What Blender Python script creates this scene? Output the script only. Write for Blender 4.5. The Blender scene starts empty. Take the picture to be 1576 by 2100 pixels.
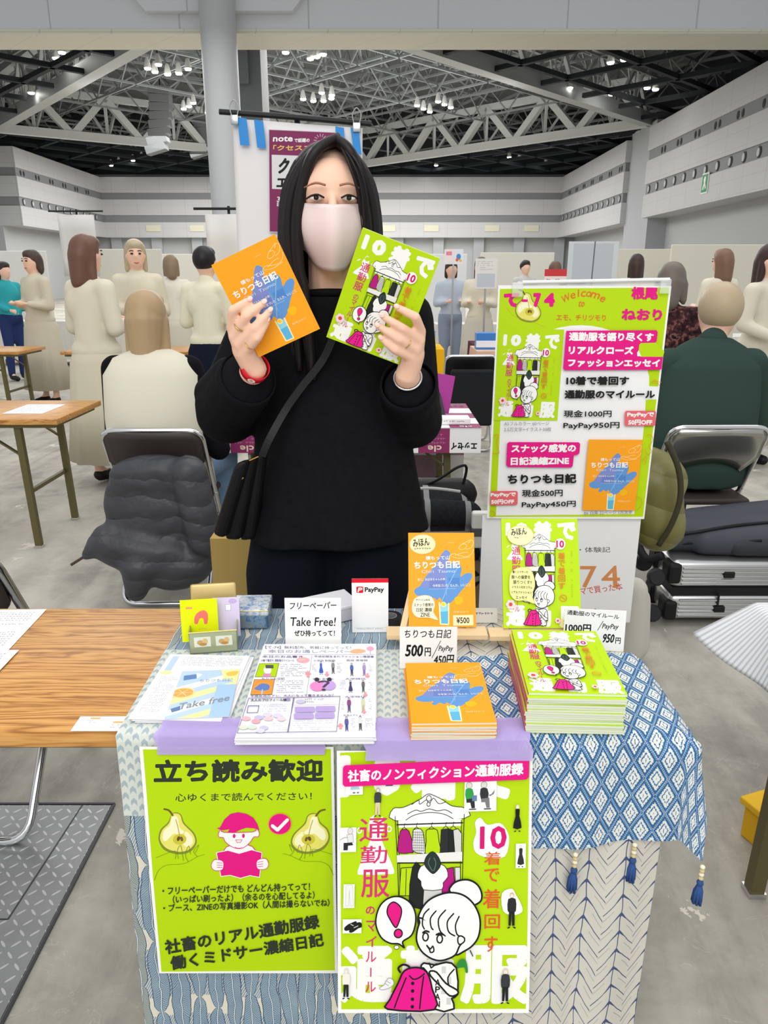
import bpy, bmesh, math, random
from mathutils import Vector, Matrix, geometry
R = math.radians
random.seed(7)
SC = bpy.context.scene
COL = SC.collection

# ------------------------------------------------------------------ camera, world, light, exposure
FPX, CX, CY, CAMH, PITCH = 26 / 36 * 2100, 788.0, 1050.0, 1.37, R(17.55)
cam_data = bpy.data.cameras.new('camera')
cam_data.sensor_fit = 'VERTICAL'; cam_data.sensor_height = 36; cam_data.lens = 26
cam_data.clip_start = 0.02; cam_data.clip_end = 300
cam = bpy.data.objects.new('camera', cam_data); COL.objects.link(cam)
cam.location = (0, 0, CAMH); cam.rotation_euler = (R(90) - PITCH, 0, 0)
SC.camera = cam
world = bpy.data.worlds.new('hall_air'); SC.world = world; world.use_nodes = True
world.node_tree.nodes['Background'].inputs[0].default_value = (0.97, 0.985, 1.0, 1)
world.node_tree.nodes['Background'].inputs[1].default_value = 0.60
def area(name, loc, size, power, rot=(0, 0, 0), col=(1, .985, .955), sy=None):
    l = bpy.data.lights.new(name, 'AREA'); l.energy = power; l.color = col
    l.shape = 'RECTANGLE'; l.size = size; l.size_y = sy or size
    o = bpy.data.objects.new(name, l); COL.objects.link(o); o.location = loc; o.rotation_euler = rot
    return o
area('hall_light_booth', (-1.0, 0.4, 6.8), 5.0, 70, sy=4.0)
area('hall_light_aisle', (1.5, 6.5, 7.2), 9.0, 210, sy=5.0)
area('hall_light_middle', (-3, 16, 7.4), 16.0, 600, sy=8.0)
area('hall_light_far', (-6, 36, 8.6), 16.0, 4300, sy=18.0)
area('hall_light_end', (-4, 51, 8.6), 26.0, 3200, sy=10.0)
area('roof_fill_uplight', (-3.5, 40, 8.0), 18.0, 800, rot=(R(180), 0, 0), sy=14.0)  # added upward fill that brightens the roof; no hall lamp points this way
area('hall_light_behind', (-.4, -3.2, 4.6), 6.0, 210, rot=(R(52), 0, 0), sy=3.5)
SC.view_settings.view_transform = 'Standard'; SC.view_settings.look = 'None'
SC.view_settings.exposure = 0.24; SC.view_settings.gamma = 1.0; SC.view_settings.use_curve_mapping = False
SC.cycles.use_denoising = True
SC.cycles.max_bounces = 6; SC.cycles.diffuse_bounces = 4; SC.cycles.transparent_max_bounces = 12
SC.cycles.caustics_reflective = False; SC.cycles.caustics_refractive = False

# ------------------------------------------------------------------ geometry of the view: pixel + real depth -> point
_c, _s = math.cos(PITCH), math.sin(PITCH)
def ray(x, y):
    a, b = (x - CX) / FPX, (CY - y) / FPX
    return Vector((a, _c + b * _s, -_s + b * _c))
def at(x, y, Y=None, Z=None, X=None):
    d = ray(x, y)
    t = Y / d.y if Y is not None else ((Z - CAMH) / d.z if Z is not None else X / d.x)
    return Vector((0, 0, CAMH)) + d * t

# ------------------------------------------------------------------ materials
def lin(h):
    h = h.lstrip('#'); v = [int(h[i:i + 2], 16) / 255 for i in (0, 2, 4)]
    return tuple(c / 12.92 if c <= .04045 else ((c + .055) / 1.055) ** 2.4 for c in v)
_M = {}
def mat(hexcol, rough=.6, metal=0.0, spec=.3, alpha=1.0, trans=0.0, emit=0.0, name=None, ior=1.45):
    key = (hexcol, rough, metal, spec, alpha, trans, emit)
    if key in _M: return _M[key]
    m = bpy.data.materials.new(name or ('paint_' + hexcol.strip('#'))); m.use_nodes = True
    b = m.node_tree.nodes['Principled BSDF']
    c = lin(hexcol)
    b.inputs['Base Color'].default_value = (*c, 1); b.inputs['Roughness'].default_value = rough
    b.inputs['Metallic'].default_value = metal; b.inputs['Specular IOR Level'].default_value = spec
    b.inputs['Alpha'].default_value = alpha; b.inputs['Transmission Weight'].default_value = trans; b.inputs['IOR'].default_value = ior
    if emit:
        b.inputs['Emission Color'].default_value = (*c, 1); b.inputs['Emission Strength'].default_value = emit
    _M[key] = m
    return m
class NT:
    """small node-expression helper: values are sockets or numbers"""
    def __init__(s, name, rough=.7, spec=.25, metal=0.0):
        s.m = bpy.data.materials.new(name); s.m.use_nodes = True; s.t = s.m.node_tree
        s.b = s.t.nodes['Principled BSDF']; s.b.inputs['Roughness'].default_value = rough
        s.b.inputs['Specular IOR Level'].default_value = spec; s.b.inputs['Metallic'].default_value = metal
    def n(s, kind, **kw):
        nd = s.t.nodes.new(kind)
        for k, v in kw.items(): setattr(nd, k, v)
        return nd
    def put(s, sock, v):
        if hasattr(v, 'links') or isinstance(v, bpy.types.NodeSocket): s.t.links.new(v, sock)
        else: sock.default_value = v
    def op(s, o, a, b=0.0, c=None):
        nd = s.n('ShaderNodeMath', operation=o); s.put(nd.inputs[0], a); s.put(nd.inputs[1], b)
        if c is not None: s.put(nd.inputs[2], c)
        return nd.outputs[0]
    def add(s, a, b): return s.op('ADD', a, b)
    def sub(s, a, b): return s.op('SUBTRACT', a, b)
    def mul(s, a, b): return s.op('MULTIPLY', a, b)
    def div(s, a, b): return s.op('DIVIDE', a, b)
    def abs(s, a): return s.op('ABSOLUTE', a)
    def fract(s, a): return s.op('FRACT', a)
    def floor(s, a): return s.op('FLOOR', a)
    def lt(s, a, b): return s.op('LESS_THAN', a, b)
    def gt(s, a, b): return s.op('GREATER_THAN', a, b)
    def mx(s, a, b): return s.op('MAXIMUM', a, b)
    def mn(s, a, b): return s.op('MINIMUM', a, b)
    def sin(s, a): return s.op('SINE', a)
    def uv(s):
        nd = s.n('ShaderNodeUVMap'); sp = s.n('ShaderNodeSeparateXYZ'); s.t.links.new(nd.outputs[0], sp.inputs[0])
        return sp.outputs[0], sp.outputs[1]
    def obj(s):
        nd = s.n('ShaderNodeTexCoord'); return nd.outputs['Object']
    def geo(s):
        nd = s.n('ShaderNodeNewGeometry'); return nd.outputs['Position']
    def sep(s, v):
        sp = s.n('ShaderNodeSeparateXYZ'); s.t.links.new(v, sp.inputs[0]); return sp.outputs[0], sp.outputs[1], sp.outputs[2]
    def comb(s, x, y, z=0.0):
        c = s.n('ShaderNodeCombineXYZ'); s.put(c.inputs[0], x); s.put(c.inputs[1], y); s.put(c.inputs[2], z); return c.outputs[0]
    def noise(s, vec, scale=5, detail=4, rough=.55, dist=0.0):
        nd = s.n('ShaderNodeTexNoise'); s.t.links.new(vec, nd.inputs['Vector'])
        nd.inputs['Scale'].default_value = scale; nd.inputs['Detail'].default_value = detail
        nd.inputs['Roughness'].default_value = rough; nd.inputs['Distortion'].default_value = dist
        return nd.outputs[0]
    def mix(s, f, a, b):
        nd = s.n('ShaderNodeMix', data_type='RGBA'); s.put(nd.inputs[0], f)
        for i, v in ((6, a), (7, b)):
            if isinstance(v, str): nd.inputs[i].default_value = (*lin(v), 1)
            else: s.put(nd.inputs[i], v)
        return nd.outputs[2]
    def ramp(s, f, stops):
        nd = s.n('ShaderNodeValToRGB'); s.put(nd.inputs[0], f); e = nd.color_ramp.elements
        while len(e) < len(stops): e.new(.5)
        for el, (p, h) in zip(e, stops):
            el.position = p; el.color = (*lin(h), 1)
        return nd.outputs[0]
    def color(s, c): s.put(s.b.inputs['Base Color'], c); return s
    def bump(s, h, strength=.3, dist=.01):
        nd = s.n('ShaderNodeBump'); s.put(nd.inputs['Height'], h); nd.inputs['Strength'].default_value = strength
        nd.inputs['Distance'].default_value = dist; s.t.links.new(nd.outputs[0], s.b.inputs['Normal']); return s

# ------------------------------------------------------------------ mesh builder
class MB:
    def __init__(s): s.V, s.Fc, s.I, s.U = [], [], [], {}
    def raw(s, vs, fs, mi=0, xf=None):
        k = len(s.V)
        s.V += [(xf @ Vector(v)) if xf else Vector(v) for v in vs]
        for f in fs: s.Fc.append([k + i for i in f]); s.I.append(mi)
        return k
    def box(s, lo, hi, mi=0, xf=None, bev=0.0, seg=2):
        if bev:
            b = bmesh.new(); bmesh.ops.create_cube(b, size=1)
            for v in b.verts: v.co = Vector([lo[i] + (v.co[i] + .5) * (hi[i] - lo[i]) for i in range(3)])
            bmesh.ops.bevel(b, geom=b.edges[:], offset=bev, segments=seg, profile=.5, affect='EDGES')
            b.verts.index_update()
            s.raw([v.co.copy() for v in b.verts], [[v.index for v in f.verts] for f in b.faces], mi, xf); b.free(); return
        x0, y0, z0 = lo; x1, y1, z1 = hi
        s.raw([(x0,y0,z0),(x1,y0,z0),(x1,y1,z0),(x0,y1,z0),(x0,y0,z1),(x1,y0,z1),(x1,y1,z1),(x0,y1,z1)],
              [(3,2,1,0),(4,5,6,7),(0,1,5,4),(1,2,6,5),(2,3,7,6),(3,0,4,7)], mi, xf)
    def tube(s, pts, r, n=8, mi=0, closed=False, xf=None, caps=True, flat=1.0):
        pts = [Vector(p) for p in pts]; m = len(pts); rs = r if isinstance(r, (list, tuple)) else [r] * m
        vs, fs, up = [], [], None
        for i, p in enumerate(pts):
            a = pts[i - 1] if (i or closed) else p; b = pts[(i + 1) % m] if (i < m - 1 or closed) else p
            t = (b - a); t = t.normalized() if t.length > 1e-9 else Vector((0, 0, 1))
            if up is None: up = Vector((0, 0, 1)) if abs(t.z) < .9 else Vector((0, 1, 0))
            sd = t.cross(up)
            if sd.length < 1e-6: sd = t.orthogonal()
            sd.normalize(); up = sd.cross(t).normalized()
            for k in range(n):
                q = 2 * math.pi * (k + .5) / n
                vs.append(p + sd * (math.cos(q) * rs[i]) + up * (math.sin(q) * rs[i] * flat))
        for i in range(m if closed else m - 1):
            j = (i + 1) % m
            for k in range(n): fs.append((i*n+k, i*n+(k+1)%n, j*n+(k+1)%n, j*n+k))
        if caps and not closed: fs += [tuple(range(n))[::-1], tuple((m-1)*n+k for k in range(n))]
        s.raw(vs, fs, mi, xf)
    def bar(s, a, b, w, h=None, mi=0):
        """rectangular bar from a to b"""
        a, b = Vector(a), Vector(b); t = (b - a).normalized(); h = h or w
        up = Vector((0, 0, 1)) if abs(t.z) < .95 else Vector((0, 1, 0))
        sd = t.cross(up).normalized() * (w / 2); u = sd.cross(t).normalized() * (h / 2)
        vs = [p + i * sd + j * u for p in (a, b) for i, j in ((-1,-1),(1,-1),(1,1),(-1,1))]
        s.raw(vs, [(3,2,1,0),(4,5,6,7),(0,1,5,4),(1,2,6,5),(2,3,7,6),(3,0,4,7)], mi)
    def ell(s, c, r, nu=16, nv=10, mi=0, xf=None):
        r = r if isinstance(r, (list, tuple)) else (r, r, r)
        vs, fs = [], []
        for j in range(nv + 1):
            t = math.pi * j / nv
            for i in range(nu):
                p = 2 * math.pi * i / nu
                vs.append((c[0]+r[0]*math.sin(t)*math.cos(p), c[1]+r[1]*math.sin(t)*math.sin(p), c[2]+r[2]*math.cos(t)))
        for j in range(nv):
            for i in range(nu): fs.append((j*nu+i, (j+1)*nu+i, (j+1)*nu+(i+1)%nu, j*nu+(i+1)%nu))
        s.raw(vs, fs, mi, xf)
    def lathe(s, prof, n=24, mi=0, xf=None):
        vs, fs = [], []
        for r, z in prof:
            for i in range(n):
                p = 2 * math.pi * i / n; vs.append((r * math.cos(p), r * math.sin(p), z))
        for j in range(len(prof) - 1):
            for i in range(n): fs.append((j*n+i, j*n+(i+1)%n, (j+1)*n+(i+1)%n, (j+1)*n+i))
        if prof[0][0] > 1e-6: fs.append(tuple(range(n))[::-1])
        if prof[-1][0] > 1e-6: fs.append(tuple((len(prof)-1)*n+i for i in range(n)))
        s.raw(vs, fs, mi, xf)
    def prism(s, poly, d, mi=0, xf=None, o=(0, 0, 0), ax=None):
        """extrude a 2D polygon: ax = (u, v, n) vectors"""
        u, v, n = [Vector(a) for a in (ax or ((1,0,0),(0,0,1),(0,1,0)))]; o = Vector(o); m = len(poly)
        vs = [o + u * p[0] + v * p[1] for p in poly] + [o + u * p[0] + v * p[1] + n * d for p in poly]
        s.raw(vs, [tuple(range(m)), tuple(range(2*m-1, m-1, -1))] + [(i, i+m, (i+1)%m+m, (i+1)%m) for i in range(m)], mi, xf)
    def grid(s, fn, nu, nv, mi=0, uvf=None, thick=0.0):
        k = len(s.V)
        for j in range(nv + 1):
            for i in range(nu + 1):
                s.V.append(Vector(fn(i / nu, j / nv)))
                if uvf: s.U[len(s.V) - 1] = uvf(i / nu, j / nv)
        for j in range(nv):
            for i in range(nu):
                a = k + j * (nu + 1) + i
                s.Fc.append([a, a + 1, a + nu + 2, a + nu + 1]); s.I.append(mi)
    def build(s, name, mats, parent=None, smooth=False, auto=None, solid=0.0, sub=0):
        me = bpy.data.meshes.new(name); me.from_pydata(s.V, [], s.Fc)
        for m in (mats if isinstance(mats, (list, tuple)) else [mats]): me.materials.append(m)
        me.polygons.foreach_set('material_index', s.I)
        if s.U:
            ul = me.uv_layers.new(name='UVMap')
            for lp in me.loops:
                if lp.vertex_index in s.U: ul.data[lp.index].uv = s.U[lp.vertex_index]
        b = bmesh.new(); b.from_mesh(me)
        if not s.U: bmesh.ops.recalc_face_normals(b, faces=b.faces[:])
        b.to_mesh(me); b.free()
        if smooth or auto:
            me.polygons.foreach_set('use_smooth', [True] * len(me.polygons))
            if auto: me.set_sharp_from_angle(angle=R(auto))
        me.update()
        o = bpy.data.objects.new(name, me); COL.objects.link(o)
        if parent: o.parent = parent
        if solid:
            md = o.modifiers.new('thickness', 'SOLIDIFY'); md.thickness = solid; md.offset = 0
        if sub:
            md = o.modifiers.new('smooth', 'SUBSURF'); md.levels = md.render_levels = sub
        return o

def tag(o, label=None, cat=None, group=None, kind=None):
    if label: o['label'] = label
    if cat: o['category'] = cat
    if group: o['group'] = group
    if kind: o['kind'] = kind
    return o
def thing(name, label, cat, loc=(0, 0, 0), rz=0.0, group=None):
    o = bpy.data.objects.new(name, None); COL.objects.link(o); o.location = loc; o.rotation_euler = (0, 0, rz)
    o.empty_display_size = .05
    return tag(o, label, cat, group)
def structure(name, mb, mats, label, cat, **kw):
    o = mb.build(name, mats, **kw); return tag(o, label, cat, kind='structure')
def copy_tree(o, parent=None):
    c = o.copy(); COL.objects.link(c); c.parent = parent
    for ch in list(o.children): copy_tree(ch, c)
    return c
def smooth_pts(pts, n=6, closed=False):
    """Catmull-Rom through the points"""
    P = [Vector(p) for p in pts]; m = len(P); out = []
    for i in range(m if closed else m - 1):
        p0 = P[i - 1] if (i or closed) else P[0]; p1 = P[i]; p2 = P[(i + 1) % m]
        p3 = P[(i + 2) % m] if (closed or i + 2 < m) else P[-1]
        for k in range(n):
            t = k / n
            out.append(.5 * ((2*p1) + (p2-p0)*t + (2*p0-5*p1+4*p2-p3)*t*t + (3*p1-p0-3*p2+p3)*t**3))
    if not closed: out.append(P[-1])
    return out

# ------------------------------------------------------------------ the hall
n = NT('worn_concrete', rough=.62, spec=.3)
p = n.geo(); x, y, z = n.sep(p)
a = n.noise(p, .9, 6, .62, .6); b = n.noise(p, 6.5, 8, .7, .3); c = n.noise(n.comb(n.mul(x, 2.2), n.mul(y, .35)), 1.7, 6, .6, 1.2)
col = n.ramp(n.add(n.add(n.mul(a, .5), n.mul(b, .22)), n.mul(c, .28)), [(.33, '#6f6c64'), (.45, '#98958c'), (.54, '#b5b1a6'), (.68, '#cbc7bb')])
patch = n.noise(p, 2.3, 9, .66, .2)
col = n.mix(n.gt(patch, .655), col, '#d6d1c4')
crack = n.lt(n.abs(n.sub(n.noise(p, 3.1, 5, .6, 1.5), .5)), .0025)
col = n.mix(n.mul(crack, .22), col, '#d8d4c8')
n.color(col).bump(n.add(b, n.mul(n.gt(patch, .655), .25)), .12, .004)
M_floor = n.m
mb = MB(); mb.box((-26, -3, -.2), (20, 64, 0)); structure('floor', mb, M_floor, 'worn grey concrete exhibition hall floor', 'floor')

def panel_mat(name, base, jw, jh, line):
    n = NT(name, rough=.5, spec=.3); x, y, z = n.sep(n.geo())
    l = n.add(x, y)
    g = n.mx(n.lt(n.fract(n.div(l, jw)), .012), n.lt(n.fract(n.div(z, jh)), .02))
    n.color(n.mix(n.mul(g, .5), base, line)); return n.m
M_light = panel_mat('pale_wall_panels', '#c3c4c6', 1.8, .55, '#8f9092')
M_band = mat('#86888c', .5); M_recess = mat('#b0b2b4', .6); M_dark = mat('#17191d', .8); M_hole = mat('#3a3c40', .7)
M_end = mat('#aeb1b6', .5)
BANDS = [(4.32, 5.40, 0), (5.40, 5.90, 1), (5.90, 7.0, 0), (7.0, 7.46, 1), (7.46, 8.55, 0)]
def banded(mb, x0, y0, x1, y1, ends):
    """a deep wall block with recessed dark bands; ends: 'x-' etc are inset for the bands"""
    for z0, z1, d in BANDS:
        q = .07 if d else 0
        mb.box((x0 + q, y0 + q, z0), (x1 - q, y1 - q, z1), d)
def portholes(mb, xw, y0, y1, sgn):
    yy = y0 + .6
    while yy < y1 - .4:
        mb.raw([(xw + .069 * sgn - .02 * sgn, yy + .17 * math.cos(t * .3927), 5.65 + .2 * math.sin(t * .3927)) for t in range(16)], [tuple(range(16))], 2)
        mb.raw([(xw + .069 * sgn - .03 * sgn, yy + .05 + .11 * math.cos(t * .3927), 5.65 + .15 * math.sin(t * .3927)) for t in range(16)], [tuple(range(16))], 0)
        yy += 1.15
    yy = y0 + .9
    while yy < y1 - .6:
        for d in (-.2, .2):
            mb.raw([(xw + .069 * sgn - .02 * sgn, yy + d + .1 * math.cos(t * .5236), 7.23 + .15 * math.sin(t * .5236)) for t in range(12)], [tuple(range(12))], 2)
        yy += 2.0
mb = MB(); banded(mb, 13.3, 18, 17.5, 41, 0); portholes(mb, 13.3, 18, 41, 1)
mb.box((14.6, 18, 0), (17.5, 41, 4.32), 3); mb.box((13.6, 40.9, 0), (17.5, 44.8, 8.9), 4)
banded(mb, 13.3, 44.7, 17.5, 60.5, 0); portholes(mb, 13.3, 44.7, 60, 1)
mb.box((14.6, 44.7, 0), (17.5, 60.5, 4.32), 3)
structure('wall_right', mb, [M_light, M_band, M_hole, M_recess, M_end], 'pale banded hall wall with round portholes on the right', 'wall')
mb = MB(); banded(mb, -25, 46.5, -21.2, 60.5, 0); portholes(mb, -21.2, 46.5, 60, -1)
mb.box((-25, 46.5, 0), (-22.4, 60.5, 4.32), 3); banded(mb, -26, 24, -22.6, 44, 0); mb.box((-26, 24, 0), (-23.5, 44, 4.32), 3)
structure('wall_left', mb, [M_light, M_band, M_hole, M_recess, M_end], 'pale banded hall wall with round portholes on the left', 'wall')
mb = MB(); banded(mb, -25, 60, 17.5, 61.5, 0); mb.box((-25, 61.5, 0), (17.5, 62, 8.9), 3); mb.box((-25, 60.9, 0), (17.5, 61.5, 4.32), 3)
for k in range(12): mb.box((-21 + k * 3.1, 60.5, 0), (-20.2 + k * 3.1, 60.9, 4.32), 4)
structure('wall_back', mb, [M_light, M_band, M_hole, M_recess, M_end], 'pale banded wall closing the far end of the hall', 'wall')
for k, xx in enumerate((-17.5, -14.2, -3, .3, 3.6, 8.2, 11.2)):
    mb = MB(); mb.box((xx - .55, 59.95, 4.75), (xx + .55, 60.0, 5.2))
    structure('window_%d' % (k + 1), mb, mat('#d8d4bf', .4), 'small cream lit window in the far wall', 'window')
# soffit beam and columns
M_beam = panel_mat('beam_panels', '#cfd1d5', 3.4, 30, '#8d9094'); M_sof = panel_mat('cream_soffit', '#d3d0c2', 1.9, 30, '#9c998e')
mb = MB(); mb.box((-26, 22.4, 7.6), (20, 24, 14)); mb.box((-26, 22.38, 7.56), (20, 24.02, 7.62), 1); mb.box((-26, 22.4, 7.52), (20, 22.6, 7.6), 1)
structure('beam', mb, [M_beam, M_sof], 'broad pale beam with a cream underside crossing the top of the hall', 'beam')
mb = MB()
for sx in (-1, 1): mb.prism([(0, 0), (sx * 1.9, 0), (sx * 2.3, .45), (0, .95)], .6, o=(-4.27, 22.1, 7.95), ax=((1,0,0),(0,0,1),(0,1,0)))
structure('trim_1', mb, M_beam, 'pale sloping brackets where the round column meets the beam', 'trim')
mb = MB(); mb.lathe([(.46, 0), (.46, 14)], 32, xf=Matrix.Translation((-4.27, 21.9, 0)))
structure('column', mb, mat('#b3b6b9', .45), 'thick round pale grey column left of the banner', 'column', auto=40)
mb = MB(); mb.box((-4.5, 25.5, 0), (-3.75, 27, 13)); mb.box((-4.5, 25.3, 7.0), (-4.1, 27.1, 8.6))
structure('column', mb, mat('#6f7276', .6), 'square grey column standing behind the round column', 'column')

# roof: raised lantern over a diamond opening, dark lattice ceiling around it
L, T, Rr, B = Vector((-20.6, 43.5)), Vector((-1.2, 56.2)), Vector((13.5, 42)), Vector((-4, 23.6))
M_roof = mat('#8f9293', .8); M_tube = mat('#c6c9c9', .45); M_tube2 = mat('#84888a', .5); M_lat = mat('#22262c', .7)
ZL = 8.95
mb = MB()
mb.raw([(-27, 18, 13.2), (20, 18, 13.2), (20, 64, 13.2), (-27, 64, 13.2), (-3.5, 41, 16.5), (-27, 18, 17), (20, 18, 17), (20, 64, 17), (-27, 64, 17)],
       [(0, 1, 4), (1, 2, 4), (2, 3, 4), (3, 0, 4)], 0)
for k in range(-20, 21):
    mb.box((-3.5 + k * 1.12 - .05, 19, 12.95), (-3.5 + k * 1.12 + .05, 64, 13.1), 1)
for a, b in (((-27, 62.2, 8.4), (20, 64, 14)), ((-27.2, 18, 8.4), (-26, 64, 14)), ((18, 18, 8.4), (20, 64, 14))): mb.box(a, b, 2)
structure('ceiling', mb, [M_roof, M_tube2, mat('#3a3d41', .8)], 'grey ribbed hall roof above the trusses', 'ceiling')
def inside(q):
    P = [L, B, Rr, T]; s = None
    for i in range(4):
        a, b = P[i], P[(i + 1) % 4]; cr = (b.x - a.x) * (q.y - a.y) - (b.y - a.y) * (q.x - a.x)
        if s is None: s = cr > 0
        elif (cr > 0) != s: return False
    return True
# dark lattice (rotated grid), clipped outside the opening
mb = MB(); u, v = Vector((.72, .69)), Vector((.69, -.72)); O = Vector((-3.5, 40)); sp = 3.1
for d, e in ((u, v), (v, u)):
    for i in range(-22, 23):
        prev = None
        for k in range(-70, 71):
            q = O + e * (i * sp) + d * (k * .7)
            ok = -24 < q.x < 16 and 24.3 < q.y < 61 and not inside(q)
            if ok and prev is None: prev = q
            if prev is not None and (not ok or k == 70):
                last = O + e * (i * sp) + d * ((k - 1) * .7)
                if (last - prev).length > .5: mb.bar((prev.x, prev.y, ZL), (last.x, last.y, ZL), .2, .18)
                prev = None
structure('ceiling_lattice', mb, M_lat, 'black diamond lattice ceiling around the raised roof', 'ceiling', )
# light trusswork seen above the lattice
mb = MB(); rnd = random.Random(3)
for i in range(-9, 10):
    for d, e in ((u, v), (v, u)):
        a = O + e * (i * 3.0) - d * 26; b = O + e * (i * 3.0) + d * 26
        mb.bar((a.x, a.y, 11.6), (b.x, b.y, 11.6), .11)
        if i % 2 == 0: mb.bar((a.x, a.y, 10.3), (b.x, b.y, 10.3), .09)
        for k in range(-10, 10):
            q = O + e * (i * 3.0) + d * (k * 2.6); w = O + e * (i * 3.0) + d * (k * 2.6 + 1.3); r2 = O + e * (i * 3.0) + d * (k * 2.6 + 2.6)
            if i % 2 == 0 and -24 < q.x < 17 and 24 < q.y < 61:
                mb.bar((q.x, q.y, 10.3), (w.x, w.y, 11.6), .06); mb.bar((w.x, w.y, 11.6), (r2.x, r2.y, 10.3), .06)
structure('ceiling_frame', mb, M_tube2, 'grey steel space frame under the hall roof', 'ceiling')
def truss(a, b, npan, z0, z1, wc, wd, label, back=Vector((0, 0))):
    mb = MB(); A = lambda t, z, o=0: Vector((a.x + (b.x - a.x) * t + back.x * o, a.y + (b.y - a.y) * t + back.y * o, z))
    mb.bar(A(0, z0), A(1, z0), wc, wc); mb.bar(A(0, z1), A(1, z1), wc * .8, wc * .8)
    for k in range(npan):
        mb.bar(A(k / npan, z0), A((k + .5) / npan, z1), wd); mb.bar(A((k + .5) / npan, z1), A((k + 1) / npan, z0), wd)
        mb.bar(A((k + .5) / npan, z0), A((k + .5) / npan, z1), wd * .4)
        mb.bar(A((k + .5) / npan, z1), A((k + .1) / npan, z1 + 1.6, 3), wd * .45); mb.bar(A((k + .5) / npan, z1), A((k + .9) / npan, z1 + 1.6, 3), wd * .45)
        mb.bar(A((k + .5) / npan, z0), A((k + .25) / npan, z1, 1), wd * .35); mb.bar(A((k + .5) / npan, z0), A((k + .75) / npan, z1, 1), wd * .35)
    o = mb.build('roof_truss', M_tube if z0 < 9 else mat('#a4a7a8', .5)); return tag(o, label, 'truss', kind='structure')
cen = (L + T + Rr + B) / 4
truss(L, T, 6, 8.95, 11.0, .42, .36, 'pale steel zigzag truss on the far left side of the raised roof', Vector((-.56, .83)))
truss(T, Rr, 5, 8.95, 11.0, .42, .36, 'pale steel zigzag truss on the far right side of the raised roof', Vector((.7, .72)))
truss(L, B, 7, 9.05, 11.2, .55, .16, 'pale steel truss along the near left edge of the raised roof')
truss(B, Rr, 7, 9.05, 11.2, .55, .16, 'pale steel truss along the near right edge of the raised roof')
mb = MB()
for k in range(1, 8):       # ribs rising to the ridge of the lantern
    t = k / 8
    for a, b in ((L, T), (B, Rr)):
        q = a + (b - a) * t; w = L + (B - L) * t if a is L else T + (Rr - T) * t
        mb.bar((q.x, q.y, 11.4), (cen.x + (q.x - cen.x) * .15, cen.y + (q.y - cen.y) * .15, 14.6), .15)
    for a, b in ((L, B), (T, Rr)):
        q = a + (b - a) * t; mb.bar((q.x, q.y, 11.4), (cen.x + (q.x - cen.x) * .15, cen.y + (q.y - cen.y) * .15, 14.6), .15)
for f in (.8, .6, .4, .22):
    P = [cen + (q - cen) * f for q in (L, B, Rr, T)]; zz = 11.4 + (1 - f) * 3.6
    for i in range(4):
        a, b = P[i], P[(i + 1) % 4]; mb.bar((a.x, a.y, zz), (b.x, b.y, zz), .15); mb.bar((a.x, a.y, zz - .9), (b.x, b.y, zz - .9), .1)
        m = 12
        for k in range(m):
            c0 = a + (b - a) * (k / m); c1 = a + (b - a) * ((k + .5) / m); c2 = a + (b - a) * ((k + 1) / m)
            mb.bar((c0.x, c0.y, zz - .9), (c1.x, c1.y, zz), .07); mb.bar((c1.x, c1.y, zz), (c2.x, c2.y, zz - .9), .07)
structure('ceiling_ribs', mb, M_tube2, 'steel ribs rising to the ridge of the raised roof', 'ceiling')
# hall lamps, in clusters: (pixel list, depth, label)
LAMP_E = mat('#fffdf4', .5, emit=22.0, name='lit_lamp_glass'); M_can = mat('#d9d9d6', .4)
lamp0 = None
def lamps(pix, z, label, group, r=.15):
    global lamp0
    z = 9.62 if z > 9.4 else 9.17
    for (px, py) in pix:
        c = at(px, py, Z=z)
        if lamp0 is None:
            lamp0 = thing('hall_lamp', label, 'lamp', c, group=group)
            m = MB(); m.lathe([(.0, .4), (.06, .38), (.1, .26), (r, .02), (r, 0)], 16); m.build('lamp_housing', M_can, lamp0, auto=40)
            m = MB(); m.lathe([(r * .93, .015), (r * .8, -.05), (0, -.08)], 16); m.build('lamp_glass', LAMP_E, lamp0, smooth=True)
            o = lamp0
        else:
            o = copy_tree(lamp0); o['label'] = label; o['group'] = group
        o.location = c
lamps([(115,119),(138,116),(127,107)], 9.5, 'lamp in the trio left of the column just under the cream beam', 'lamps under the beam')
lamps([(303,140),(325,132),(318,147),(344,152),(367,150),(386,141)], 10.2, 'lamp in the cluster of six left of the round column', 'six lamps left of column')
lamps([(377,223),(388,218),(397,211),(426,231)], 9.9, 'lamp in the short row above the zigzag truss left of the column', 'row left of column')
lamps([(64,190)], 9.3, 'single small lamp near the left edge under the black lattice', 'lone lamp left')
lamps([(228,339),(244,334),(273,329),(291,324)], 9.1, 'lamp in the row low over the far left wall', 'row over far left wall', .2)
lamps([(586,107),(637,120),(650,116),(663,111)], 10.4, 'lamp right of the column just under the cream beam', 'lamps right of column')
lamps([(622,203),(643,207),(664,207),(680,202),(660,190),(681,195)], 10.8, 'lamp in the double row above the banner', 'double row above the banner')
lamps([(953,108),(974,113)], 9.6, 'lamp in the pair under the beam above the green book', 'pair under beam')
lamps([(856,216),(869,223),(882,229),(899,208),(912,214),(925,220)], 10.4, 'lamp in the double row over the middle of the hall', 'double row in the middle')
lamps([(1253,128),(1281,122)], 9.3, 'lamp in the pair under the black lattice near the upper right', 'pair upper right')
lamps([(1169,180),(1240,187),(1255,193),(1271,196),(1312,173),(1328,180),(1345,183)], 9.3, 'lamp in the scattered group under the black lattice on the right', 'scattered lamps right')
lamps([(1066,325),(1120,335),(1045,322),(860,335),(895,339)], 9.1, 'small lamp low over the far right corner of the hall', 'lamps over far right corner', .2)
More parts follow.
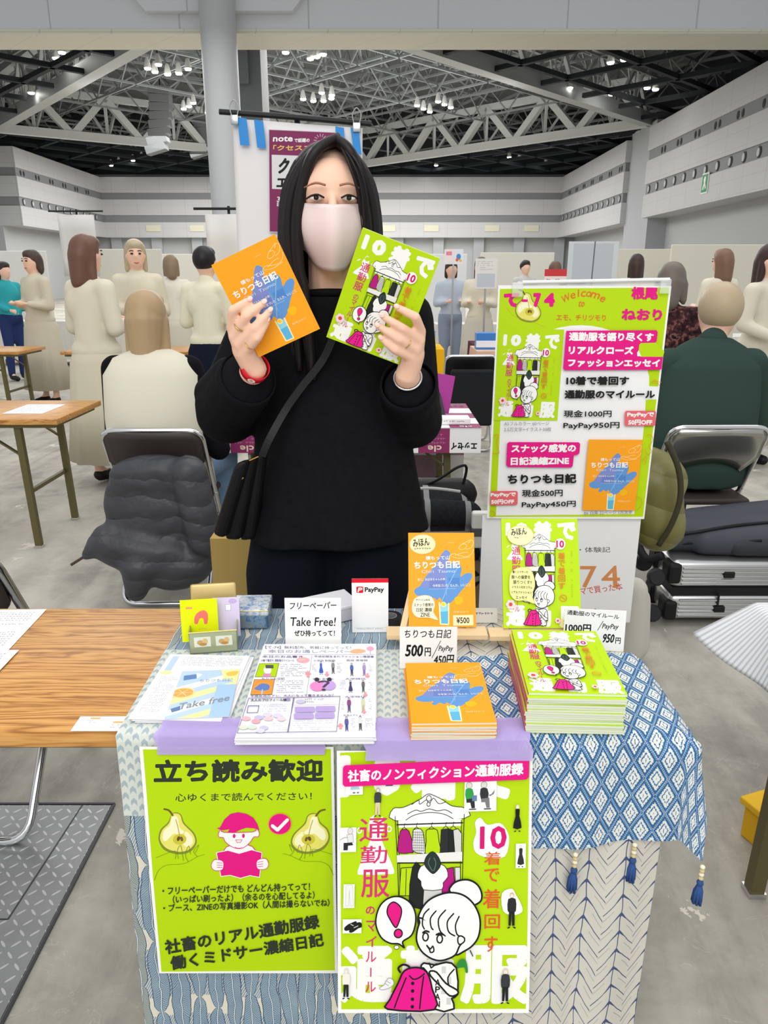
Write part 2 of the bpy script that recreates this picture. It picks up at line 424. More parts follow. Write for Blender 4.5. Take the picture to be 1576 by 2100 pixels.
# hanging line-array loudspeakers
for (px, py, Yd, lab) in ((322, 246, 44, 'tall curved loudspeaker column hanging left of the round column'), (411, 262, 50, 'curved loudspeaker column half hidden by the round column')):
    t = thing('hanging_loudspeaker', lab, 'loudspeaker', at(px, py, Y=Yd))
    for k in range(8):
        an = R(6 - k * 3); m = MB(); m.box((-.55, -.35, -.2), (.55, .35, .2), bev=.03, xf=Matrix.Translation((-.009 * k * k + .3, 0, 1.4 - k * .4)) @ Matrix.Rotation(an, 4, 'Y'))
        m.build('cabinet', mat('#6d7072', .7), t)
    m = MB(); w = t.location; zr = 16.45 - 3.3 * max(abs(w.x + 3.2) / 23.5, abs(w.y - 41) / 23) - w.z; m.tube([(.3, 0, 1.55), (.3, 0, zr)], .03); m.build('hanging_cable', M_dark, t)
# exit sign
c = at(1447, 376, X=13.28); t = thing('exit_sign', 'green exit sign on the right hall wall under the portholes', 'sign', c)
mb = MB(); mb.box((-.02, -.32, -.4), (.02, .32, .4), bev=.01); mb.build('sign_body', mat('#e9efe9', .4), t)
mb = MB(); mb.box((-.03, -.26, -.34), (-.02, .26, .34)); mb.build('sign_face', mat('#2f8f63', .4), t)
mb = MB(); mb.prism([(-.12,.22),(0,.28),(.1,.16),(.04,.02),(.14,-.22),(.04,-.26),(-.03,-.06),(-.14,-.26),(-.2,-.18),(-.09,.02)], -.01, o=(-.03,0,0), ax=((0,1,0),(0,0,1),(1,0,0)))
mb.build('running_figure', mat('#f2f7f2', .4), t)

# ------------------------------------------------------------------ flat printed artwork, built as layered coplanar faces of one mesh
_G = {}
def glyphs(s):
    """outline of a line of writing: (points, triangles, boundary edges)"""
    if s in _G: return _G[s]
    cu = bpy.data.curves.new('writing', 'FONT'); cu.body = s; cu.resolution_u = 2
    o = bpy.data.objects.new('writing', cu); COL.objects.link(o)
    me = bpy.data.meshes.new_from_object(o.evaluated_get(bpy.context.evaluated_depsgraph_get()))
    b = bmesh.new(); b.from_mesh(me); bmesh.ops.remove_doubles(b, verts=b.verts[:], dist=1e-5)
    bmesh.ops.triangulate(b, faces=b.faces[:]); b.verts.index_update()
    P = [(v.co.x, v.co.y) for v in b.verts]; F = [[v.index for v in f.verts] for f in b.faces]
    E = [(e.verts[0].index, e.verts[1].index) for e in b.edges if len(e.link_faces) == 1]
    b.free(); bpy.data.objects.remove(o); bpy.data.meshes.remove(me); bpy.data.curves.remove(cu)
    _G[s] = (P, F, E); return _G[s]
def homog(src, dst):
    """projective map taking 4 src points to 4 dst points"""
    A, bb = [], []
    for (x, y), (u, v) in zip(src, dst):
        A.append([x, y, 1, 0, 0, 0, -u*x, -u*y]); bb.append(u); A.append([0, 0, 0, x, y, 1, -v*x, -v*y]); bb.append(v)
    M = [r + [q] for r, q in zip(A, bb)]
    for i in range(8):
        k = max(range(i, 8), key=lambda r: abs(M[r][i])); M[i], M[k] = M[k], M[i]
        for j in range(8):
            if j != i:
                f = M[j][i] / M[i][i]
                if f: M[j] = [a - f * c for a, c in zip(M[j], M[i])]
    h = [M[i][8] / M[i][i] for i in range(8)]
    return lambda x, y: ((h[0]*x+h[1]*y+h[2]) / (h[6]*x+h[7]*y+1), (h[3]*x+h[4]*y+h[5]) / (h[6]*x+h[7]*y+1))
def cut(poly, ax, val, keep_low):
    out, m = [], len(poly)
    for i in range(m):
        a, b = poly[i], poly[(i + 1) % m]; da, db = a[ax] - val, b[ax] - val
        ia, ib = (da <= 0, db <= 0) if keep_low else (da >= 0, db >= 0)
        if ia: out.append(a)
        if ia != ib:
            t = da / (da - db); out.append((a[0] + (b[0] - a[0]) * t, a[1] + (b[1] - a[1]) * t))
    return out
class Art:
    """w x h sheet in millimetres, origin top left, y down; every call paints over the last"""
    def __init__(s, w, h, eps=1.6e-5): s.w, s.h, s.eps, s.T, s.Q, s.z, s.mats, s.clip, s.sub, s.k = w, h, eps, [], [], 0, [], None, 0.0, 0
    def lvl(s): s.k = (s.k + 7) % 16; s.sub = s.k * .058
    def push(s, f): s.T.append(f)
    def pop(s): s.T.pop()
    def frame(s, src, dst=None): s.push(homog(src, dst or [(0, 0), (s.w, 0), (s.w, s.h), (0, s.h)]))
    def X(s, p):
        x, y = p[0], p[1]
        for f in reversed(s.T): x, y = f(x, y)
        return (x, y)
    def mi(s, m):
        m = mat(m, .55) if isinstance(m, str) else m
        if m not in s.mats: s.mats.append(m)
        return s.mats.index(m)
    def tri(s, pts, m):
        c = s.clip or (0, 0, s.w, s.h)
        for ax, lo, hi in ((0, c[0], c[2]), (1, c[1], c[3])):
            if min(p[ax] for p in pts) < lo: pts = cut(pts, ax, lo, False)
            if len(pts) < 3: return
            if max(p[ax] for p in pts) > hi: pts = cut(pts, ax, hi, True)
            if len(pts) < 3: return
        s.Q.append((pts, m, s.z + s.sub))
    def fillp(s, P, m):
        """P: already transformed outline"""
        P = [q for i, q in enumerate(P) if i == 0 or abs(q[0]-P[i-1][0]) + abs(q[1]-P[i-1][1]) > 1e-6]
        for t in geometry.tessellate_polygon([[Vector((a, b, 0)) for a, b in P]]): s.tri([P[i] for i in t], m)
    def poly(s, pts, m, stroke=None, w=1.0, smooth=0, up=True):
        """pts filled with m; stroke colour with line width w (in local units)"""
        if smooth: pts = [(q.x, q.y) for q in smooth_pts([(a, b, 0) for a, b in pts], smooth, True)]
        if up: s.z += 1
        if m: s.fillp([s.X(p) for p in pts], s.mi(m))
        if stroke: s.line(pts, w, stroke, closed=True)
        return s
    def line(s, pts, w, m, closed=False, smooth=0, up=True):
        if smooth: pts = [(q.x, q.y) for q in smooth_pts([(a, b, 0) for a, b in pts], smooth, closed)]
        if up: s.z += 1
        m = s.mi(m); n = len(pts); r = w / 2
        for i in range(n if closed else n - 1):
            a, b = pts[i], pts[(i + 1) % n]; dx, dy = b[0] - a[0], b[1] - a[1]; l = math.hypot(dx, dy)
            if l < 1e-9: continue
            nx, ny = -dy / l * r, dx / l * r; s.lvl()
            P = [s.X(q) for q in ((a[0]+nx, a[1]+ny), (a[0]-nx, a[1]-ny), (b[0]-nx, b[1]-ny), (b[0]+nx, b[1]+ny))]
            s.tri(P[:3], m); s.tri([P[0], P[2], P[3]], m)
        s.z += 1
        for a in pts:
            s.lvl(); P = [s.X((a[0] + r * math.cos(k * math.pi / 3), a[1] + r * math.sin(k * math.pi / 3))) for k in range(6)]
            s.tri(P, m)
        s.sub = 0.0
        return s
    def rect(s, x0, y0, x1, y1, m, stroke=None, w=1.0, r=0, rot=0):
        if r:
            P = []
            for cx, cy, a0 in ((x1-r, y0+r, -90), (x1-r, y1-r, 0), (x0+r, y1-r, 90), (x0+r, y0+r, 180)):
                P += [(cx + r * math.cos(R(a0 + k * 22.5)), cy + r * math.sin(R(a0 + k * 22.5))) for k in range(5)]
        else: P = [(x0, y0), (x1, y0), (x1, y1), (x0, y1)]
        return s.poly(P, m, stroke, w)
    def ell(s, cx, cy, rx, ry, m, stroke=None, w=1.0, n=24, rot=0):
        c, q = math.cos(R(rot)), math.sin(R(rot))
        return s.poly([(cx + rx*math.cos(2*math.pi*k/n)*c - ry*math.sin(2*math.pi*k/n)*q, cy + rx*math.cos(2*math.pi*k/n)*q + ry*math.sin(2*math.pi*k/n)*c) for k in range(n)], m, stroke, w)
    def text(s, st, x0, y0, x1, y1, m, bold=0.0, rot=0, shear=0.0, fit=None):
        """one line of writing filling the box; bold thickens the strokes by that share of the box height"""
        P, F, E = glyphs(st)
        if not P: return s
        s.z += 1; m = s.mi(m)
        lx, hx = min(p[0] for p in P), max(p[0] for p in P); ly, hy = min(p[1] for p in P), max(p[1] for p in P)
        r = bold * (y1 - y0); cx, cy = (x0 + x1) / 2, (y0 + y1) / 2; c, q = math.cos(R(rot)), math.sin(R(rot))
        kx = max(x1 - x0 - 2 * r, 1e-6) / max(hx - lx, 1e-6); ky = max(y1 - y0 - 2 * r, 1e-6) / max(hy - ly, 1e-6)
        if hx - lx < .25 * (hy - ly): kx = min(kx, ky * 1.2)
        if hy - ly < .25 * (hx - lx): ky = min(ky, kx * 1.2)
        def L(p):
            x = (p[0] - (lx + hx) / 2) * kx; y = -(p[1] - (ly + hy) / 2) * ky; x -= y * shear
            return (cx + x * c - y * q, cy + x * q + y * c)
        W = [L(p) for p in P]; D = [s.X(p) for p in W]
        for f in F: s.tri([D[i] for i in f], m)
        if bold:
            s.z += 1; nb = {}
            for a, b in E:
                A, Bq = W[a], W[b]; dx, dy = Bq[0]-A[0], Bq[1]-A[1]; l = math.hypot(dx, dy)
                if l < 1e-9: continue
                nx, ny = -dy/l*r, dx/l*r; s.lvl()
                Q = [s.X(t) for t in ((A[0]+nx, A[1]+ny), (A[0]-nx, A[1]-ny), (Bq[0]-nx, Bq[1]-ny), (Bq[0]+nx, Bq[1]+ny))]
                s.tri(Q[:3], m); s.tri([Q[0], Q[2], Q[3]], m)
                nb.setdefault(a, []).append((dx/l, dy/l)); nb.setdefault(b, []).append((-dx/l, -dy/l))
            s.z += 1
            for i, ds in nb.items():
                if len(ds) == 2 and ds[0][0]*ds[1][0] + ds[0][1]*ds[1][1] < -.9: continue
                A = W[i]; s.lvl(); s.tri([s.X((A[0] + r * math.cos(k * math.pi / 4), A[1] + r * math.sin(k * math.pi / 4))) for k in range(8)], m)
        s.sub = 0.0
        return s
    def vtext(s, st, x0, y0, x1, y1, m, bold=0.0, gap=.12):
        """vertical writing, one character per cell"""
        n = len(st); h = (y1 - y0) / n
        for i, ch in enumerate(st):
            a, b = y0 + i * h, y0 + (i + 1) * h - h * gap
            if ch == 'ー': xm = (x0 + x1) / 2; s.line([(xm, a + h * .1), (xm, b - h * .05)], (x1 - x0) * .09 + 2 * bold * h, m)
            else: s.text(ch, x0, a, x1, b, m, bold)
        return s
    def scribble(s, x0, y0, x1, y1, rows, m, dens=.72, seed=1, hgt=.5):
        """a paragraph of print too small to read: rows of short marks"""
        rnd = random.Random(seed); s.z += 1; mi = s.mi(m); dy = (y1 - y0) / rows
        for k in range(rows):
            x = x0; cw = dy * .75; end = x1 if rnd.random() < .7 else x0 + (x1 - x0) * rnd.uniform(.4, .95)
            while x < end - cw:
                if rnd.random() < dens:
                    ya = y0 + k * dy + dy * rnd.uniform(.1, .25); yb = ya + dy * hgt
                    q = rnd.random(); w = cw * .8
                    s.lvl()
                    for (a, b, c, d) in (((0, 0, w, .28), (w * .4, 0, w * .62, 1)) if q < .5 else ((0, .35, w, .6), (0, 0, w * .22, 1))):
                        P = [s.X(t) for t in ((x+a, ya+(yb-ya)*b), (x+c, ya+(yb-ya)*b), (x+c, ya+(yb-ya)*d), (x+a, ya+(yb-ya)*d))]
                        s.tri(P[:3], mi); s.tri([P[0], P[2], P[3]], mi)
                x += cw
        s.sub = 0.0
        return s
    def build(s, name, mapf, parent=None, back=None, thick=.0004, slices=0, paper='#f2f1ee'):
        """mapf(x_m, y_m, h) -> point; slices: horizontal cuts for a sheet curved along y"""
        V, F, I, k = [], [], [], 0
        mats = list(s.mats); pm = mat(paper, .6) if isinstance(paper, str) else paper
        if pm not in mats: mats.append(pm)
        pi = mats.index(pm)
        ys = [s.h * i / max(slices, 1) for i in range(max(slices, 1) + 1)]
        for i in range(len(ys) - 1):            # the sheet itself, front and back
            for hh, idx in ((0, pi), (-thick, pi)):
                V += [mapf(x * .001, y * .001, hh) for x, y in ((0, ys[i]), (s.w, ys[i]), (s.w, ys[i+1]), (0, ys[i+1]))]
                F.append([k, k+1, k+2, k+3]); I.append(idx); k += 4
            for x in (0, s.w):
                V += [mapf(x * .001, y * .001, hh) for y, hh in ((ys[i], 0), (ys[i+1], 0), (ys[i+1], -thick), (ys[i], -thick))]
                F.append([k, k+1, k+2, k+3]); I.append(pi); k += 4
        for y in (0, s.h):
            V += [mapf(x * .001, y * .001, hh) for x, hh in ((0, 0), (s.w, 0), (s.w, -thick), (0, -thick))]
            F.append([k, k+1, k+2, k+3]); I.append(pi); k += 4
        for pts, m, z in s.Q:
            parts = [pts]
            if slices:
                lo, hi = min(p[1] for p in pts), max(p[1] for p in pts)
                for yv in ys[1:-1]:
                    if lo < yv < hi:
                        new = []
                        for q in parts:
                            if min(p[1] for p in q) < yv < max(p[1] for p in q): new += [cut(q, 1, yv, True), cut(q, 1, yv, False)]
                            else: new.append(q)
                        parts = [q for q in new if len(q) > 2]
            for q in parts:
                V += [mapf(a * .001, b * .001, (z + 1) * s.eps) for a, b in q]
                F.append(list(range(k, k + len(q)))); I.append(m); k += len(q)
        me = bpy.data.meshes.new(name); me.from_pydata([tuple(v) for v in V], [], F)
        for m in mats: me.materials.append(m)
        me.polygons.foreach_set('material_index', I); me.update()
        o = bpy.data.objects.new(name, me); COL.objects.link(o)
        if parent: o.parent = parent
        return o
def flat(o, u, v):
    """plane map from an origin (top left) and unit vectors right and down"""
    o, u, v = Vector(o), Vector(u).normalized(), Vector(v).normalized(); n = v.cross(u).normalized()
    return lambda x, y, h: o + u * x + v * y + n * h

LIME, MAG, ORG, INK, WHT, CREAM, DK = '#b4d700', '#df0f80', '#f5a11a', '#141416', '#f1f1ee', '#f6e6b4', '#2b3328'
RED, ORL = '#d8333f', '#e8642e'

def pear(a):
    """half pear in the unit box 0..100 x 0..130, stem at the top left"""
    a.poly([(34,14),(46,10),(58,18),(66,40),(92,70),(98,98),(82,122),(52,128),(18,116),(2,88),(6,58),(24,38)], '#7e8a2c', smooth=5)
    a.poly([(34,16),(46,13),(56,20),(63,42),(88,71),(94,96),(78,116),(52,121),(22,110),(6,86),(10,60),(27,40)], '#e3dd6c', smooth=5)
    a.poly([(34,24),(44,20),(50,30),(54,52),(66,66),(52,74),(40,70),(20,90),(12,82),(15,62),(29,46)], '#f3f0c9', smooth=5)
    a.poly([(70,64),(86,80),(88,98),(74,108),(62,96),(66,80)], '#f2eec2', smooth=5)
    a.ell(55, 86, 17, 15, '#c9bf3a'); a.ell(52, 84, 4, 7, '#5e4a1e', rot=15); a.ell(60, 85, 3.5, 7, '#6e5826', rot=-15)
    a.line([(44,30),(50,52),(54,74)], 2.2, '#b5a52c', smooth=4); a.line([(36,18),(26,4),(14,0)], 5, '#6e5a1e', smooth=4)
def hand_lines(a, col='#6d8a10', w=1.0):
    """a palm drawn in one thin line, 0..100 x 0..100"""
    a.line([(0,100),(8,72),(24,58),(52,56),(66,50),(84,36),(98,30)], w, col, smooth=4)
    a.line([(84,36),(76,20),(86,2),(80,24)], w, col, smooth=4); a.line([(66,50),(60,30),(66,4),(70,28)], w, col, smooth=4)
    a.line([(46,40),(44,16),(50,2),(54,26),(56,46)], w, col, smooth=4); a.line([(2,36),(20,26),(40,18),(40,40)], w, col, smooth=4)
def dress(a):
    """white dress silhouette, 0..100 x 0..100"""
    a.poly([(34,0),(46,8),(56,8),(66,0),(70,22),(64,40),(100,94),(80,100),(20,100),(0,94),(34,40),(28,22)], WHT, smooth=3)
def small_person(a, x, y, h, top, low, hair='#b9b6ae', skirt=False, patch=False):
    """tiny fashion figure standing on y + h"""
    w = h * .3
    if patch: a.rect(x - w * .8, y - h * .06, x + w * .8, y + h * 1.05, WHT)
    a.ell(x, y + h * .08, h * .07, h * .085, hair); a.ell(x, y + h * .1, h * .045, h * .055, '#f0e2d6')
    if skirt: a.poly([(x-w*.28,y+h*.17),(x+w*.28,y+h*.17),(x+w*.24,y+h*.42),(x+w*.55,y+h*.86),(x-w*.55,y+h*.86),(x-w*.24,y+h*.42)], top, smooth=2)
    else:
        a.poly([(x-w*.36,y+h*.18),(x+w*.36,y+h*.18),(x+w*.42,y+h*.48),(x+w*.26,y+h*.55),(x-w*.26,y+h*.55),(x-w*.42,y+h*.48)], top, smooth=2)
        a.poly([(x-w*.28,y+h*.52),(x+w*.28,y+h*.52),(x+w*.3,y+h*.93),(x+w*.05,y+h*.93),(x,y+h*.6),(x-w*.08,y+h*.93),(x-w*.3,y+h*.93)], low)
    a.line([(x-w*.2,y+h*.97),(x-w*.35,y+h*.99)], h*.04, INK); a.line([(x+w*.2,y+h*.97),(x+w*.35,y+h*.99)], h*.04, INK)
def wardrobe(a, k=1.0):
    """open wardrobe with clothes and a woman seen from behind; drawn in the pixels of the big poster crop"""
    w = 5 * k
    a.poly([(525,580),(1005,580),(1015,1110),(545,1110)], LIME)
    a.poly([(490,505),(560,500),(640,470),(700,440),(750,410),(800,425),(860,455),(930,500),(1030,520),(1020,590),(505,590)], WHT, INK, w, smooth=3)
    a.line([(585,590),(650,555),(760,540),(870,555),(940,590)], w, INK, smooth=4)
    a.line([(630,480),(680,450),(690,480),(740,450),(755,490),(790,440),(830,480),(880,470)], w, INK, smooth=4)
    a.line([(600,545),(660,520),(700,530),(760,515),(820,530),(880,525),(930,550)], w, INK, smooth=4)
    a.ell(757, 440, 18, 20, WHT, INK, w); a.ell(755, 482, 12, 14, WHT, INK, w)
    a.poly([(530,590),(1000,590),(1003,640),(535,640)], WHT)
    a.line([(505,560),(530,900),(540,1110)], w, INK); a.line([(525,590),(545,900),(552,1110)], w, INK); a.line([(1020,560),(1010,1100)], w, INK); a.line([(1000,600),(995,1100)], w, INK)
    a.line([(520,618),(1008,618)], w * 1.8, INK)
    for x in (575, 668, 780, 885, 940): a.line([(x-22,655),(x,636),(x,618),(x+6,610)], w*.8, INK); a.line([(x,636),(x+22,655)], w*.8, INK)
    a.poly([(545,665),(575,652),(612,665),(652,800),(620,815),(560,818),(527,795)], '#b0127c', INK, w, smooth=2)
    a.poly([(645,655),(700,652),(722,700),(735,815),(705,820),(640,800),(640,700)], '#dcdcda', INK, w, smooth=2)
    for i in range(6): a.line([(645+i*14,665),(652+i*14,812)], w*.5, '#555555', up=False)
    for i in range(8): a.line([(642,672+i*18),(726,676+i*18)], w*.5, '#555555', up=False)
    a.poly([(740,662),(780,654),(822,662),(835,740),(850,815),(795,825),(735,820),(742,740)], LIME, INK, w, smooth=2)
    a.poly([(852,660),(905,655),(905,835),(845,830)], '#23282a', INK, w); a.poly([(905,655),(945,668),(950,840),(905,838)], '#1d1f20', INK, w)
    a.poly([(940,665),(975,655),(1003,690),(1003,835),(955,832)], '#cfcfcd', INK, w)
    a.poly([(522,828),(1008,815),(1008,880),(525,880)], '#e4e3de')
    a.line([(530,882),(1008,890)], w * 1.8, INK)
    a.poly([(555,918),(640,915),(640,1110),(545,1110)], LIME, INK, w); a.line([(595,925),(592,1110)], w, INK)
    a.poly([(640,915),(700,905),(740,1180),(690,1200),(620,1150)], '#1b1f1e', INK, w, smooth=2)
    a.poly([(865,935),(945,920),(960,1090),(850,1095)], '#b0127c', INK, w); a.poly([(955,920),(995,920),(998,1090),(965,1090)], '#d6d6d4', INK, w)
    a.poly([(728,1065),(862,1065),(872,1180),(722,1180)], '#c9c9c6', INK, w)
    a.poly([(690,930),(730,895),(850,895),(895,930),(905,985),(870,1025),(862,1070),(725,1070),(705,1010),(680,985)], WHT, INK, w, smooth=2)
    a.poly([(790,808),(835,850),(850,900),(830,935),(795,960),(755,930),(730,890),(745,840)], '#22312d', INK, w, smooth=3)
    a.line([(770,850),(760,890),(790,940)], w, '#5e7a70', smooth=3); a.line([(800,850),(815,890),(800,940)], w, '#5e7a70', smooth=3)
def girl(a, w=13, balloon=True):
    """cartoon girl with a bun holding up a magenta coat; pixels of the big poster crop"""
    if balloon:
        a.poly([(370,1290),(395,1180),(460,1120),(545,1108),(625,1150),(665,1220),(668,1300),(640,1380),(575,1425),(588,1468),(545,1440),(480,1435),(410,1390)], WHT, INK, w * .9, smooth=4)
        a.poly([(505,1145),(555,1180),(562,1230),(535,1310),(515,1320),(480,1270),(455,1220),(465,1170)], MAG, INK, w * .75, smooth=4)
        a.ell(541, 1366, 30, 30, MAG, INK, w * .75)
    a.poly([(925,1085),(930,1040),(975,1008),(1050,1000),(1115,1030),(1150,1085),(1150,1140),(1110,1170),(1050,1180)], WHT, INK, w, smooth=4)
    a.poly([(690,1290),(705,1210),(760,1140),(840,1100),(930,1085),(1020,1105),(1090,1160),(1135,1240),(1145,1320),(1130,1400),(1085,1460),(1020,1500),(975,1520),(930,1500),(760,1400)], WHT, INK, w, smooth=4)
    a.poly([(715,1260),(990,1380),(1030,1410),(995,1460),(970,1515),(920,1545),(850,1560),(780,1540),(715,1490),(680,1420),(682,1350),(700,1290)], WHT, INK, w, smooth=4)
    a.poly([(720,1250),(780,1180),(900,1180),(1000,1240),(1020,1370),(985,1382),(860,1330),(770,1290)], WHT, smooth=3)
    for P in ([(768,1195),(730,1235),(720,1300),(735,1335)], [(820,1210),(780,1260),(785,1320),(800,1340)], [(890,1205),(840,1265),(850,1345),(890,1385)], [(950,1230),(905,1285),(915,1355),(960,1385)], [(990,1250),(965,1310),(975,1370),(1000,1390)]):
        a.line(P, w * .8, INK, smooth=4)
    a.poly([(985,1395),(1005,1385),(1030,1400),(1030,1425),(1000,1445),(985,1430)], WHT, INK, w * .8, smooth=3)
    for x, y in ((745, 1390), (850, 1405)): a.ell(x, y, 20, 28, WHT, INK, w * .85)
    a.line([(725,1360),(745,1348),(770,1355)], w, INK, smooth=3); a.line([(825,1375),(850,1365),(875,1375)], w, INK, smooth=3)
    a.poly([(755,1450),(782,1475),(800,1455),(808,1490),(785,1500),(775,1478)], WHT, INK, w * .8, smooth=3)
    # shirt, arm, apron lettering
    a.poly([(735,1575),(820,1590),(900,1570),(975,1610),(990,1800),(945,1830),(965,1905),(810,1905),(760,1640),(715,1610)], WHT, INK, w, smooth=2)
    for i in range(4):
        a.rect(868 + (i % 2) * 40, 1600 + i * 75, 900 + (i % 2) * 40, 1650 + i * 75, '#cfd0cf')
    a.line([(775,1575),(790,1610),(830,1580)], w * .8, INK); a.line([(960,1620),(915,1680),(930,1760)], w * .8, INK, smooth=3)
    a.poly([(780,1635),(830,1640),(900,1720),(985,1770),(985,1800),(930,1810),(860,1740),(790,1670)], WHT, INK, w, smooth=3)
    a.vtext('JAPAN'[1:], 822, 1690, 860, 1900, INK, .03)
    # coat on its hanger
    a.line([(560,1640),(545,1610),(580,1585),(620,1595),(640,1620)], w * 1.2, INK, smooth=3)
    a.poly([(590,1630),(680,1605),(760,1640),(800,1760),(820,1910),(470,1910),(485,1840),(545,1720)], '#e6108c', INK, w, smooth=3)
    a.line([(605,1680),(560,1790),(520,1900)], w * .8, INK, smooth=3); a.line([(735,1670),(720,1790),(710,1905)], w * .8, INK, smooth=3)
    a.line([(630,1665),(660,1690),(700,1680),(740,1650)], w * .8, INK, smooth=3)
    for y in (1720, 1775, 1835, 1890): a.ell(655, y, 13, 13, INK)
def sun_flower(a, x, y, r):
    for k in range(6): a.ell(x + r * .6 * math.cos(k * 1.047), y + r * .6 * math.sin(k * 1.047), r * .42, r * .42, '#f3cfd8')
    a.ell(x, y, r * .4, r * .4, '#d8452f')

SAMPLE = [(805,22),(1235,22),(1250,622),(822,632)]
def to_px(f):
    return f
def green_cover(a, sticker=False, balloon=True):
    """A5 cover, drawn in the pixels of the upright sample"""
    a.rect(-5, -5, 153, 215, LIME)
    a.frame(SAMPLE, [(0, 0), (148, 0), (148, 210), (0, 210)])
    for ch, x0, x1, y0, y1 in (('1', 822, 866, 45, 122), ('0', 884, 958, 45, 125), ('着', 986, 1092, 36, 146), ('で', 1122, 1226, 42, 142)): a.text(ch, x0, y0, x1, y1, WHT, .062 if ch in '着で' else .1)
    for ch, x0, x1 in (('通', 835, 945), ('勤', 1000, 1085), ('服', 1130, 1242)): a.text(ch, x0, 505, x1, 620, WHT, .05)
    q = lambda px0, py0, k: (lambda x, y: (px0 + (x) * k, py0 + (y) * k))
    a.push(q(838, 165, .9)); dress(a); a.pop()
    a.line([(872,160),(876,146),(888,148)], 3, WHT); a.line([(838,185),(850,175)], 5, WHT); a.line([(915,175),(928,185)], 5, WHT)
    a.vtext('通勤服', 866, 182, 914, 338, '#d2306e', .01)
    a.vtext('のマイルール', 884, 352, 912, 545, '#d2306e', .004)
    a.push(lambda x, y: (1022 + (x - 760) * .337, 108 + (y - 405) * .44)); wardrobe(a, 1.1); a.pop()
    a.ell(1136, 165, 29, 31, WHT); a.text('10', 1114, 145, 1158, 186, '#d2106e', .05)
    a.vtext('着で着回す', 1124, 212, 1162, 418, '#e0762a', .008)
    a.ell(1150, 462, 19, 17, None, ORL, 3); a.line([(1140,455),(1160,468)], 3, ORL)
    a.scribble(1196, 200, 1210, 470, 22, '#9fb41a', seed=9)
    if sticker: pass
    a.push(lambda x, y: (1045 + (x - 915) * .245, 448 + (y - 1290) * .263)); girl(a, 14, balloon); a.pop()
    sun_flower(a, 858, 502, 26); sun_flower(a, 1118, 585, 15)
    a.pop()
OSAMP = [(342,90),(708,98),(704,618),(333,610)]
def orange_cover(a, full=True):
    """B6 cover, drawn in the pixels of the upright sample"""
    a.rect(-5, -5, 133, 187, ORG)
    a.frame(OSAMP, [(0, 0), (128, 0), (128, 182), (0, 182)])
    a.poly([(538,196),(566,200),(572,222),(556,262),(600,262),(622,270),(634,296),(626,338),(656,322),(686,322),(690,346),(660,384),(622,424),(590,462),(556,486),(524,478),(508,452),(492,466),(474,452),(452,470),(436,462),(446,438),(420,444),(380,436),(366,416),(374,400),(402,382),(436,330),(478,284)], '#5f93cf', smooth=4)
    a.poly([(528,206),(560,208),(552,260),(545,330),(520,380),(470,395),(400,392),(440,332),(482,286)], '#7d8ac6', smooth=4)
    a.poly([(455,345),(545,340),(548,402),(450,404)], '#6b7fc0')
    a.line([(450,404),(600,404)], 3, '#8fb3dd'); a.line([(545,340),(545,440)], 3, '#8fb3dd'); a.rect(560, 345, 620, 390, '#4f82c4')
    a.line([(610,290),(560,380),(520,470)], 5, '#86b2e0')
    a.line([(505,480),(508,596),(552,600),(556,486)], 8, CREAM); a.poly([(508,490),(553,490),(550,596),(512,594)], '#8fd0df'); a.poly([(509,530),(552,528),(550,596),(512,594)], '#5cb2d8')
    a.ell(527, 490, 13, 13, '#f6d13c', '#fff2b8', 3)
    a.poly([(590,455),(625,448),(640,470),(620,492),(595,488)], '#f3b60c', smooth=3)
    for P in ([(565,225),(590,212),(620,222),(660,230),(690,215),(704,190)], [(620,180),(640,160),(665,165),(655,185),(630,190),(620,180)], [(660,190),(690,180),(704,150),(690,140),(675,155)], [(600,222),(640,208),(670,206)], [(640,160),(660,150),(690,135)], [(575,226),(620,238),(680,232)]):
        a.line(P, 2.6, '#fbdf9c', smooth=4)
    a.scribble(550, 147, 602, 158, 1, '#fbdf9c', seed=8, dens=.95)
    a.text('積もって山', 435, 222, 568, 244, WHT, .02)
    a.text('ちりつも日記', 370, 250, 626, 292, WHT, .035)
    a.text('Chiri  Tsumo', 410, 299, 596, 316, '#cfe0f4')
    a.text('主に、おばあちゃんの命', 386, 343, 540, 358, WHT, .01)
    a.text('今年気づいた  なんか、いいこと', 470, 378, 680, 395, WHT, .01)
    a.text('根尾ねおり', 580, 527, 664, 539, '#fbe3a0')
    a.pop()

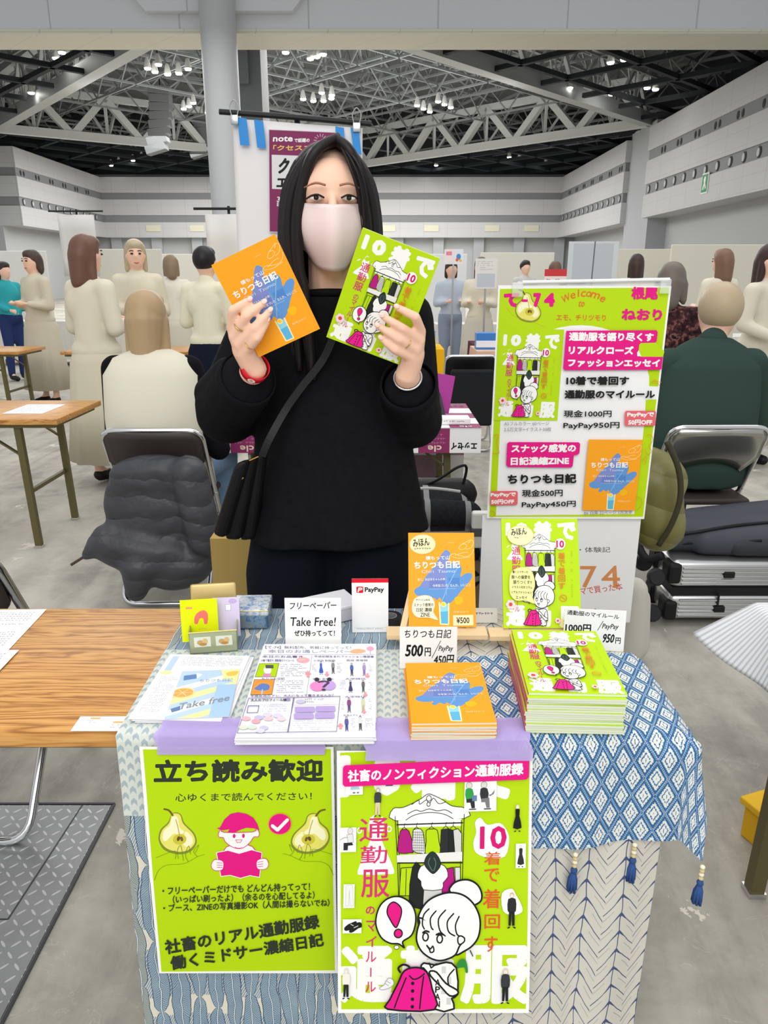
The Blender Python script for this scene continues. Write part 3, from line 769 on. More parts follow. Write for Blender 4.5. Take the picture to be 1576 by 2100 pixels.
# ------------------------------------------------------------------ booth tables
n = NT('wood_laminate', rough=.38, spec=.45)
p = n.geo(); x, y, z = n.sep(p)
w = n.noise(n.comb(n.mul(x, .8), n.mul(y, 5), n.mul(z, 5)), 2.4, 4, .55, .5)
fine = n.noise(n.comb(n.mul(x, 1.2), n.mul(y, 120), n.mul(z, 120)), 2.2, 4, .6)
ring = n.fract(n.add(n.mul(n.add(y, z), 62), n.mul(w, 10)))
band = n.abs(n.sub(ring, .5))
col = n.ramp(n.add(n.mul(band, 1.0), n.mul(n.sub(fine, .5), 1.0)), [(.0, '#9a6630'), (.16, '#bf8643'), (.42, '#d09a55'), (.75, '#d9a662')])
n.color(col); M_wood = n.m
M_chrome = mat('#d5d6d8', .16, 1.0); M_olive = mat('#6a6342', .45, .5); M_dgrey = mat('#4c4a48', .5)
def table(label, x0, x1, y0, y1, group=None, leg_x=(), top=M_wood, zt=.70):
    t = thing('folding_table', label, 'table', ((x0 + x1) / 2, (y0 + y1) / 2, 0), group=group)
    M = Matrix.Translation((-(x0 + x1) / 2, -(y0 + y1) / 2, 0))
    m = MB(); m.box((x0, y0, zt - .03), (x1, y1, zt), bev=.004, xf=M); m.build('tabletop', top, t, auto=40)
    m = MB(); m.box((x0 + .03, y0 + .03, zt - .05), (x1 - .03, y1 - .03, zt - .03), xf=M); m.build('under_frame', M_olive, t)
    for xx, s in leg_x:
        for yy in (y0 + .06, y1 - .06):
            m = MB(); m.bar(M @ Vector((xx, yy, zt - .04)), M @ Vector((xx + s * .02, yy, .012)), .032, .032)
            m.box((xx + s * .02 - .02, yy - .02, 0), (xx + s * .02 + .02, yy + .02, .014), 1, xf=M); m.build('leg', [M_olive, M_chrome], t)
        m = MB(); m.bar(M @ Vector((xx, y0 + .06, .3)), M @ Vector((xx, y1 - .06, .3)), .02)
        for yy in (y0 + .06, y1 - .06):
            m.bar(M @ Vector((xx, yy, .5)), M @ Vector((xx - s * .22, yy, zt - .045)), .02, .008)
        m.build('brace', M_olive, t)
    return t
booth = table('wood-grain folding table whose right half is covered by the patterned cloths', -1.45, .455, .99, 1.44, leg_x=((-1.3, -1), (.36, 1)))

# pipe chairs
def chair(label, x, y, rz, group=None, shell=None):
    """folding pipe chair facing -y at rz = 0; origin on the floor under the seat"""
    t = thing('folding_chair', label, 'chair', (x, y, 0), rz, group)
    wv = .205
    def loop(a, b, w0, w1, cut=.06):
        """closed tube: a = (y, z) top, b = (y, z) floor"""
        def corner(p, q, r, k=5):
            return [p]
        P = []
        for (px, pt, dx) in ((-w0, a, 0), (w0, a, 0), (w1, b, 0), (-w1, b, 0)): P.append(Vector((px, pt[0], pt[1])))
        out = []
        for i in range(4):
            p, pr, nx = P[i], P[i - 1], P[(i + 1) % 4]
            d0, d1 = (pr - p).normalized() * cut, (nx - p).normalized() * cut
            for k in range(7):
                s = k / 6; out.append((p + d0) * (1 - s) ** 2 + p * 2 * s * (1 - s) + (p + d1) * s ** 2)
        return out
    m = MB(); m.tube(loop((.2, .775), (-.23, .014), wv, wv), .0125, 10, closed=True); m.build('front_frame', M_chrome, t, smooth=True)
    m = MB(); m.tube(loop((-.13, .45), (.22, .014), wv - .02, wv - .02), .0115, 10, closed=True); m.build('rear_frame', M_chrome, t, smooth=True)
    m = MB(); m.box((-.185, -.2, .425), (.185, .17, .455), bev=.013, seg=3); m.build('seat', mat('#3f3835', .45), t, auto=50)
    m = MB(); m.grid(lambda u, v: ((u - .5) * .40 * (1 - .9 * max(0, abs(v - .6) - .28)), .2 - .24 * (1 - v) * .35 + .035 * (1 - (2 * u - 1) ** 2) - .0, .62 + .15 * v - .05 * (1 - v) * abs(2 * u - 1) ** 2 + 0), 16, 6)
    m.build('backrest', shell or mat('#3f3835', .45), t, smooth=True, solid=.014)
    m = MB()
    for s in (-1, 1):
        m.tube([(s * (wv - .012), .01, .44), (s * (wv + .004), .035, .47)], .008, 8)
    m.build('hinge', M_chrome, t)
    return t
chair('chrome pipe folding chair tucked behind the bare wooden half of the table', -1.085, 1.75, R(180))

# ------------------------------------------------------------------ cloths
def feather_mat():
    n = NT('feather_print', rough=.85, spec=.1); u, v = n.uv()
    wob = n.noise(n.comb(u, v), 14, 3, .5)
    def arrows():
        cu, cv = n.div(u, .0125), n.div(v, .021)
        st = n.mul(n.op('MODULO', n.floor(cu), 2.0), .5)
        fu = n.abs(n.sub(n.fract(cu), .5)); fv = n.fract(n.add(n.add(cv, st), n.mul(fu, -.7)))
        band = n.mul(n.lt(fv, .42), n.lt(fu, .40)); hatch = n.lt(n.fract(n.mul(n.add(v, n.mul(fu, -.02)), 520)), .55)
        return n.mix(n.mul(band, n.add(.3, n.mul(hatch, .38))), '#ced3cb', '#6488a2')
    def feathers():
        uu = n.add(u, n.mul(n.sub(wob, .5), .02))
        cu = n.div(uu, .031); idx = n.floor(cu); off = n.fract(n.mul(n.sin(n.mul(idx, 12.9898)), 43758.5))
        fu = n.sub(n.fract(cu), .5); au = n.abs(fu)
        fv = n.fract(n.add(n.div(v, .15), off))
        wid = n.mul(n.op('POWER', n.mx(n.sin(n.mul(fv, 3.1416)), .001), .33), .49)
        ins = n.lt(au, wid)
        barb = n.fract(n.add(n.mul(n.add(v, n.mul(au, -.035)), 230), n.mul(n.noise(n.comb(n.mul(u, 3), v), 30, 2), 2.2)))
        bl = n.lt(barb, n.add(.25, n.mul(n.noise(n.comb(n.mul(u, 1.5), v), 22, 3), .7)))
        base = n.mix(n.noise(n.comb(u, n.mul(v, .6)), 9, 3), '#264c76', '#7396b0')
        base = n.mix(n.mul(n.gt(off, .74), .7), base, '#7f7f6c')
        f = n.mix(n.mul(bl, .52), base, '#c6cec9')
        f = n.mix(n.lt(n.abs(n.sub(au, n.mul(wid, .97))), .022), f, '#1f3c62')
        f = n.mix(n.lt(au, .022), f, '#dfe3dc'); f = n.mix(n.mul(n.lt(au, .045), n.gt(au, .022)), f, '#35567f')
        h2 = n.lt(n.fract(n.mul(n.add(u, n.mul(v, .5)), 260)), .5)
        gap = n.mix(n.mul(h2, .7), '#c9cbc2', '#456b92'); gap = n.mix(n.lt(n.fract(n.mul(v, 7)), .72), '#d9d5c4', gap)
        return n.mix(ins, gap, f)
    inband = n.mul(n.gt(v, .19), n.lt(v, .60))
    n.color(n.mix(inband, feathers(), arrows())); return n.m
def chevron_mat():
    n = NT('leaf_line_print', rough=.85, spec=.1); u, v = n.uv()
    wob = n.noise(n.comb(u, v), 9, 3, .5)
    uu = n.add(u, n.mul(n.sub(wob, .5), .022))
    cu = n.div(uu, .058); fu = n.abs(n.sub(n.fract(cu), .5)); idx = n.floor(n.add(cu, .5))
    ph = n.fract(n.mul(n.sin(n.mul(n.floor(cu), 7.13)), 311.7))
    s = n.fract(n.add(n.add(n.div(v, .032), n.mul(fu, -2.3)), ph))
    taper = n.add(.065, n.mul(n.mx(n.sub(.2, fu), 0), .6))
    l1 = n.lt(s, n.mul(taper, 1.0)); l2 = n.lt(fu, n.add(.014, n.mul(n.mx(n.sub(.25, s), 0), .16)))
    l3 = n.mul(n.lt(n.abs(n.sub(s, .38)), .022), n.mul(n.gt(fu, .22), .55))
    lw = n.mul(n.mx(l3, n.mx(l1, l2)), .92)
    fold = n.noise(n.comb(n.mul(u, 1.0), n.mul(v, .06)), 16, 2)
    n.color(n.mix(lw, '#c9c6bb', '#26406f')); return n.m
def ikat_mat():
    n = NT('indigo_diamond_weave', rough=.85, spec=.1); u, v = n.uv()
    q = 620.0
    us, vs = n.div(n.floor(n.mul(u, q)), q), n.div(n.floor(n.mul(v, q * .62)), q * .62)
    us = n.mul(n.add(us, u), .5); vs = n.mul(n.add(vs, v), .5)
    p1, q1 = n.div(us, .0345), n.div(vs, .058)
    s, t = n.sub(n.fract(n.add(p1, q1)), .5), n.sub(n.fract(n.sub(p1, q1)), .5)
    m = n.mx(n.abs(s), n.abs(t)); a, b = n.abs(n.add(s, t)), n.abs(n.sub(s, t))
    tooth = n.mul(n.gt(n.fract(n.mul(n.add(s, t), 7)), .5), n.gt(n.fract(n.mul(n.sub(s, t), 7)), .5))
    mm = n.add(m, n.mul(tooth, .045))
    c = n.mix(n.lt(mm, .35), '#33628f', '#d9dcd6'); c = n.mix(n.lt(mm, .235), c, '#38669a')
    cross = n.mx(n.mul(n.lt(a, .13), n.lt(b, .4)), n.mul(n.lt(b, .13), n.lt(a, .4)))
    cross = n.mx(n.mul(n.lt(mm, .155), 1), n.mul(cross, n.lt(m, .175)))
    c = n.mix(cross, c, '#dcdfd8'); c = n.mix(n.mul(n.lt(a, .022), n.lt(b, .12)), c, '#3b5f8c'); c = n.mix(n.mul(n.lt(b, .03), n.lt(a, .05)), c, '#8f7f8c')
    c = n.mix(n.mul(n.lt(n.abs(n.sub(m, .468)), .012), .9), c, '#c3d2e0')
    n.color(c); return n.m
M_feather, M_chev, M_ikat = feather_mat(), chevron_mat(), ikat_mat()
def flare(x): return .04 + .17 * min(1, max(0, (x + .075) / .16)) if x < .2 else .21 - .12 * (x - .2) / .25
def front_y(x, z, k=None): return .982 - (flare(x) if k is None else k) * (.70 - z) - .004
def cloth_map(x0, x1, wave, zb, back=.05, seed=0, taper=0):
    Lt = .455; D = .70 - zb
    def fn(a, b):
        x = x0 + (x1 - x0) * a; s = b * (back + Lt + D) - back
        if s < 0: return (x, 1.443, .703 + s)
        if s < Lt: return (x, 1.44 - s * (1.44 - .984) / Lt, .703)
        d = s - Lt; z = .703 - d; ph = wave * min(1, max(0, d - .10) * 5)
        xx = x - taper * d * a
        return (xx + .35 * ph * math.cos(38 * x + seed), front_y(xx, z) + ph * (math.sin(38 * x + seed + d * 1.5) * .7 + math.sin(71 * x + 1 + seed) * .3), z)
    uvf = lambda a, b: (x0 + (x1 - x0) * a + 3, b * (back + Lt + D) - back)
    return fn, uvf
mb = MB(); fn, uvf = cloth_map(-.412, .045, .005, .012); mb.grid(fn, 70, 80, uvf=uvf)
tag(mb.build('tablecloth', M_feather, smooth=True), 'tablecloth with blue feather and small arrow print covering the left half of the booth', 'tablecloth')
mb = MB(); fn, uvf = cloth_map(.04, .449, .010, .012, seed=2, taper=.06); mb.grid(fn, 70, 80, uvf=uvf)
tag(mb.build('tablecloth', M_chev, smooth=True), 'off-white tablecloth with navy leaf-line zigzags hanging on the right under the diamond scarf', 'tablecloth')
def scarf_pt(a, b):
    x = .135 + a * .43; y = 1.215 - b * .425 + .02 * a
    dx, dy = max(0, x - .458), max(0, .98 - y); r = math.hypot(dx, dy); z = .7075
    if r == 0: return (x, y, z)
    an = math.atan2(dx, dy); k = .35 if dx and dy else .12
    o = .013 * min(1, r * 30) * (1 + math.sin(an)) + r * (.02 + .16 * math.sin(2 * an)) + (.006 * math.sin(46 * x) if dy > .02 else 0) * (1 - abs(math.sin(an)))
    bx, by = min(x, .458), max(y, .98)
    fl = flare(bx) * r * math.cos(an)
    return (bx + math.sin(an) * o + .02 * dy * math.sin(an), by - math.cos(an) * o - fl * .8, z - math.sqrt(max(r * r - o * o, 0)) * 1.0)
mb = MB(); mb.grid(scarf_pt, 64, 64, uvf=lambda a, b: (.125 + a * .44, b * .425))
scarf = mb.build('scarf', M_ikat, smooth=True); tag(scarf, 'indigo and white diamond-weave scarf with tassels over the right front corner of the table', 'scarf')
for a in (.16, .375, .6, 1.0):
    q = Vector(scarf_pt(a, 1.0)); q.y -= .004
    m = MB()
    for k in range(4): m.ell((q.x, q.y, q.z - .006 - k * .007), (.0042, .0042, .0035), 10, 6, 1 if k % 2 else 0)
    m.ell((q.x, q.y, q.z - .036), (.0055, .0055, .006), 10, 6, 2)
    for k in range(14):
        an = k * 2.4; rr = .004 + .006 * ((k * 7) % 5) / 5
        m.tube([(q.x, q.y, q.z - .036), (q.x + rr * .7 * math.cos(an), q.y + rr * .7 * math.sin(an), q.z - .052), (q.x + rr * math.cos(an), q.y + rr * math.sin(an), q.z - .072)], [.0028, .003, .0022], 6, 2)
    m.build('tassel', [mat('#e8dfc4', .5), mat('#cbb98a', .5), mat('#2f4f86', .8)], scarf, smooth=True)

# ------------------------------------------------------------------ posters taped to the front
def front_map(x0, k, amp=0.0, ph=0.0, off=.0125):
    def f(x, y, h):
        z = .688 - y * math.sqrt(1 - min(.9, k * k) ) ; X = x0 + x
        return Vector((X, .982 - k * (.70 - z) - off - h + amp * math.sin(y * 15 + ph), z))
    return f
A = Art(297, 420)
A.frame([(75,70),(1495,72),(1520,1712),(245,1652)])
A.poly([(102,88),(1474,88),(1500,1690),(262,1642)], LIME)
A.text('立ち読み歓迎', 182, 162, 1418, 330, DK, .045)
A.text('心ゆくまで読んでください！', 338, 404, 1330, 462, DK, .012)
B4 = lambda px, py, qx, qy, w, h: (lambda x, y: (px + (qx - px) * x / w, py + (qy - py) * y / h))
A.push(B4(222, 512, 500, 832, 100, 130)); pear(A); A.pop()
A.push(B4(1470, 532, 1170, 850, 100, 130)); pear(A); A.pop()
A.push(B4(205, 760, 560, 1000, 100, 100)); hand_lines(A); A.pop()
A.push(B4(1490, 770, 1110, 1000, 100, 100)); hand_lines(A); A.pop()
BW = MAG
A.poly([(690,808),(740,770),(860,770),(915,808),(915,900),(690,900)], WHT, MAG, 5, smooth=2)
A.poly([(650,690),(668,655),(690,680),(900,680),(922,655),(945,690),(935,715),(905,716),(880,750),(840,785),(800,796),(745,780),(700,745),(685,716),(655,712)], WHT, MAG, 5, smooth=3)
A.poly([(634,650),(660,645),(690,590),(735,550),(790,540),(850,552),(900,580),(930,625),(945,668),(905,655),(850,650),(812,662),(770,680),(715,678),(730,658),(680,665)], MAG)
for x in (763, 830): A.ell(x, 706, 10, 15, MAG)
A.poly([(775,733),(820,733),(810,752),(785,752)], WHT, MAG, 4); A.line([(770,785),(797,792),(822,785)], 3, MAG, smooth=3)
A.poly([(638,818),(720,805),(800,828),(890,805),(966,826),(950,1000),(880,985),(812,1002),(740,980),(672,985)], MAG, WHT, 5)
for cx, s in ((645, 1), (972, -1)):
    A.poly([(cx-42*s,905),(cx-20*s,868),(cx+40*s,880),(cx+40*s,935),(cx,945),(cx-30*s,935)], WHT, MAG, 4, smooth=3)
    for k in range(3): A.line([(cx-2*s,888+k*17),(cx+36*s,893+k*15)], 4, MAG)
A.ell(1095, 626, 83, 74, MAG, '#f08a5a', 4); A.line([(1040,638),(1078,668),(1150,598)], 24, WHT)
for st, x0, y0, x1, y1, rot in (('・フリーペーパーだけでも どんどん持ってって！', 262, 1042, 1318, 1106, 0), ('（いっぱい刷ったよ）（余るのを心配してるよ）', 335, 1108, 1352, 1164, 0), ('・ブース、ZINEの写真撮影OK（人間は撮らないでね）', 270, 1166, 1462, 1222, 0)):
    A.text(st, x0, y0, x1, y1, DK, .02, rot)
A.text('社畜のリアル通勤服録', 280, 1345, 1390, 1450, DK, .035, rot=-7.5); A.text('働くミドサー濃縮日記', 320, 1470, 1420, 1570, DK, .035, rot=-6.5)
A.pop()
o = A.build('poster', front_map(-.374, .066, .0015, 1.0, .0145), slices=24)
tag(o, 'lime poster with a magenta reader and two halved pears hanging on the booth front', 'poster')
A = Art(297, 420)
A.frame([(52,75),(1510,138),(1512,1955),(90,1968)])
A.poly([(78,90),(1490,90),(1490,1925),(115,1940)], LIME)
for ch, x0, x1, y0, y1 in (('1', 60, 165, 110, 415), ('0', 320, 560, 110, 415), ('着', 620, 985, 80, 465), ('で', 1050, 1400, 110, 470)): A.text(ch, x0, y0, x1, y1, WHT, .085 if ch in '10' else .06)
for ch, x0, x1 in (('通', 100, 520), ('勤', 560, 960), ('服', 1010, 1520)): A.text(ch, x0, 1470, x1, 1890, WHT, .045)
A.push(B4(225, 560, 505, 965, 100, 100)); dress(A); A.pop(); A.line([(345,590),(335,560),(352,552)], 10, WHT); A.ell(235, 655, 16, 18, None, WHT, 9); A.ell(462, 650, 16, 18, None, WHT, 9)
for ch, x0, y0, x1, y1 in (('通', 235, 570, 460, 735), ('勤', 245, 765, 450, 890), ('服', 255, 930, 470, 1125)): A.text(ch, x0, y0, x1, y1, '#d2306e', .008)
A.text('の', 292, 1188, 362, 1245, '#d2306e', .03)
A.vtext('マイルール', 298, 1290, 378, 1840, '#d2306e', .008, .3)
A.poly([(1100,620),(1140,590),(1190,640),(1280,630),(1330,680),(1350,750),(1320,860),(1200,865),(1110,830),(1090,760),(1110,690)], WHT, smooth=3)
A.text('1', 1130, 650, 1178, 805, '#d2106e', .03); A.text('0', 1212, 650, 1332, 808, '#d2106e', .04)
for ch, x0, y0, x1, y1 in (('着', 1170, 825, 1290, 915), ('で', 1172, 940, 1282, 1030), ('着', 1165, 1080, 1290, 1212), ('回', 1178, 1255, 1290, 1352), ('す', 1180, 1405, 1275, 1515)): A.text(ch, x0, y0, x1, y1, '#e0562a', .008)
wardrobe(A, 1.0)
A.rect(1018, 330, 1252, 538, WHT)
for x, c, l in ((1052, '#2f9a4a', '#2a2c30'), (1160, '#2e3034', '#77777d')):
    A.ell(x, 355, 22, 24, '#d9d6cf', '#777777', 3); A.poly([(x-25,380),(x+25,380),(x+32,450),(x-20,455)], c, smooth=2); A.poly([(x-20,450),(x+40,445),(x+45,515),(x+20,515),(x+10,475),(x-18,475)], l)
    A.line([(x+5,522),(x+50,522)], 9, '#55555a')
A.rect(1075, 425, 1110, 465, '#5f7fa8'); A.poly([(1195,425),(1215,420),(1240,390),(1232,420),(1205,435)], '#77777d')
A.rect(125, 325, 258, 390, WHT); A.poly([(165,330),(225,330),(235,352),(160,355)], '#a9c9dc'); A.ell(190, 375, 12, 6, '#77777a'); A.ell(220, 375, 10, 6, '#77777a')
A.rect(430, 322, 485, 335, '#5a2a3a')
small_person(A, 372, 345, 205, '#3a3c40', '#d9c7a8', '#b9ad9c'); small_person(A, 1405, 500, 185, '#15171a', '#15171a', '#d9d2c4', True)
small_person(A, 1432, 775, 150, '#2d2e30', '#222222', '#d8d6d0', True, True); 
A.poly([(1300,1100),(1370,1070),(1400,1110),(1440,1180),(1445,1230),(1380,1250),(1310,1220)], WHT, smooth=3); small_person(A, 1372, 1095, 245, '#26282b', '#1a1b1d', '#c9b49a')
A.rect(85, 620, 212, 793, WHT); A.ell(165, 645, 20, 24, '#dcd8d0', '#8a8a8a', 3); A.poly([(140,670),(185,665),(192,725),(150,730)], '#dededb', '#8a8a8a', 3); A.poly([(115,728),(180,725),(190,745),(150,748),(148,780),(115,780)], '#24262a'); A.line([(90,705),(120,690),(145,690)], 8, '#b9b7b2')
A.rect(120, 1018, 205, 1185, WHT); A.poly([(140,1025),(190,1025),(198,1172),(172,1172),(165,1060),(160,1172),(135,1172)], '#e6e6e2', '#bdbdb8', 3)
A.rect(118, 1265, 262, 1365, WHT)
for d in (0, 38): A.poly([(130+d,1325+d*.5),(160+d,1300+d*.4),(190+d,1288),(222+d,1278+d*.3),(226+d,1310+d*.3),(200+d,1330),(160+d,1345+d*.3),(135+d,1345+d*.4)], '#17181a', smooth=2)
A.line([(180,1300),(200,1310)], 6, '#c9c4b0'); A.line([(205,1325),(235,1312)], 6, '#c9c4b0')
small_person(A, 150, 1620, 225, '#ece9dd', '#1f2124', '#d9d6cd'); A.poly([(405,1760),(440,1740),(470,1690),(505,1700),(512,1735),(470,1765),(420,1775)], '#e9e9ec', '#8f8f94', 4, smooth=2); A.line([(450,1730),(475,1745)], 4, '#8f8f94'); A.line([(462,1712),(488,1726)], 4, '#8f8f94')
A.poly([(990,1570),(1010,1552),(1040,1555),(1055,1590),(1062,1645),(1045,1648),(1035,1610),(980,1618),(976,1600)], '#2b8a3c', smooth=2)
small_person(A, 1335, 1620, 250, '#34363a', '#1d1f22', '#d6c9b8'); A.line([(1075,1490),(1095,1530)], 8, '#3a3a3c'); A.ell(530, 1465, 18, 14, WHT, INK, 4)
girl(A)
A.rect(102, 165, 1480, 320, MAG, r=26)
A.text('社畜のノンフィクション通勤服録', 140, 200, 1440, 288, WHT, .035)
A.pop()
o = A.build('poster', front_map(-.0715, .235, .002, .4, .022), slices=24)
tag(o, 'lime poster with a cartoon girl holding up a magenta coat, right of the reader poster', 'poster')
M_tape = mat('#b7a4dd', .55, alpha=.82, name='lavender_tape')
for lab, x0, x1, k, zb in (('lavender tape strip holding the reader poster under the papers', -.348, -.092, .066, .012), ('lavender tape strip holding the cartoon girl poster under the books', -.03, .222, .235, .0225)):
    mb = MB(); pts = [(1.012, .7105), (.99, .711), (.980 - zb, .7105), (.9785 - zb, .705), (.977 - zb - k * .008, .692), (.977 - zb - k * .025, .677)]
    mb.grid(lambda a, b, x0=x0, x1=x1: (x0 + (x1 - x0) * a + (.004 * math.sin(b * 9) if a in (0, 1) else 0), pts[min(5, int(round(b * 5)))][0], pts[min(5, int(round(b * 5)))][1]), 12, 5)
    tag(mb.build('tape_strip', M_tape, smooth=True), lab, 'tape')

# ------------------------------------------------------------------ books and papers on the table
M_page = mat('#e3e4dc', .7); M_pageg = mat('#dcdfd2', .7)
def book(label, cat, w, h, t, cover, spine, art=None, group=None):
    """lying book: origin under its centre, front cover up, head toward +y"""
    r = thing('booklet', label, cat, (0, 0, 0), group=group)
    m = MB(); m.box((-w/2 + .0006, -h/2 + .0001, .0002), (w/2 - .0002, h/2 - .0002, t - .0002)); m.build('pages', M_pageg, r)
    m = MB(); m.box((-w/2, -h/2, 0), (w/2, h/2, .0002)); m.box((-w/2, -h/2, t - .0002), (w/2, h/2, t)); m.box((-w/2 - .0002, -h/2, 0), (-w/2 + .0005, h/2, t), 1)
    m.build('cover', [mat(cover, .35, spec=.5), mat(spine, .4)], r)
    if art:
        A = Art(w * 1000, h * 1000); art(A)
        A.build('front_print', flat((-w/2, h/2, t + .00005), (1, 0, 0), (0, -1, 0)), r, thick=.00002, paper=cover)
    return r
rnd = random.Random(11)
g0 = book('green essay booklet buried in the tall pile at the front right of the table', 'book', .148, .21, .0040, LIME, '#c22a6e', group='green booklets in the pile')
for k in range(15):
    o = g0 if k == 0 else copy_tree(g0)
    o.location = (.2935 + rnd.uniform(-.0016, .0016), 1.077 + rnd.uniform(-.002, .002), .7085 + k * .0041); o.rotation_euler = (0, 0, R(-2.5 + rnd.uniform(-.8, .8)))
gt = book('green essay booklet with the cartoon girl cover lying on top of the tall pile', 'book', .148, .21, .0040, LIME, '#c22a6e', art=lambda a: green_cover(a))
gt.location = (.2965, 1.083, .7085 + 15 * .0041); gt.rotation_euler = (0, 0, R(-2.5))
o0 = book('orange diary booklet buried in the low pile at the front of the table', 'book', .128, .182, .0034, ORG, ORG, group='orange booklets in the pile')
for k in range(7):
    o = o0 if k == 0 else copy_tree(o0)
    o.location = (.103 + rnd.uniform(-.002, .002), 1.046 + rnd.uniform(-.002, .002), .7045 + .004 + k * .0035); o.rotation_euler = (0, 0, R(1 + rnd.uniform(-1.2, 1.2)))
ot = book('orange diary booklet with a blue brush picture lying on top of the low pile', 'book', .128, .182, .0034, ORG, ORG, art=orange_cover)
ot.location = (.103, 1.049, .7085 + 7 * .0035); ot.rotation_euler = (0, 0, R(1.2))
# wooden easels and the two sample copies
M_pine = mat('#e3c79c', .55)
def easel(label, x, y, w):
    t = thing('easel', label, 'easel', (x, y, .7045), group=None)
    m = MB(); m.box((-w/2, -.056, .018), (w/2, -.018, .028), bev=.001); m.build('ledge', M_pine, t)
    for s in (-1, 1):
        m = MB(); m.bar((s * w * .36, -.034, .003), (s * w * .12, .060, .17), .012, .009); m.build('leg', M_pine, t)
    m = MB(); m.bar((0, .13, .003), (0, .066, .165), .012, .009); m.build('rear_leg', M_pine, t)
    m = MB(); m.bar((-w * .22, .030, .1), (w * .22, .030, .1), .01, .007); m.build('crossbar', M_pine, t)
    return t
easel('small wooden easel carrying the orange sample booklet', .1, 1.307, .19)
easel('small wooden easel carrying the green sample booklet', .298, 1.302, .20)
def sample(label, w, h, t, cover, art, loc, lean, rz=0):
    r = book(label, 'book', w, h, t, cover, cover, art); r.location = loc
    r.rotation_euler = (R(90 - lean), 0, R(rz)); return r
def notes_o(a):
    orange_cover(a); a.frame(OSAMP, [(0,0),(128,0),(128,182),(0,182)])
    a.ell(420, 156, 72, 54, '#f4e6b2', '#d9c27a', 3); a.text('みほん', 365, 124, 458, 168, INK, .02, rot=-6); a.scribble(375, 172, 470, 190, 1, INK, seed=14, dens=.95)
    a.poly([(352,500),(368,455),(415,438),(462,448),(480,490),(470,530),(495,575),(445,560),(385,558),(358,535)], '#f6f0d2', '#d9c27a', 3, smooth=3)
    for i, (st, x0, x1) in enumerate((('サクッとよめる', 375, 452), ('スナック感覚の', 362, 472), ('日記 濃縮', 376, 462), ('ZINE', 398, 450))): a.text(st, x0, 452 + i * 27, x1, 474 + i * 27, INK, .015)
    a.rect(578, 550, 690, 608, '#f3e2b0'); a.text('¥500', 596, 562, 668, 596, INK, .02); a.pop()
def notes_g(a):
    green_cover(a); a.frame(SAMPLE, [(0,0),(148,0),(148,210),(0,210)])
    a.ell(912, 118, 74, 56, '#f0ecb4', '#cfc56a', 3); a.text('みほん', 858, 78, 948, 118, INK, .02, rot=-6); a.scribble(880, 124, 965, 142, 1, INK, seed=15, dens=.95)
    a.poly([(850,395),(858,330),(900,300),(955,300),(985,340),(992,400),(975,450),(992,495),(940,478),(890,480),(858,450)], '#f0ea9e', '#cfc56a', 3, smooth=3)
    for i, (st, x0, x1) in enumerate((('働くミドサーの', 868, 955), ('服への偏愛を', 862, 968), ('語りつくす!!', 872, 975), ('イラスト付きコラム', 864, 978), ('リアルファッション', 862, 975), ('エッセイ', 886, 950))): a.text(st, x0, 312 + i * 28, x1, 334 + i * 28, INK, .015)
    a.rect(1135, 575, 1250, 622, '#f2e090'); a.text('¥1000', 1148, 584, 1228, 614, INK, .02); a.pop()
sample('orange sample booklet with a handwritten bubble note standing on its easel', .128, .182, .003, ORG, notes_o, (.1115, 1.280 + .091 * .469, .7345 + .091 * .883), 28)
sample('green sample booklet with handwritten bubble notes standing on its easel', .148, .21, .004, LIME, notes_g, (.3015, 1.276 + .105 * .438, .7345 + .105 * .899), 26)
# standing cards
def card(name, label, cat, w, h, x, y, lean, draw, rz=0, z=.7045, paper='#efefec'):
    t = thing(name, label, cat, (x, y, z), R(rz)); A = Art(w * 1000, h * 1000); draw(A)
    c, s = math.cos(R(lean)), math.sin(R(lean))
    A.build('card_face', flat((-w/2, h * s, h * c), (1, 0, 0), (0, -s, -c)), t, paper=paper)
    m = MB(); m.raw([(-w*.3, h*s*.55 + .0012, h*c*.55), (w*.3, h*s*.55 + .0012, h*c*.55), (w*.3, h*s + .028, .0005), (-w*.3, h*s + .028, .0005)], [(0,1,2,3)]); m.build('stand_flap', mat(paper, .6), t, solid=.0006)
    return t
def d_free(a):
    a.frame([(930,188),(1240,188),(1240,462),(930,462)])
    a.text('フリーペーパー', 958, 200, 1215, 262, INK, .012, rot=-1, shear=.15); a.text('Take Free!', 958, 292, 1210, 354, INK, .012, shear=.1); a.text('ぜひ持ってって！', 980, 366, 1205, 412, INK, .02); a.pop()
card('sign_card', 'handwritten white card saying take free behind the colourful handouts', 'sign', .106, .094, -.134, 1.262, 8, d_free)
def d_500(a):
    a.frame([(312,628),(606,628),(606,850),(312,850)])
    a.text('ちりつも日記', 336, 640, 575, 690, INK, .012, shear=.1); a.text('500', 342, 722, 432, 786, INK, .035, shear=.1); a.text('円', 440, 738, 472, 784, INK, .02)
    a.line([(522,702),(478,792)], 3, INK); a.text('PayPay', 512, 728, 585, 764, INK, .012, shear=.2); a.text('450円', 488, 776, 590, 830, INK, .02, shear=.1); a.pop()
card('price_card', 'handwritten white price card for the orange booklet, between its easel and pile', 'sign', .102, .078, .079, 1.176, 8, d_500)
def d_950(a):
    a.frame([(1168,520),(1474,520),(1474,735),(1168,735)])
    a.text('通勤服のマイルール', 1180, 535, 1440, 560, INK, .02, rot=3); a.text('1000円', 1176, 600, 1305, 645, INK, .03); a.line([(1362,580),(1338,628)], 3, INK)
    a.text('PayPay', 1360, 592, 1440, 626, INK, .012, shear=.2); a.text('950', 1366, 645, 1424, 692, INK, .03, shear=.15); a.text('円', 1430, 662, 1456, 695, INK, .02); a.pop()
card('price_card', 'handwritten white price card for the green booklet, right of its easel', 'sign', .112, .08, .392, 1.245, 6, d_950, rz=-6)
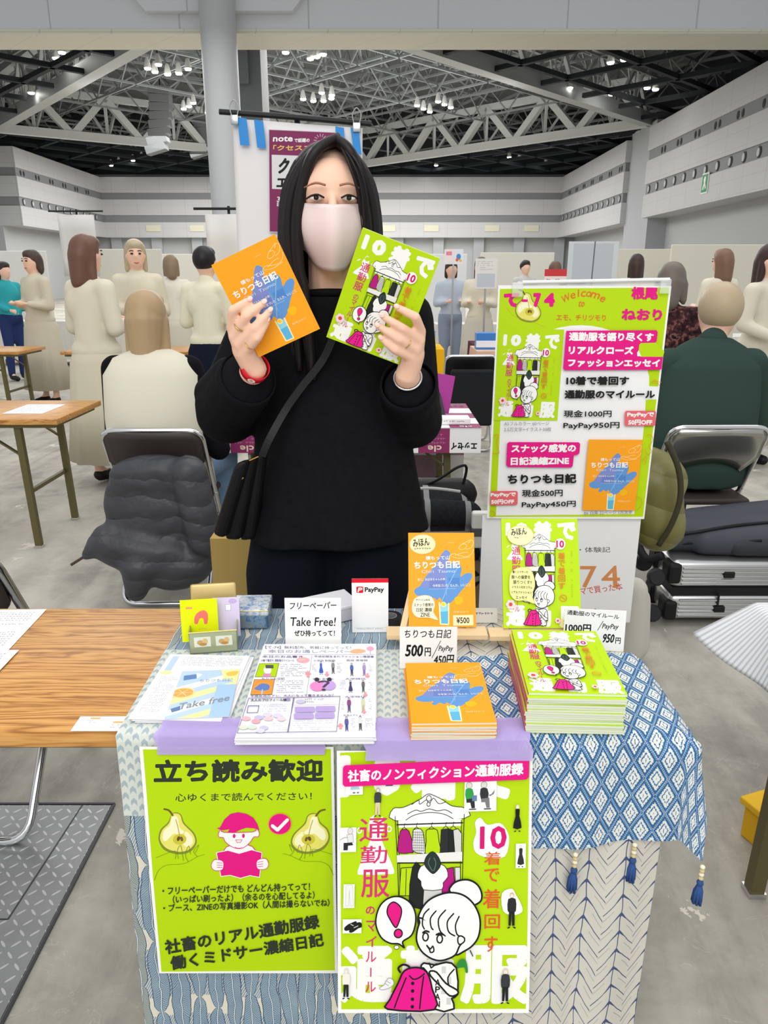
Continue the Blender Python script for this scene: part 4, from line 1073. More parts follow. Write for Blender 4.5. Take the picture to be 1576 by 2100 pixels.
def d_pay(a):
    a.frame([(1298,10),(1507,10),(1507,330),(1298,330)])
    a.rect(1298, 10, 1507, 34, '#e0112b'); a.rect(1324, 56, 1364, 94, '#e0112b', r=7); a.text('P', 1333, 62, 1358, 90, WHT, .05, shear=.25)
    a.text('PayPay', 1372, 60, 1482, 96, '#2b2b2b', .04); a.rect(1310, 300, 1497, 302, '#d5d5d5'); a.scribble(1324, 304, 1486, 316, 1, '#8b8b8b', seed=16, dens=.95); a.pop()
card('payment_card', 'white payment card with a red top edge standing at the back of the table', 'sign', .071, .112, -.027, 1.318, 3, d_pay, rz=1, paper='#f6f6f6')
card('name_card', 'small white slip standing between the two easels', 'card', .05, .03, .205, 1.36, 25, lambda a: a.scribble(6, 8, 44, 16, 1, INK, seed=12, dens=.95), paper='#eceae6')
# handouts and papers
def sheet_pile(label, w, h, t, cx, cy, rz, seed):
    o = thing('paper_pile', label, 'paper', (cx, cy, .7045), R(rz)); rnd = random.Random(seed); m = MB(); k = 0; z = 0
    while z < t:
        dx, dy = rnd.uniform(-.003, .003), rnd.uniform(-.002, .002); th = .0011; m.box((-w/2 + dx, -h/2 + dy, z), (w/2 + dx, h/2 + dy, z + th)); z += th + .0002
    q = m.build('sheets', mat('#ebebee', .7), o); q['kind'] = 'stuff'; return o
def sheet(name, label, w, h, corner, z, rz, draw, cat='paper', paper='#eeeef2'):
    """corner: top left point on the table"""
    t = thing(name, label, cat, (corner[0], corner[1], z), R(rz)); A = Art(w * 1000, h * 1000, 1.2e-5); draw(A)
    A.build('printed_sheet', flat((0, 0, 0), (1, 0, 0), (0, -1, 0)), t, paper=paper); return t
HR = [(795,395),(1440,388),(1425,955),(598,940)]
def d_hand(a):
    a.frame(HR)
    VIO = '#6a5a8a'; G = '#8f8fa0'
    a.text('【て-74】無料配布、気軽に持ってって！', 800, 405, 1290, 422, '#55506a', .01); a.text('本日のお通しペーパー', 815, 426, 1290, 446, '#9a94ae', .03)
    a.poly([(1285,435),(1310,422),(1350,420),(1380,432),(1350,446),(1300,446)], '#f2b48a', smooth=2); a.ell(1405, 418, 22, 14, '#e9a8c0'); a.line([(1405,430),(1405,448)], 4, '#c9a0b4')
    a.line([(790,456),(1430,452)], 3, '#b9b3cc')
    a.text('本日のお品書き', 780, 460, 1010, 474, VIO, .02); a.text('10着で着回す 通勤服のマイルール', 772, 480, 960, 498, VIO, .01); a.ell(1010, 487, 38, 17, '#f2a9b0'); a.scribble(985, 478, 1035, 496, 1, WHT, seed=18)
    a.poly([(762,508),(872,506),(850,584),(733,584)], LIME, INK, 2); a.ell(805, 545, 22, 22, WHT); a.poly([(785,565),(825,565),(820,584),(772,584)], '#d98ac0'); a.rect(795, 515, 840, 535, '#555555')
    a.scribble(880, 508, 1030, 585, 7, G, seed=2); a.text('ちりつも日記', 770, 588, 900, 602, VIO, .01)
    a.poly([(728,600),(842,600),(822,688),(702,688)], '#f0973c', INK, 2); a.poly([(740,640),(770,622),(810,632),(805,660),(760,665),(725,655)], '#5f80c0', smooth=2); a.line([(770,660),(765,685)], 8, '#9fc8e0')
    a.scribble(850, 605, 1010, 682, 7, G, seed=3)
    a.line([(1062,462),(1020,700)], 2, G); a.text('平成初期生まれファッション履歴書', 1075, 460, 1425, 472, VIO, .01)
    for st, x, y in (('小学校 制服期', 1070, 484), ('高校 原宿期', 1262, 482), ('大学時代', 1250, 592), ('ギャル 森ガール', 1060, 592), ('大学時代', 1245, 700), ('社会人デビュー', 1235, 812)): a.text(st, x, y, x + 125, y + 12, VIO)
    for x, y, c, l in ((1112, 495, '#3a5ac0', '#3a5ac0'), (1182, 492, '#8a8a8f', '#4a4a50'), (1292, 505, '#4a6ab8', '#3a3a60'), (1366, 505, '#a792c4', '#8a70b0'), (1282, 605, '#4a3f6a', '#4a3f6a'), (1358, 605, '#6a6a70', '#3f5a50'), (1270, 712, '#8a4a86', '#5a4a78'), (1355, 712, '#cdd2a8', '#b5bb92'), (1252, 828, '#5a5f9a', '#3a4a90'), (1335, 825, '#d9d9df', '#4a4a50')): small_person(a, x, y, 76 if y < 700 else 90, c, l, '#3a2f44', c == l)
    for k, (x0, y0, x1, y1) in enumerate(((1060,505,1090,560),(1205,505,1240,565),(1395,515,1425,560),(1220,610,1260,665),(1390,620,1425,670),(1225,730,1245,790),(1390,720,1420,790),(1280,840,1310,900),(1365,840,1420,900))): a.scribble(x0, y0, x1, y1, 6, G, seed=20+k)
    for x, y, r in ((1035, 575, -40), (1145, 572, 60), (1385, 582, 60), (1370, 695, 60), (1360, 800, 60), (1215, 890, -20)): a.poly([(x-8,y+15),(x-8,y-3),(x-20,y-3),(x,y-24),(x+20,y-3),(x+8,y-3),(x+8,y+15)] if r < 0 else [(x-6,y-14),(x+6,y-14),(x+6,y),(x+16,y),(x,y+14),(x-16,y),(x-6,y)], '#f09aa2')
    a.ell(1085, 645, 42, 28, '#e98ac8'); a.ell(1155, 640, 40, 28, '#c3a2e0'); a.text('？', 1088, 610, 1160, 672, '#5a3a5a', .03); a.ell(1085, 605, 14, 12, '#3a2f44'); a.ell(1158, 605, 14, 12, '#3a2f44')
    a.text('平成女児のアレ、大人になって書きませんか？', 700, 692, 1180, 706, VIO, .02)
    a.poly([(690,712),(945,710),(905,918),(612,918)], None, VIO, 3); a.poly([(950,710),(1218,706),(1190,920),(900,918)], None, VIO, 3)
    a.text('大人のプロフィール帳', 700, 716, 905, 732, '#2f2a48', .03); a.ell(915, 722, 12, 9, '#9a92c0'); a.poly([(685,758),(745,758),(735,798),(675,798)], None, '#3a3f8a', 3)
    a.scribble(760, 745, 920, 800, 4, '#c3c0d2', seed=5); a.line([(690,755),(925,750)], 2, '#d0cfe0')
    for x, y, c in ((668,832,'#e9b4be'),(722,850,'#eaa9b4'),(740,828,'#c3bcdc'),(790,812,'#d6d4e2'),(795,835,'#e6c8cc'),(848,818,'#d6d0e4'),(870,838,'#e8d0d4'),(650,885,'#d9dccb'),(700,885,'#cfdcd0'),(765,890,'#c9c3dc'),(745,908,'#d6d4e2')): a.ell(x, y, 26, 13, c)
    a.scribble(810, 850, 910, 912, 5, '#c9c6d8', seed=6)
    a.ell(985, 735, 28, 12, '#c9c3dc'); a.scribble(1010, 718, 1130, 748, 2, G, seed=7); a.line([(945,758),(1205,755)], 2, '#b5aed0')
    for x0, y0 in ((950, 768), (1072, 766), (942, 808), (1066, 806)): a.rect(x0, y0, x0 + 115, y0 + 33, '#b7a2d8', r=6)
    a.scribble(930, 850, 1180, 915, 5, '#c3c0d2', seed=8); a.pop()
sheet_pile('thick pile of white handouts under the printed fashion sheet', .208, .296, .009, -.119, 1.100, .6, 4)
sheet('handout', 'white handout with tiny fashion drawings and lavender boxes, on top of its pile', .21, .297, (-.225, 1.249), .7150, .4, d_hand)
def d_left(a):
    G = '#9a9aa6'
    a.rect(8, 8, 20, 60, '#b9cfe6'); a.ell(14, 66, 10, 7, '#e6e8a0'); a.scribble(28, 8, 140, 42, 9, G, seed=31); a.scribble(10, 78, 44, 190, 26, G, seed=32); a.scribble(112, 60, 140, 190, 24, G, seed=33)
sheet_pile('thin pile of white papers at the left edge of the booth', .147, .208, .005, -.316, 1.108, -1.5, 5)
sheet('handout', 'white printed sheet lying under the pale blue and yellow leaflet', .148, .21, (-.393, 1.217), .7112, -2.5, d_left)
def d_leaf(a):
    a.rect(0, 0, 100, 148, '#bcd3ea')
    for k in range(6): a.poly([(-10, 60 + k * 34), (110, 0 + k * 34), (110, 16 + k * 34), (-10, 78 + k * 34)], '#eef0a2' if k % 2 else '#f3f3e6')
    a.rect(68, 50, 100, 148, '#a9c9e8'); a.poly([(68,0),(100,0),(100,44),(76,32)], '#eef0a2'); a.poly([(78,10),(98,6),(96,20),(82,22)], '#f3c45a', smooth=2)
    a.poly([(6,16),(26,12),(32,26),(8,32)], '#5f86bd'); a.poly([(26,8),(38,14),(30,28)], WHT); a.text('ちりつも日記', 36, 30, 92, 40, '#8fa9cf', .02)
    a.ell(14, 72, 19, 15, '#f2a850', '#f6d7a0', 3); 
    for k in range(6): a.line([(14,72),(14 + 15*math.cos(k*1.047), 72 + 11*math.sin(k*1.047))], 1.2, '#f8dcae')
    a.text('Take free', 14, 84, 96, 122, '#8a94a2', .01, rot=-16, shear=.3); a.poly([(4,120),(18,112),(20,124),(8,130)], '#5f7fae')
sheet('leaflet', 'pale blue and yellow leaflet with an orange slice on the left papers', .1, .148, (-.354, 1.152), .7128, 4, d_leaf, 'leaflet')
def d_strip(a):
    a.rect(18, 3, 34, 8, '#f0b070'); a.scribble(16, 10, 32, 20, 2, '#9a9aa0', seed=41); a.rect(58, 14, 74, 19, '#f0b070'); a.scribble(58, 22, 78, 34, 2, '#9a9aa0', seed=42); a.line([(44,0),(40,38)], .4, '#cfcfd2')
sheet('name_label', 'white printed name label on the front edge of the bare table', .088, .04, (-.486, 1.030), .7012, 0, d_strip)
def d_text(a): a.scribble(10, 12, 200, 285, 30, '#8f8f96', dens=.9, seed=51)
sheet('printed_page', 'white text page at the photo\'s left edge, nearer the back of the table', .21, .297, (-.925, 1.425), .7012, 2, d_text)
sheet('printed_page', 'white text page on the bare table in front of the other text page', .21, .21, (-.897, 1.245), .7030, 1, d_text)
# tins, case, tape roll
def tin(label, x, y, rz, w, d, h, body, lidm, op):
    t = thing('tin_box', label, 'box', (x, y, .7045), R(rz))
    m = MB()
    if op:
        m.box((-w/2, -d/2, 0), (w/2, -d/2 + .0015, h)); m.box((-w/2, d/2 - .0015, 0), (w/2, d/2, h)); m.box((-w/2, -d/2, 0), (-w/2 + .0015, d/2, h)); m.box((w/2 - .0015, -d/2, 0), (w/2, d/2, h)); m.box((-w/2, -d/2, 0), (w/2, d/2, .002))
    else: m.box((-w/2, -d/2, 0), (w/2, d/2, h), bev=.006, seg=3)
    m.build('tin_body', body, t, auto=50)
    m = MB(); m.tube(smooth_pts([(-w/2, -d/2, h), (w/2, -d/2, h), (w/2, d/2, h), (-w/2, d/2, h)], 1, True), .0014, 8, closed=True); m.build('rim', mat('#cfb873', .3, .8), t)
    if op:
        m = MB(); m.box((-w/2, 0, 0), (w/2, .006, d), bev=.004, xf=Matrix.Translation((0, d/2 + .001, h - .002)) @ Matrix.Rotation(R(-12), 4, 'X')); m.build('open_lid', lidm, t, auto=50)
        for s in (-.45, .45):
            A = Art(30, 20); A.rect(0, 0, 30, 20, '#e3dcc0'); A.rect(2, 2, 28, 18, '#cfe0dc'); A.ell(11, 11, 6, 5, '#c9a060'); A.ell(20, 9, 5, 6, '#d8b47a'); A.ell(16, 15, 7, 3, '#b98a50')
            A.build('stamp_print', flat((s * w * .5 - .015, -d/2 - .0002, h * .78), (1, 0, 0), (0, 0, -1)), t, thick=.0001)
    else:
        m = MB(); m.box((-w/2 - .001, -d/2 - .001, h * .72), (w/2 + .001, d/2 + .001, h + .003), bev=.004, seg=3); m.build('lid', lidm, t, auto=50)
    return t
n = NT('lily_print', rough=.25, spec=.5); p = n.obj()
n.color(n.ramp(n.noise(p, 70, 4, .6, .6), [(.32, '#5b79a8'), (.45, '#a9bedb'), (.55, '#e3e4ea'), (.66, '#8fa9a0')])); M_lily = n.m
n = NT('lily_dark_print', rough=.25, spec=.5); p = n.obj()
n.color(n.ramp(n.noise(p, 60, 4, .6, .6), [(.35, '#3d5b7c'), (.5, '#6f90b4'), (.62, '#8a8a6a'), (.72, '#a9bccb')])); M_lilyd = n.m
tin('sage green tin with two stamp pictures, open and holding bright cards', -.322, 1.268, 9, .087, .066, .043, mat('#a9b291', .35, .3), mat('#c9b27a', .3, .4), True)
tin('closed tin printed with blue water lilies behind the open tin', -.288, 1.366, 2, .115, .075, .040, M_lilyd, M_lily, False)
t = thing('postcard', 'neon yellow card with a coral print standing in the open tin', 'card', (-.345, 1.252, .71), R(8)); A = Art(68, 82); A.rect(0, 0, 68, 82, '#e4f000')
A.poly([(24,46),(26,32),(34,24),(44,22),(50,30),(48,48),(42,48),(41,38),(34,38),(30,48)], '#f07a6a', smooth=2); A.rect(10, 14, 22, 18, '#f0a070'); A.scribble(24, 56, 52, 72, 3, '#f0a060', seed=17); A.build('card_print', flat((-.034, .016, .088), (1, 0, 0), (0, -.12, -1)), t, paper='#e4f000')
t = thing('postcard', 'pale lavender card behind the neon yellow card in the open tin', 'card', (-.30, 1.278, .71), R(6)); A = Art(50, 78); A.rect(0, 0, 50, 78, '#ddd2ee'); A.rect(24, 14, 34, 26, '#f4f2fa', '#9a92b0', .6); A.ell(38, 8, 8, 5, '#c9b0e0'); A.build('card_print', flat((-.025, .012, .082), (1, 0, 0), (0, -.12, -1)), t, paper='#ddd2ee')
t = thing('paper_case', 'white lavender-edged paper case lying at the back of the table beside the payment card', 'case', (-.115, 1.392, .7045), R(28))
m = MB(); m.box((-.055, -.04, 0), (.055, .04, .03), bev=.002); m.build('case_body', mat('#e6e4ee', .3, alpha=.9), t); m = MB(); m.box((-.056, -.041, .026), (.056, .041, .034), bev=.002); m.build('case_lid', mat('#efeef4', .3), t)
t = thing('tape_roll', 'black roll of tape lying beside the orange sample easel', 'tape', (.012, 1.352, .7045)); m = MB(); m.lathe([(.014,0),(.024,0),(.024,.02),(.014,.02),(.014,0)], 28, 0); m.build('tape_layers', mat('#2a2b2e', .35), t, auto=40)
m = MB(); m.lathe([(.0125,0),(.0142,0),(.0142,.0205),(.0125,.0205),(.0125,0)], 28); m.build('core', mat('#8f8f92', .6), t, auto=40)

# ------------------------------------------------------------------ people
SKIN = None
def skin_mat(h):
    m = mat(h, .5, spec=.3); b = m.node_tree.nodes['Principled BSDF']
    b.inputs['Subsurface Weight'].default_value = 0.0
    return m
SKIN_A, SKIN_B = skin_mat('#f0c4ab'), skin_mat('#e4b598')
def cap(p, q, r0, r1, n=14, k=3):
    """tapered limb segment with round ends: (points, radii)"""
    p, q = Vector(p), Vector(q); d = (q - p); d = d.normalized() if d.length > 1e-6 else Vector((0, 0, 1))
    P, Rr = [], []
    for i in range(k): t = (i + .15) / k * math.pi / 2; P.append(p - d * r0 * math.cos(t)); Rr.append(r0 * math.sin(t))
    P += [p, q]; Rr += [r0, r1]
    for i in range(k): t = (1 - (i + .15) / k) * 0 + (i + .85) / k * math.pi / 2; P.append(q + d * r1 * math.sin(t)); Rr.append(max(r1 * math.cos(t), r1 * .12))
    return P, Rr
def organic(name, prims, voxel, material, parent=None, it=6, fac=.5):
    """one continuous skin grown over overlapping limb segments, ellipsoids and lofts"""
    m = MB()
    for p in prims:
        if p[0] == 'cap':
            P, Q = cap(*p[1:5]); m.tube(P, Q, 14)
        elif p[0] == 'chain':
            for i in range(len(p[1]) - 1):
                P, Q = cap(p[1][i], p[1][i + 1], p[2][i], p[2][i + 1]); m.tube(P, Q, 12)
        elif p[0] == 'ell': m.ell((0, 0, 0), p[2], 24, 16, 0, Matrix.Translation(Vector(p[1])) @ (p[3] if len(p) > 3 else Matrix.Identity(4)))
        elif p[0] == 'loft': loft(m, *p[1:])
    me = bpy.data.meshes.new(name); me.from_pydata([tuple(v) for v in m.V], [], m.Fc)
    b = bmesh.new(); b.from_mesh(me); bmesh.ops.recalc_face_normals(b, faces=b.faces[:]); b.to_mesh(me); b.free()
    o = bpy.data.objects.new(name, me); COL.objects.link(o)
    r = o.modifiers.new('skin', 'REMESH'); r.mode = 'VOXEL'; r.voxel_size = voxel; r.use_smooth_shade = True
    s = o.modifiers.new('relax', 'SMOOTH'); s.iterations = it; s.factor = fac
    fin = bpy.data.meshes.new_from_object(o.evaluated_get(bpy.context.evaluated_depsgraph_get()))
    o.modifiers.clear(); o.data = fin; bpy.data.meshes.remove(me); fin.name = name
    fin.materials.clear(); fin.materials.append(material); fin.polygons.foreach_set('use_smooth', [True] * len(fin.polygons))
    if parent: o.parent = parent; o.matrix_parent_inverse = parent.matrix_world.inverted() if False else Matrix.Translation(-parent.location)
    return o
def loft(m, secs, n=40, folds=0.0, nf=7, seed=0, mi=0):
    """closed surface through ellipses (z, cx, cy, rx, ry)"""
    vs, fs = [], []; z0, z1 = secs[0][0], secs[-1][0]
    for z, cx, cy, rx, ry in secs:
        t = abs(z - z0) / max(abs(z1 - z0), 1e-6); a = folds * t * t
        for i in range(n):
            p = 2 * math.pi * i / n; f = 1 + a * (math.sin(nf * p + seed + t) * .6 + math.sin((nf * 2 - 3) * p + 2 * seed) * .4)
            vs.append((cx + rx * f * math.cos(p), cy + ry * f * math.sin(p), z))
    for j in range(len(secs) - 1):
        for i in range(n): fs.append((j*n+i, j*n+(i+1)%n, (j+1)*n+(i+1)%n, (j+1)*n+i))
    fs += [tuple(range(n))[::-1], tuple((len(secs)-1)*n+i for i in range(n))]
    m.raw(vs, fs, mi)
def part(mb, name, m, parent, **kw):
    """a part modelled in world coordinates, parented to a thing standing elsewhere"""
    o = mb.build(name, m, parent, **kw); o.matrix_parent_inverse = Matrix.Translation(-parent.location); return o
def finger(pts, r0, r1):
    return ('chain', pts, [r0 + (r1 - r0) * i / (len(pts) - 1) for i in range(len(pts))])
def simple_hand(w, e, side=1, size=1.0):
    """relaxed slightly curled hand beyond the wrist w, coming from the elbow e"""
    w, e = Vector(w), Vector(e); d = (w - e).normalized(); u = d.orthogonal().normalized()
    nrm = Vector((0, -1, 0)) if abs(d.y) < .8 else Vector((0, 0, -1)); sd = d.cross(nrm).normalized(); nrm = sd.cross(d).normalized()
    out = [('cap', w, w + d * .07 * size, .024 * size, .03 * size)]
    for k, (o, l) in enumerate(((-.027, .066), (-.009, .075), (.009, .07), (.026, .055))):
        b = w + d * .085 * size + sd * o * size; out.append(finger([b - d * .03 * size, b, b + d * l * .5 * size + nrm * .008, b + d * l * .9 * size + nrm * .025], .009 * size, .0068 * size))
    b = w + d * .03 * size - sd * .02 * size; out.append(finger([b, b - sd * .025 * size + d * .03 * size, b - sd * .03 * size + d * .06 * size + nrm * .01], .011 * size, .008 * size))
    return out
def human(name, label, J, top, low, hair, hairlen=.1, skin=None, voxel=.011, skirt=False, sleeve=1.0, shoes='#1c1c1e', group=None, face=True, lean=None):
    """J: joints; garments follow the body"""
    skin = skin or SKIN_B
    g = thing(name, label, 'person', (J['pelvis'][0], J['pelvis'][1], 0), group=group)
    V = {a: Vector(b) for a, b in J.items() if a != 'k'}; h = V['head']; f = V.get('look', Vector((0, -1, 0))).normalized(); k = J.get('k', 1.0)
    rot = Matrix.Rotation(math.atan2(f.x, -f.y), 4, 'Z')
    fw = lambda a, b, c: h + rot.to_3x3() @ Vector((a, b, c))
    body = [('ell', h, (.074*k, .092*k, .112*k), rot), ('ell', fw(0, -.03, -.055), (.055*k, .058*k, .06*k), rot), ('cap', h - Vector((0, 0, .06)), V['neck'] - Vector((0, 0, .03)), .05*k, .055*k),
            ('ell', fw(0, -.094, -.012), (.013, .02, .024), rot), ('ell', fw(.076, 0, -.005), (.012, .022, .032), rot), ('ell', fw(-.076, 0, -.005), (.012, .022, .032), rot),
            ('cap', V['neck'] - Vector((0, 0, .09)), V['pelvis'], .10*k, .115*k)]
    for s in 'LR':
        body += [('cap', V['sh'+s], V['el'+s], .043*k, .034*k), ('cap', V['el'+s], V['wr'+s], .034*k, .024*k)] + simple_hand(V['wr'+s], V['el'+s], 1, k)
        body += [('cap', V['hip'+s], V['kn'+s], .075*k, .052*k), ('cap', V['kn'+s], V['an'+s], .05*k, .034*k), ('cap', V['an'+s], V['toe'+s], .034*k, .026*k)]
    organic('body', body, voxel, skin, g)
    if face:
        m = MB()
        for s in (-1, 1): m.ell(fw(s*.03*k, -.084*k, .008), (.013*k, .008*k, .007*k), 10, 8); m.tube([fw(s*.016*k, -.093*k, .03), fw(s*.034*k, -.089*k, .034), fw(s*.048*k, -.076*k, .028)], .0035, 6)
        part(m, 'eyes', mat('#2b2320', .4), g)
        m = MB(); m.tube([fw(-.02, -.083, -.062), fw(0, -.09, -.066), fw(.02, -.083, -.062)], [.003, .006, .003], 8); part(m, 'lips', mat('#b96a62', .5), g)
    t = [('cap', (V['shL'] + V['shR']) / 2 - Vector((0, 0, .03)), V['pelvis'] + Vector((0, 0, .02)), .118*k, .128*k), ('cap', V['shL'], V['shR'], .062*k, .062*k), ('ell', (V['shL'] + V['shR']) / 2 - Vector((0, 0, .1)), (.165*k, .115*k, .16*k)),
         ('cap', V['neck'] + Vector((0, 0, -.04)), V['neck'] + Vector((0, 0, .0)), .07*k, .06*k), ('ell', V['pelvis'] + Vector((0, 0, .03)), (.165*k, .13*k, .1*k))]
    for s in 'LR': t += [('cap', V['sh'+s], V['el'+s], .062*k, .055*k), ('cap', V['el'+s], V['el'+s].lerp(V['wr'+s], .9), .053*k, .042*k)]
    organic('top', t, voxel * 1.1, top if not isinstance(top, str) else mat(top, .85, spec=.1), g)
    lowm = low if not isinstance(low, str) else mat(low, .85, spec=.1)
    if skirt:
        p = V['pelvis']; b = min(V['anL'].z, V['anR'].z) + .09
        m = MB(); loft(m, [(p.z + .08, p.x, p.y, .13*k, .11*k), (p.z - .05, p.x, p.y, .18*k, .14*k), (p.z - .35, p.x, p.y, .21*k, .17*k), (b, p.x, p.y, .25*k, .20*k)], 48, .09, 9, 1); part(m, 'skirt', lowm, g, smooth=True)
    else:
        t = [('ell', V['pelvis'], (.17*k, .135*k, .12*k))]
        for s in 'LR': t += [('cap', V['hip'+s], V['kn'+s], .092*k, .068*k), ('cap', V['kn'+s], V['an'+s], .066*k, .052*k)]
        organic('trousers', t, voxel * 1.1, lowm, g)
    for s in 'LR': organic('shoe', [('cap', V['an'+s] - Vector((0, 0, .03)), V['toe'+s], .046*k, .04*k)], voxel, mat(shoes, .5), g)
    t = [('ell', fw(0, .022, .03), (.088*k, .096*k, .1*k), rot), ('ell', fw(0, -.02, .075), (.07*k, .07*k, .05*k), rot)]
    if hairlen > .05: t += [('cap', fw(0, .05, 0), fw(0, .075, -hairlen), .082*k, .06*k), ('cap', fw(.07, .02, .0), fw(.075, .03, -hairlen), .026*k, .022*k), ('cap', fw(-.07, .02, .0), fw(-.075, .03, -hairlen), .026*k, .022*k)]
    organic('hair', t, voxel * .8, mat(hair, .45, spec=.4), g)
    return g
def standing(x, y, hgt, face=0.0, arms='down', k=None):
    """joints of a standing figure; face: heading angle, 0 looks at -y"""
    k = k or hgt / 1.62; c, s = math.cos(face), math.sin(face)
    W = lambda a, b, z: (x + a * c - b * s, y + a * s + b * c, z * k)
    J = dict(pelvis=W(0, 0, .88), neck=W(0, .01, 1.37), head=W(0, -.01, 1.50), look=(s, -c, 0), k=k)
    for n, q in (('L', -1), ('R', 1)):
        J['sh'+n] = W(q*.155, 0, 1.30); J['hip'+n] = W(q*.085, 0, .84); J['kn'+n] = W(q*.09, -.01, .46); J['an'+n] = W(q*.09, .02, .085); J['toe'+n] = W(q*.1, -.12, .035)
        if arms == 'down': J['el'+n] = W(q*.2, .02, 1.05); J['wr'+n] = W(q*.2, -.06, .82)
        elif arms == 'front': J['el'+n] = W(q*.2, .0, 1.05); J['wr'+n] = W(q*.1, -.2, 1.08)
        else: J['el'+n] = W(q*.21, .0, 1.06); J['wr'+n] = W(q*.12, -.19, .98)
    return J

# --- the exhibitor behind the table
wx, wy = -.108, 1.655
woman = thing('person', 'woman in a black tunic and pale pink mask holding up two booklets behind the table', 'person', (wx, wy + .03, 0))
HC = Vector((-.108, 1.60, 1.503)); HR_ = Matrix.Rotation(R(7), 4, 'Z')
hp = lambda a, b, c: HC + HR_.to_3x3() @ Vector((a, b, c))
shL, shR = Vector((-.262, 1.665, 1.285)), Vector((.045, 1.665, 1.285))
elL, elR = Vector((-.345, 1.615, 1.10)), Vector((.062, 1.615, 1.085))
P3 = lambda x, y, Y: at(x, y, Y=Y)
wrL, wrR = P3(522, 757, 1.452), P3(836, 768, 1.468)
body = [('ell', HC + Vector((0, .012, .012)), (.073, .09, .105), HR_), ('ell', hp(0, -.028, -.05), (.056, .055, .062), HR_), ('ell', hp(0, -.045, -.085), (.03, .03, .025), HR_), ('ell', hp(0, -.04, .03), (.06, .045, .06), HR_),
        ('ell', hp(0, -.09, -.02), (.011, .018, .026), HR_), ('cap', hp(0, -.083, .012), hp(0, -.096, -.026), .008, .012),
        ('ell', hp(-.077, .012, -.012), (.011, .022, .033), HR_), ('ell', hp(.077, .012, -.012), (.011, .022, .033), HR_),
        ('cap', hp(0, .015, -.06), (wx, 1.635, 1.33), .047, .052), ('cap', (wx, 1.675, 1.19), (wx, 1.67, .92), .085, .10), ('cap', (wx, 1.66, 1.30), (wx, 1.67, 1.1), .045, .05), ('cap', shL, (wx, 1.66, 1.29), .04, .045), ('cap', shR, (wx, 1.66, 1.29), .04, .045),
        ('cap', shL, elL, .042, .036), ('cap', shR, elR, .042, .036), ('cap', elL, wrL, .036, .0245), ('cap', elR, wrR, .036, .0245)]
for s in (-1, 1):
    body += [('cap', (wx + s * .09, 1.68, .86), (wx + s * .1, 1.67, .46), .08, .055), ('cap', (wx + s * .1, 1.67, .46), (wx + s * .1, 1.69, .09), .052, .035), ('cap', (wx + s * .1, 1.69, .06), (wx + s * .11, 1.55, .035), .035, .028)]
def hand(W, mcp, pips, tips, palm, thumb, yb, nails):
    out = [('chain', [W, P3(*palm)], [.0235, .023])]
    for m, p, t in zip(mcp, pips, tips):
        M, Pp, T = P3(*m), P3(*p), P3(*t); mid = Pp.lerp(T, .52) + Vector((0, -.002, 0))
        out.append(('chain', [P3(*palm), M], [.021, .0112])); out.append(('chain', [W.lerp(M, .25), M], [.018, .0112])); out.append(('chain', [M, Pp, mid, T], [.0108, .0092, .0082, .0068]))
        nails.append((T, (T - mid).normalized()))
    out.append(('chain', [W.lerp(P3(*palm), .4)] + [P3(*q) for q in thumb], [.017, .0135, .0105, .0085]))
    return out
nails = []
body += hand(wrL, [(476,672,1.412),(480,690,1.412),(491,706,1.412),(506,719,1.415)], [(478,636,1.388),(506,648,1.384),(524,671,1.386),(528,693,1.388)],
             [(511,616,1.387),(540,622,1.390),(553,639,1.392),(548,659,1.394)], (500,716,1.43), [(520,722,1.442),(534,700,1.443),(540,672,1.438)], 1.4, nails)
body += hand(wrR, [(863,680,1.432),(861,698,1.432),(853,716,1.432),(842,731,1.435)], [(853,650,1.402),(826,673,1.404),(820,696,1.408),(811,717,1.414)],
             [(817,631,1.402),(786,649,1.402),(777,669,1.408),(784,695,1.415)], (848,726,1.45), [(826,726,1.466),(808,706,1.464),(800,678,1.455)], 1.42, nails)
organic('body', body, .0034, SKIN_A, woman, it=5)
for T, d in nails:
    m = MB()
    up = Vector((0, -1, .25)); up = (up - d * up.dot(d)).normalized(); sd = d.cross(up)
    X = Matrix((( *sd, 0), (*d, 0), (*up, 0), (0, 0, 0, 1))).transposed(); X.translation = T + d * .003 + up * .0062
    m.ell((0, 0, 0), (.0048, .0062, .0012), 10, 8, 0, X)
    part(m, 'fingernail', mat('#f2c3b4', .2, spec=.6), woman, smooth=True)
# eyes, brows
for s in (-1, 1):
    m = MB(); mi_ = MB(); lash = MB(); brow = MB(); m.ell(hp(s * .031, -.083, .012), (.0135, .008, .0050), 14, 10, 0); mi_.ell(hp(s * .031, -.0888, .012), (.0055, .0033, .0048), 12, 8)
    lash.tube(smooth_pts([hp(s*.016, -.0905, .0115), hp(s*.028, -.0940, .0165), hp(s*.04, -.0890, .0150), hp(s*.049, -.079, .0105)], 4), .0018, 6)
    brow.tube(smooth_pts([hp(s*.013, -.0945, .033), hp(s*.032, -.0945, .0365), hp(s*.052, -.079, .030)], 4), [.0036] * 6 + [.0022] * 3, 6, flat=.6)
    o = part(m, 'eye', mat('#ece6e2', .25), woman, smooth=True); q = mi_.build('iris', mat('#2c1c16', .15), o, smooth=True)
    part(lash, 'eyelashes', mat('#241b19', .6), woman); part(brow, 'eyebrow', mat('#a3735e', .8), woman, smooth=True)
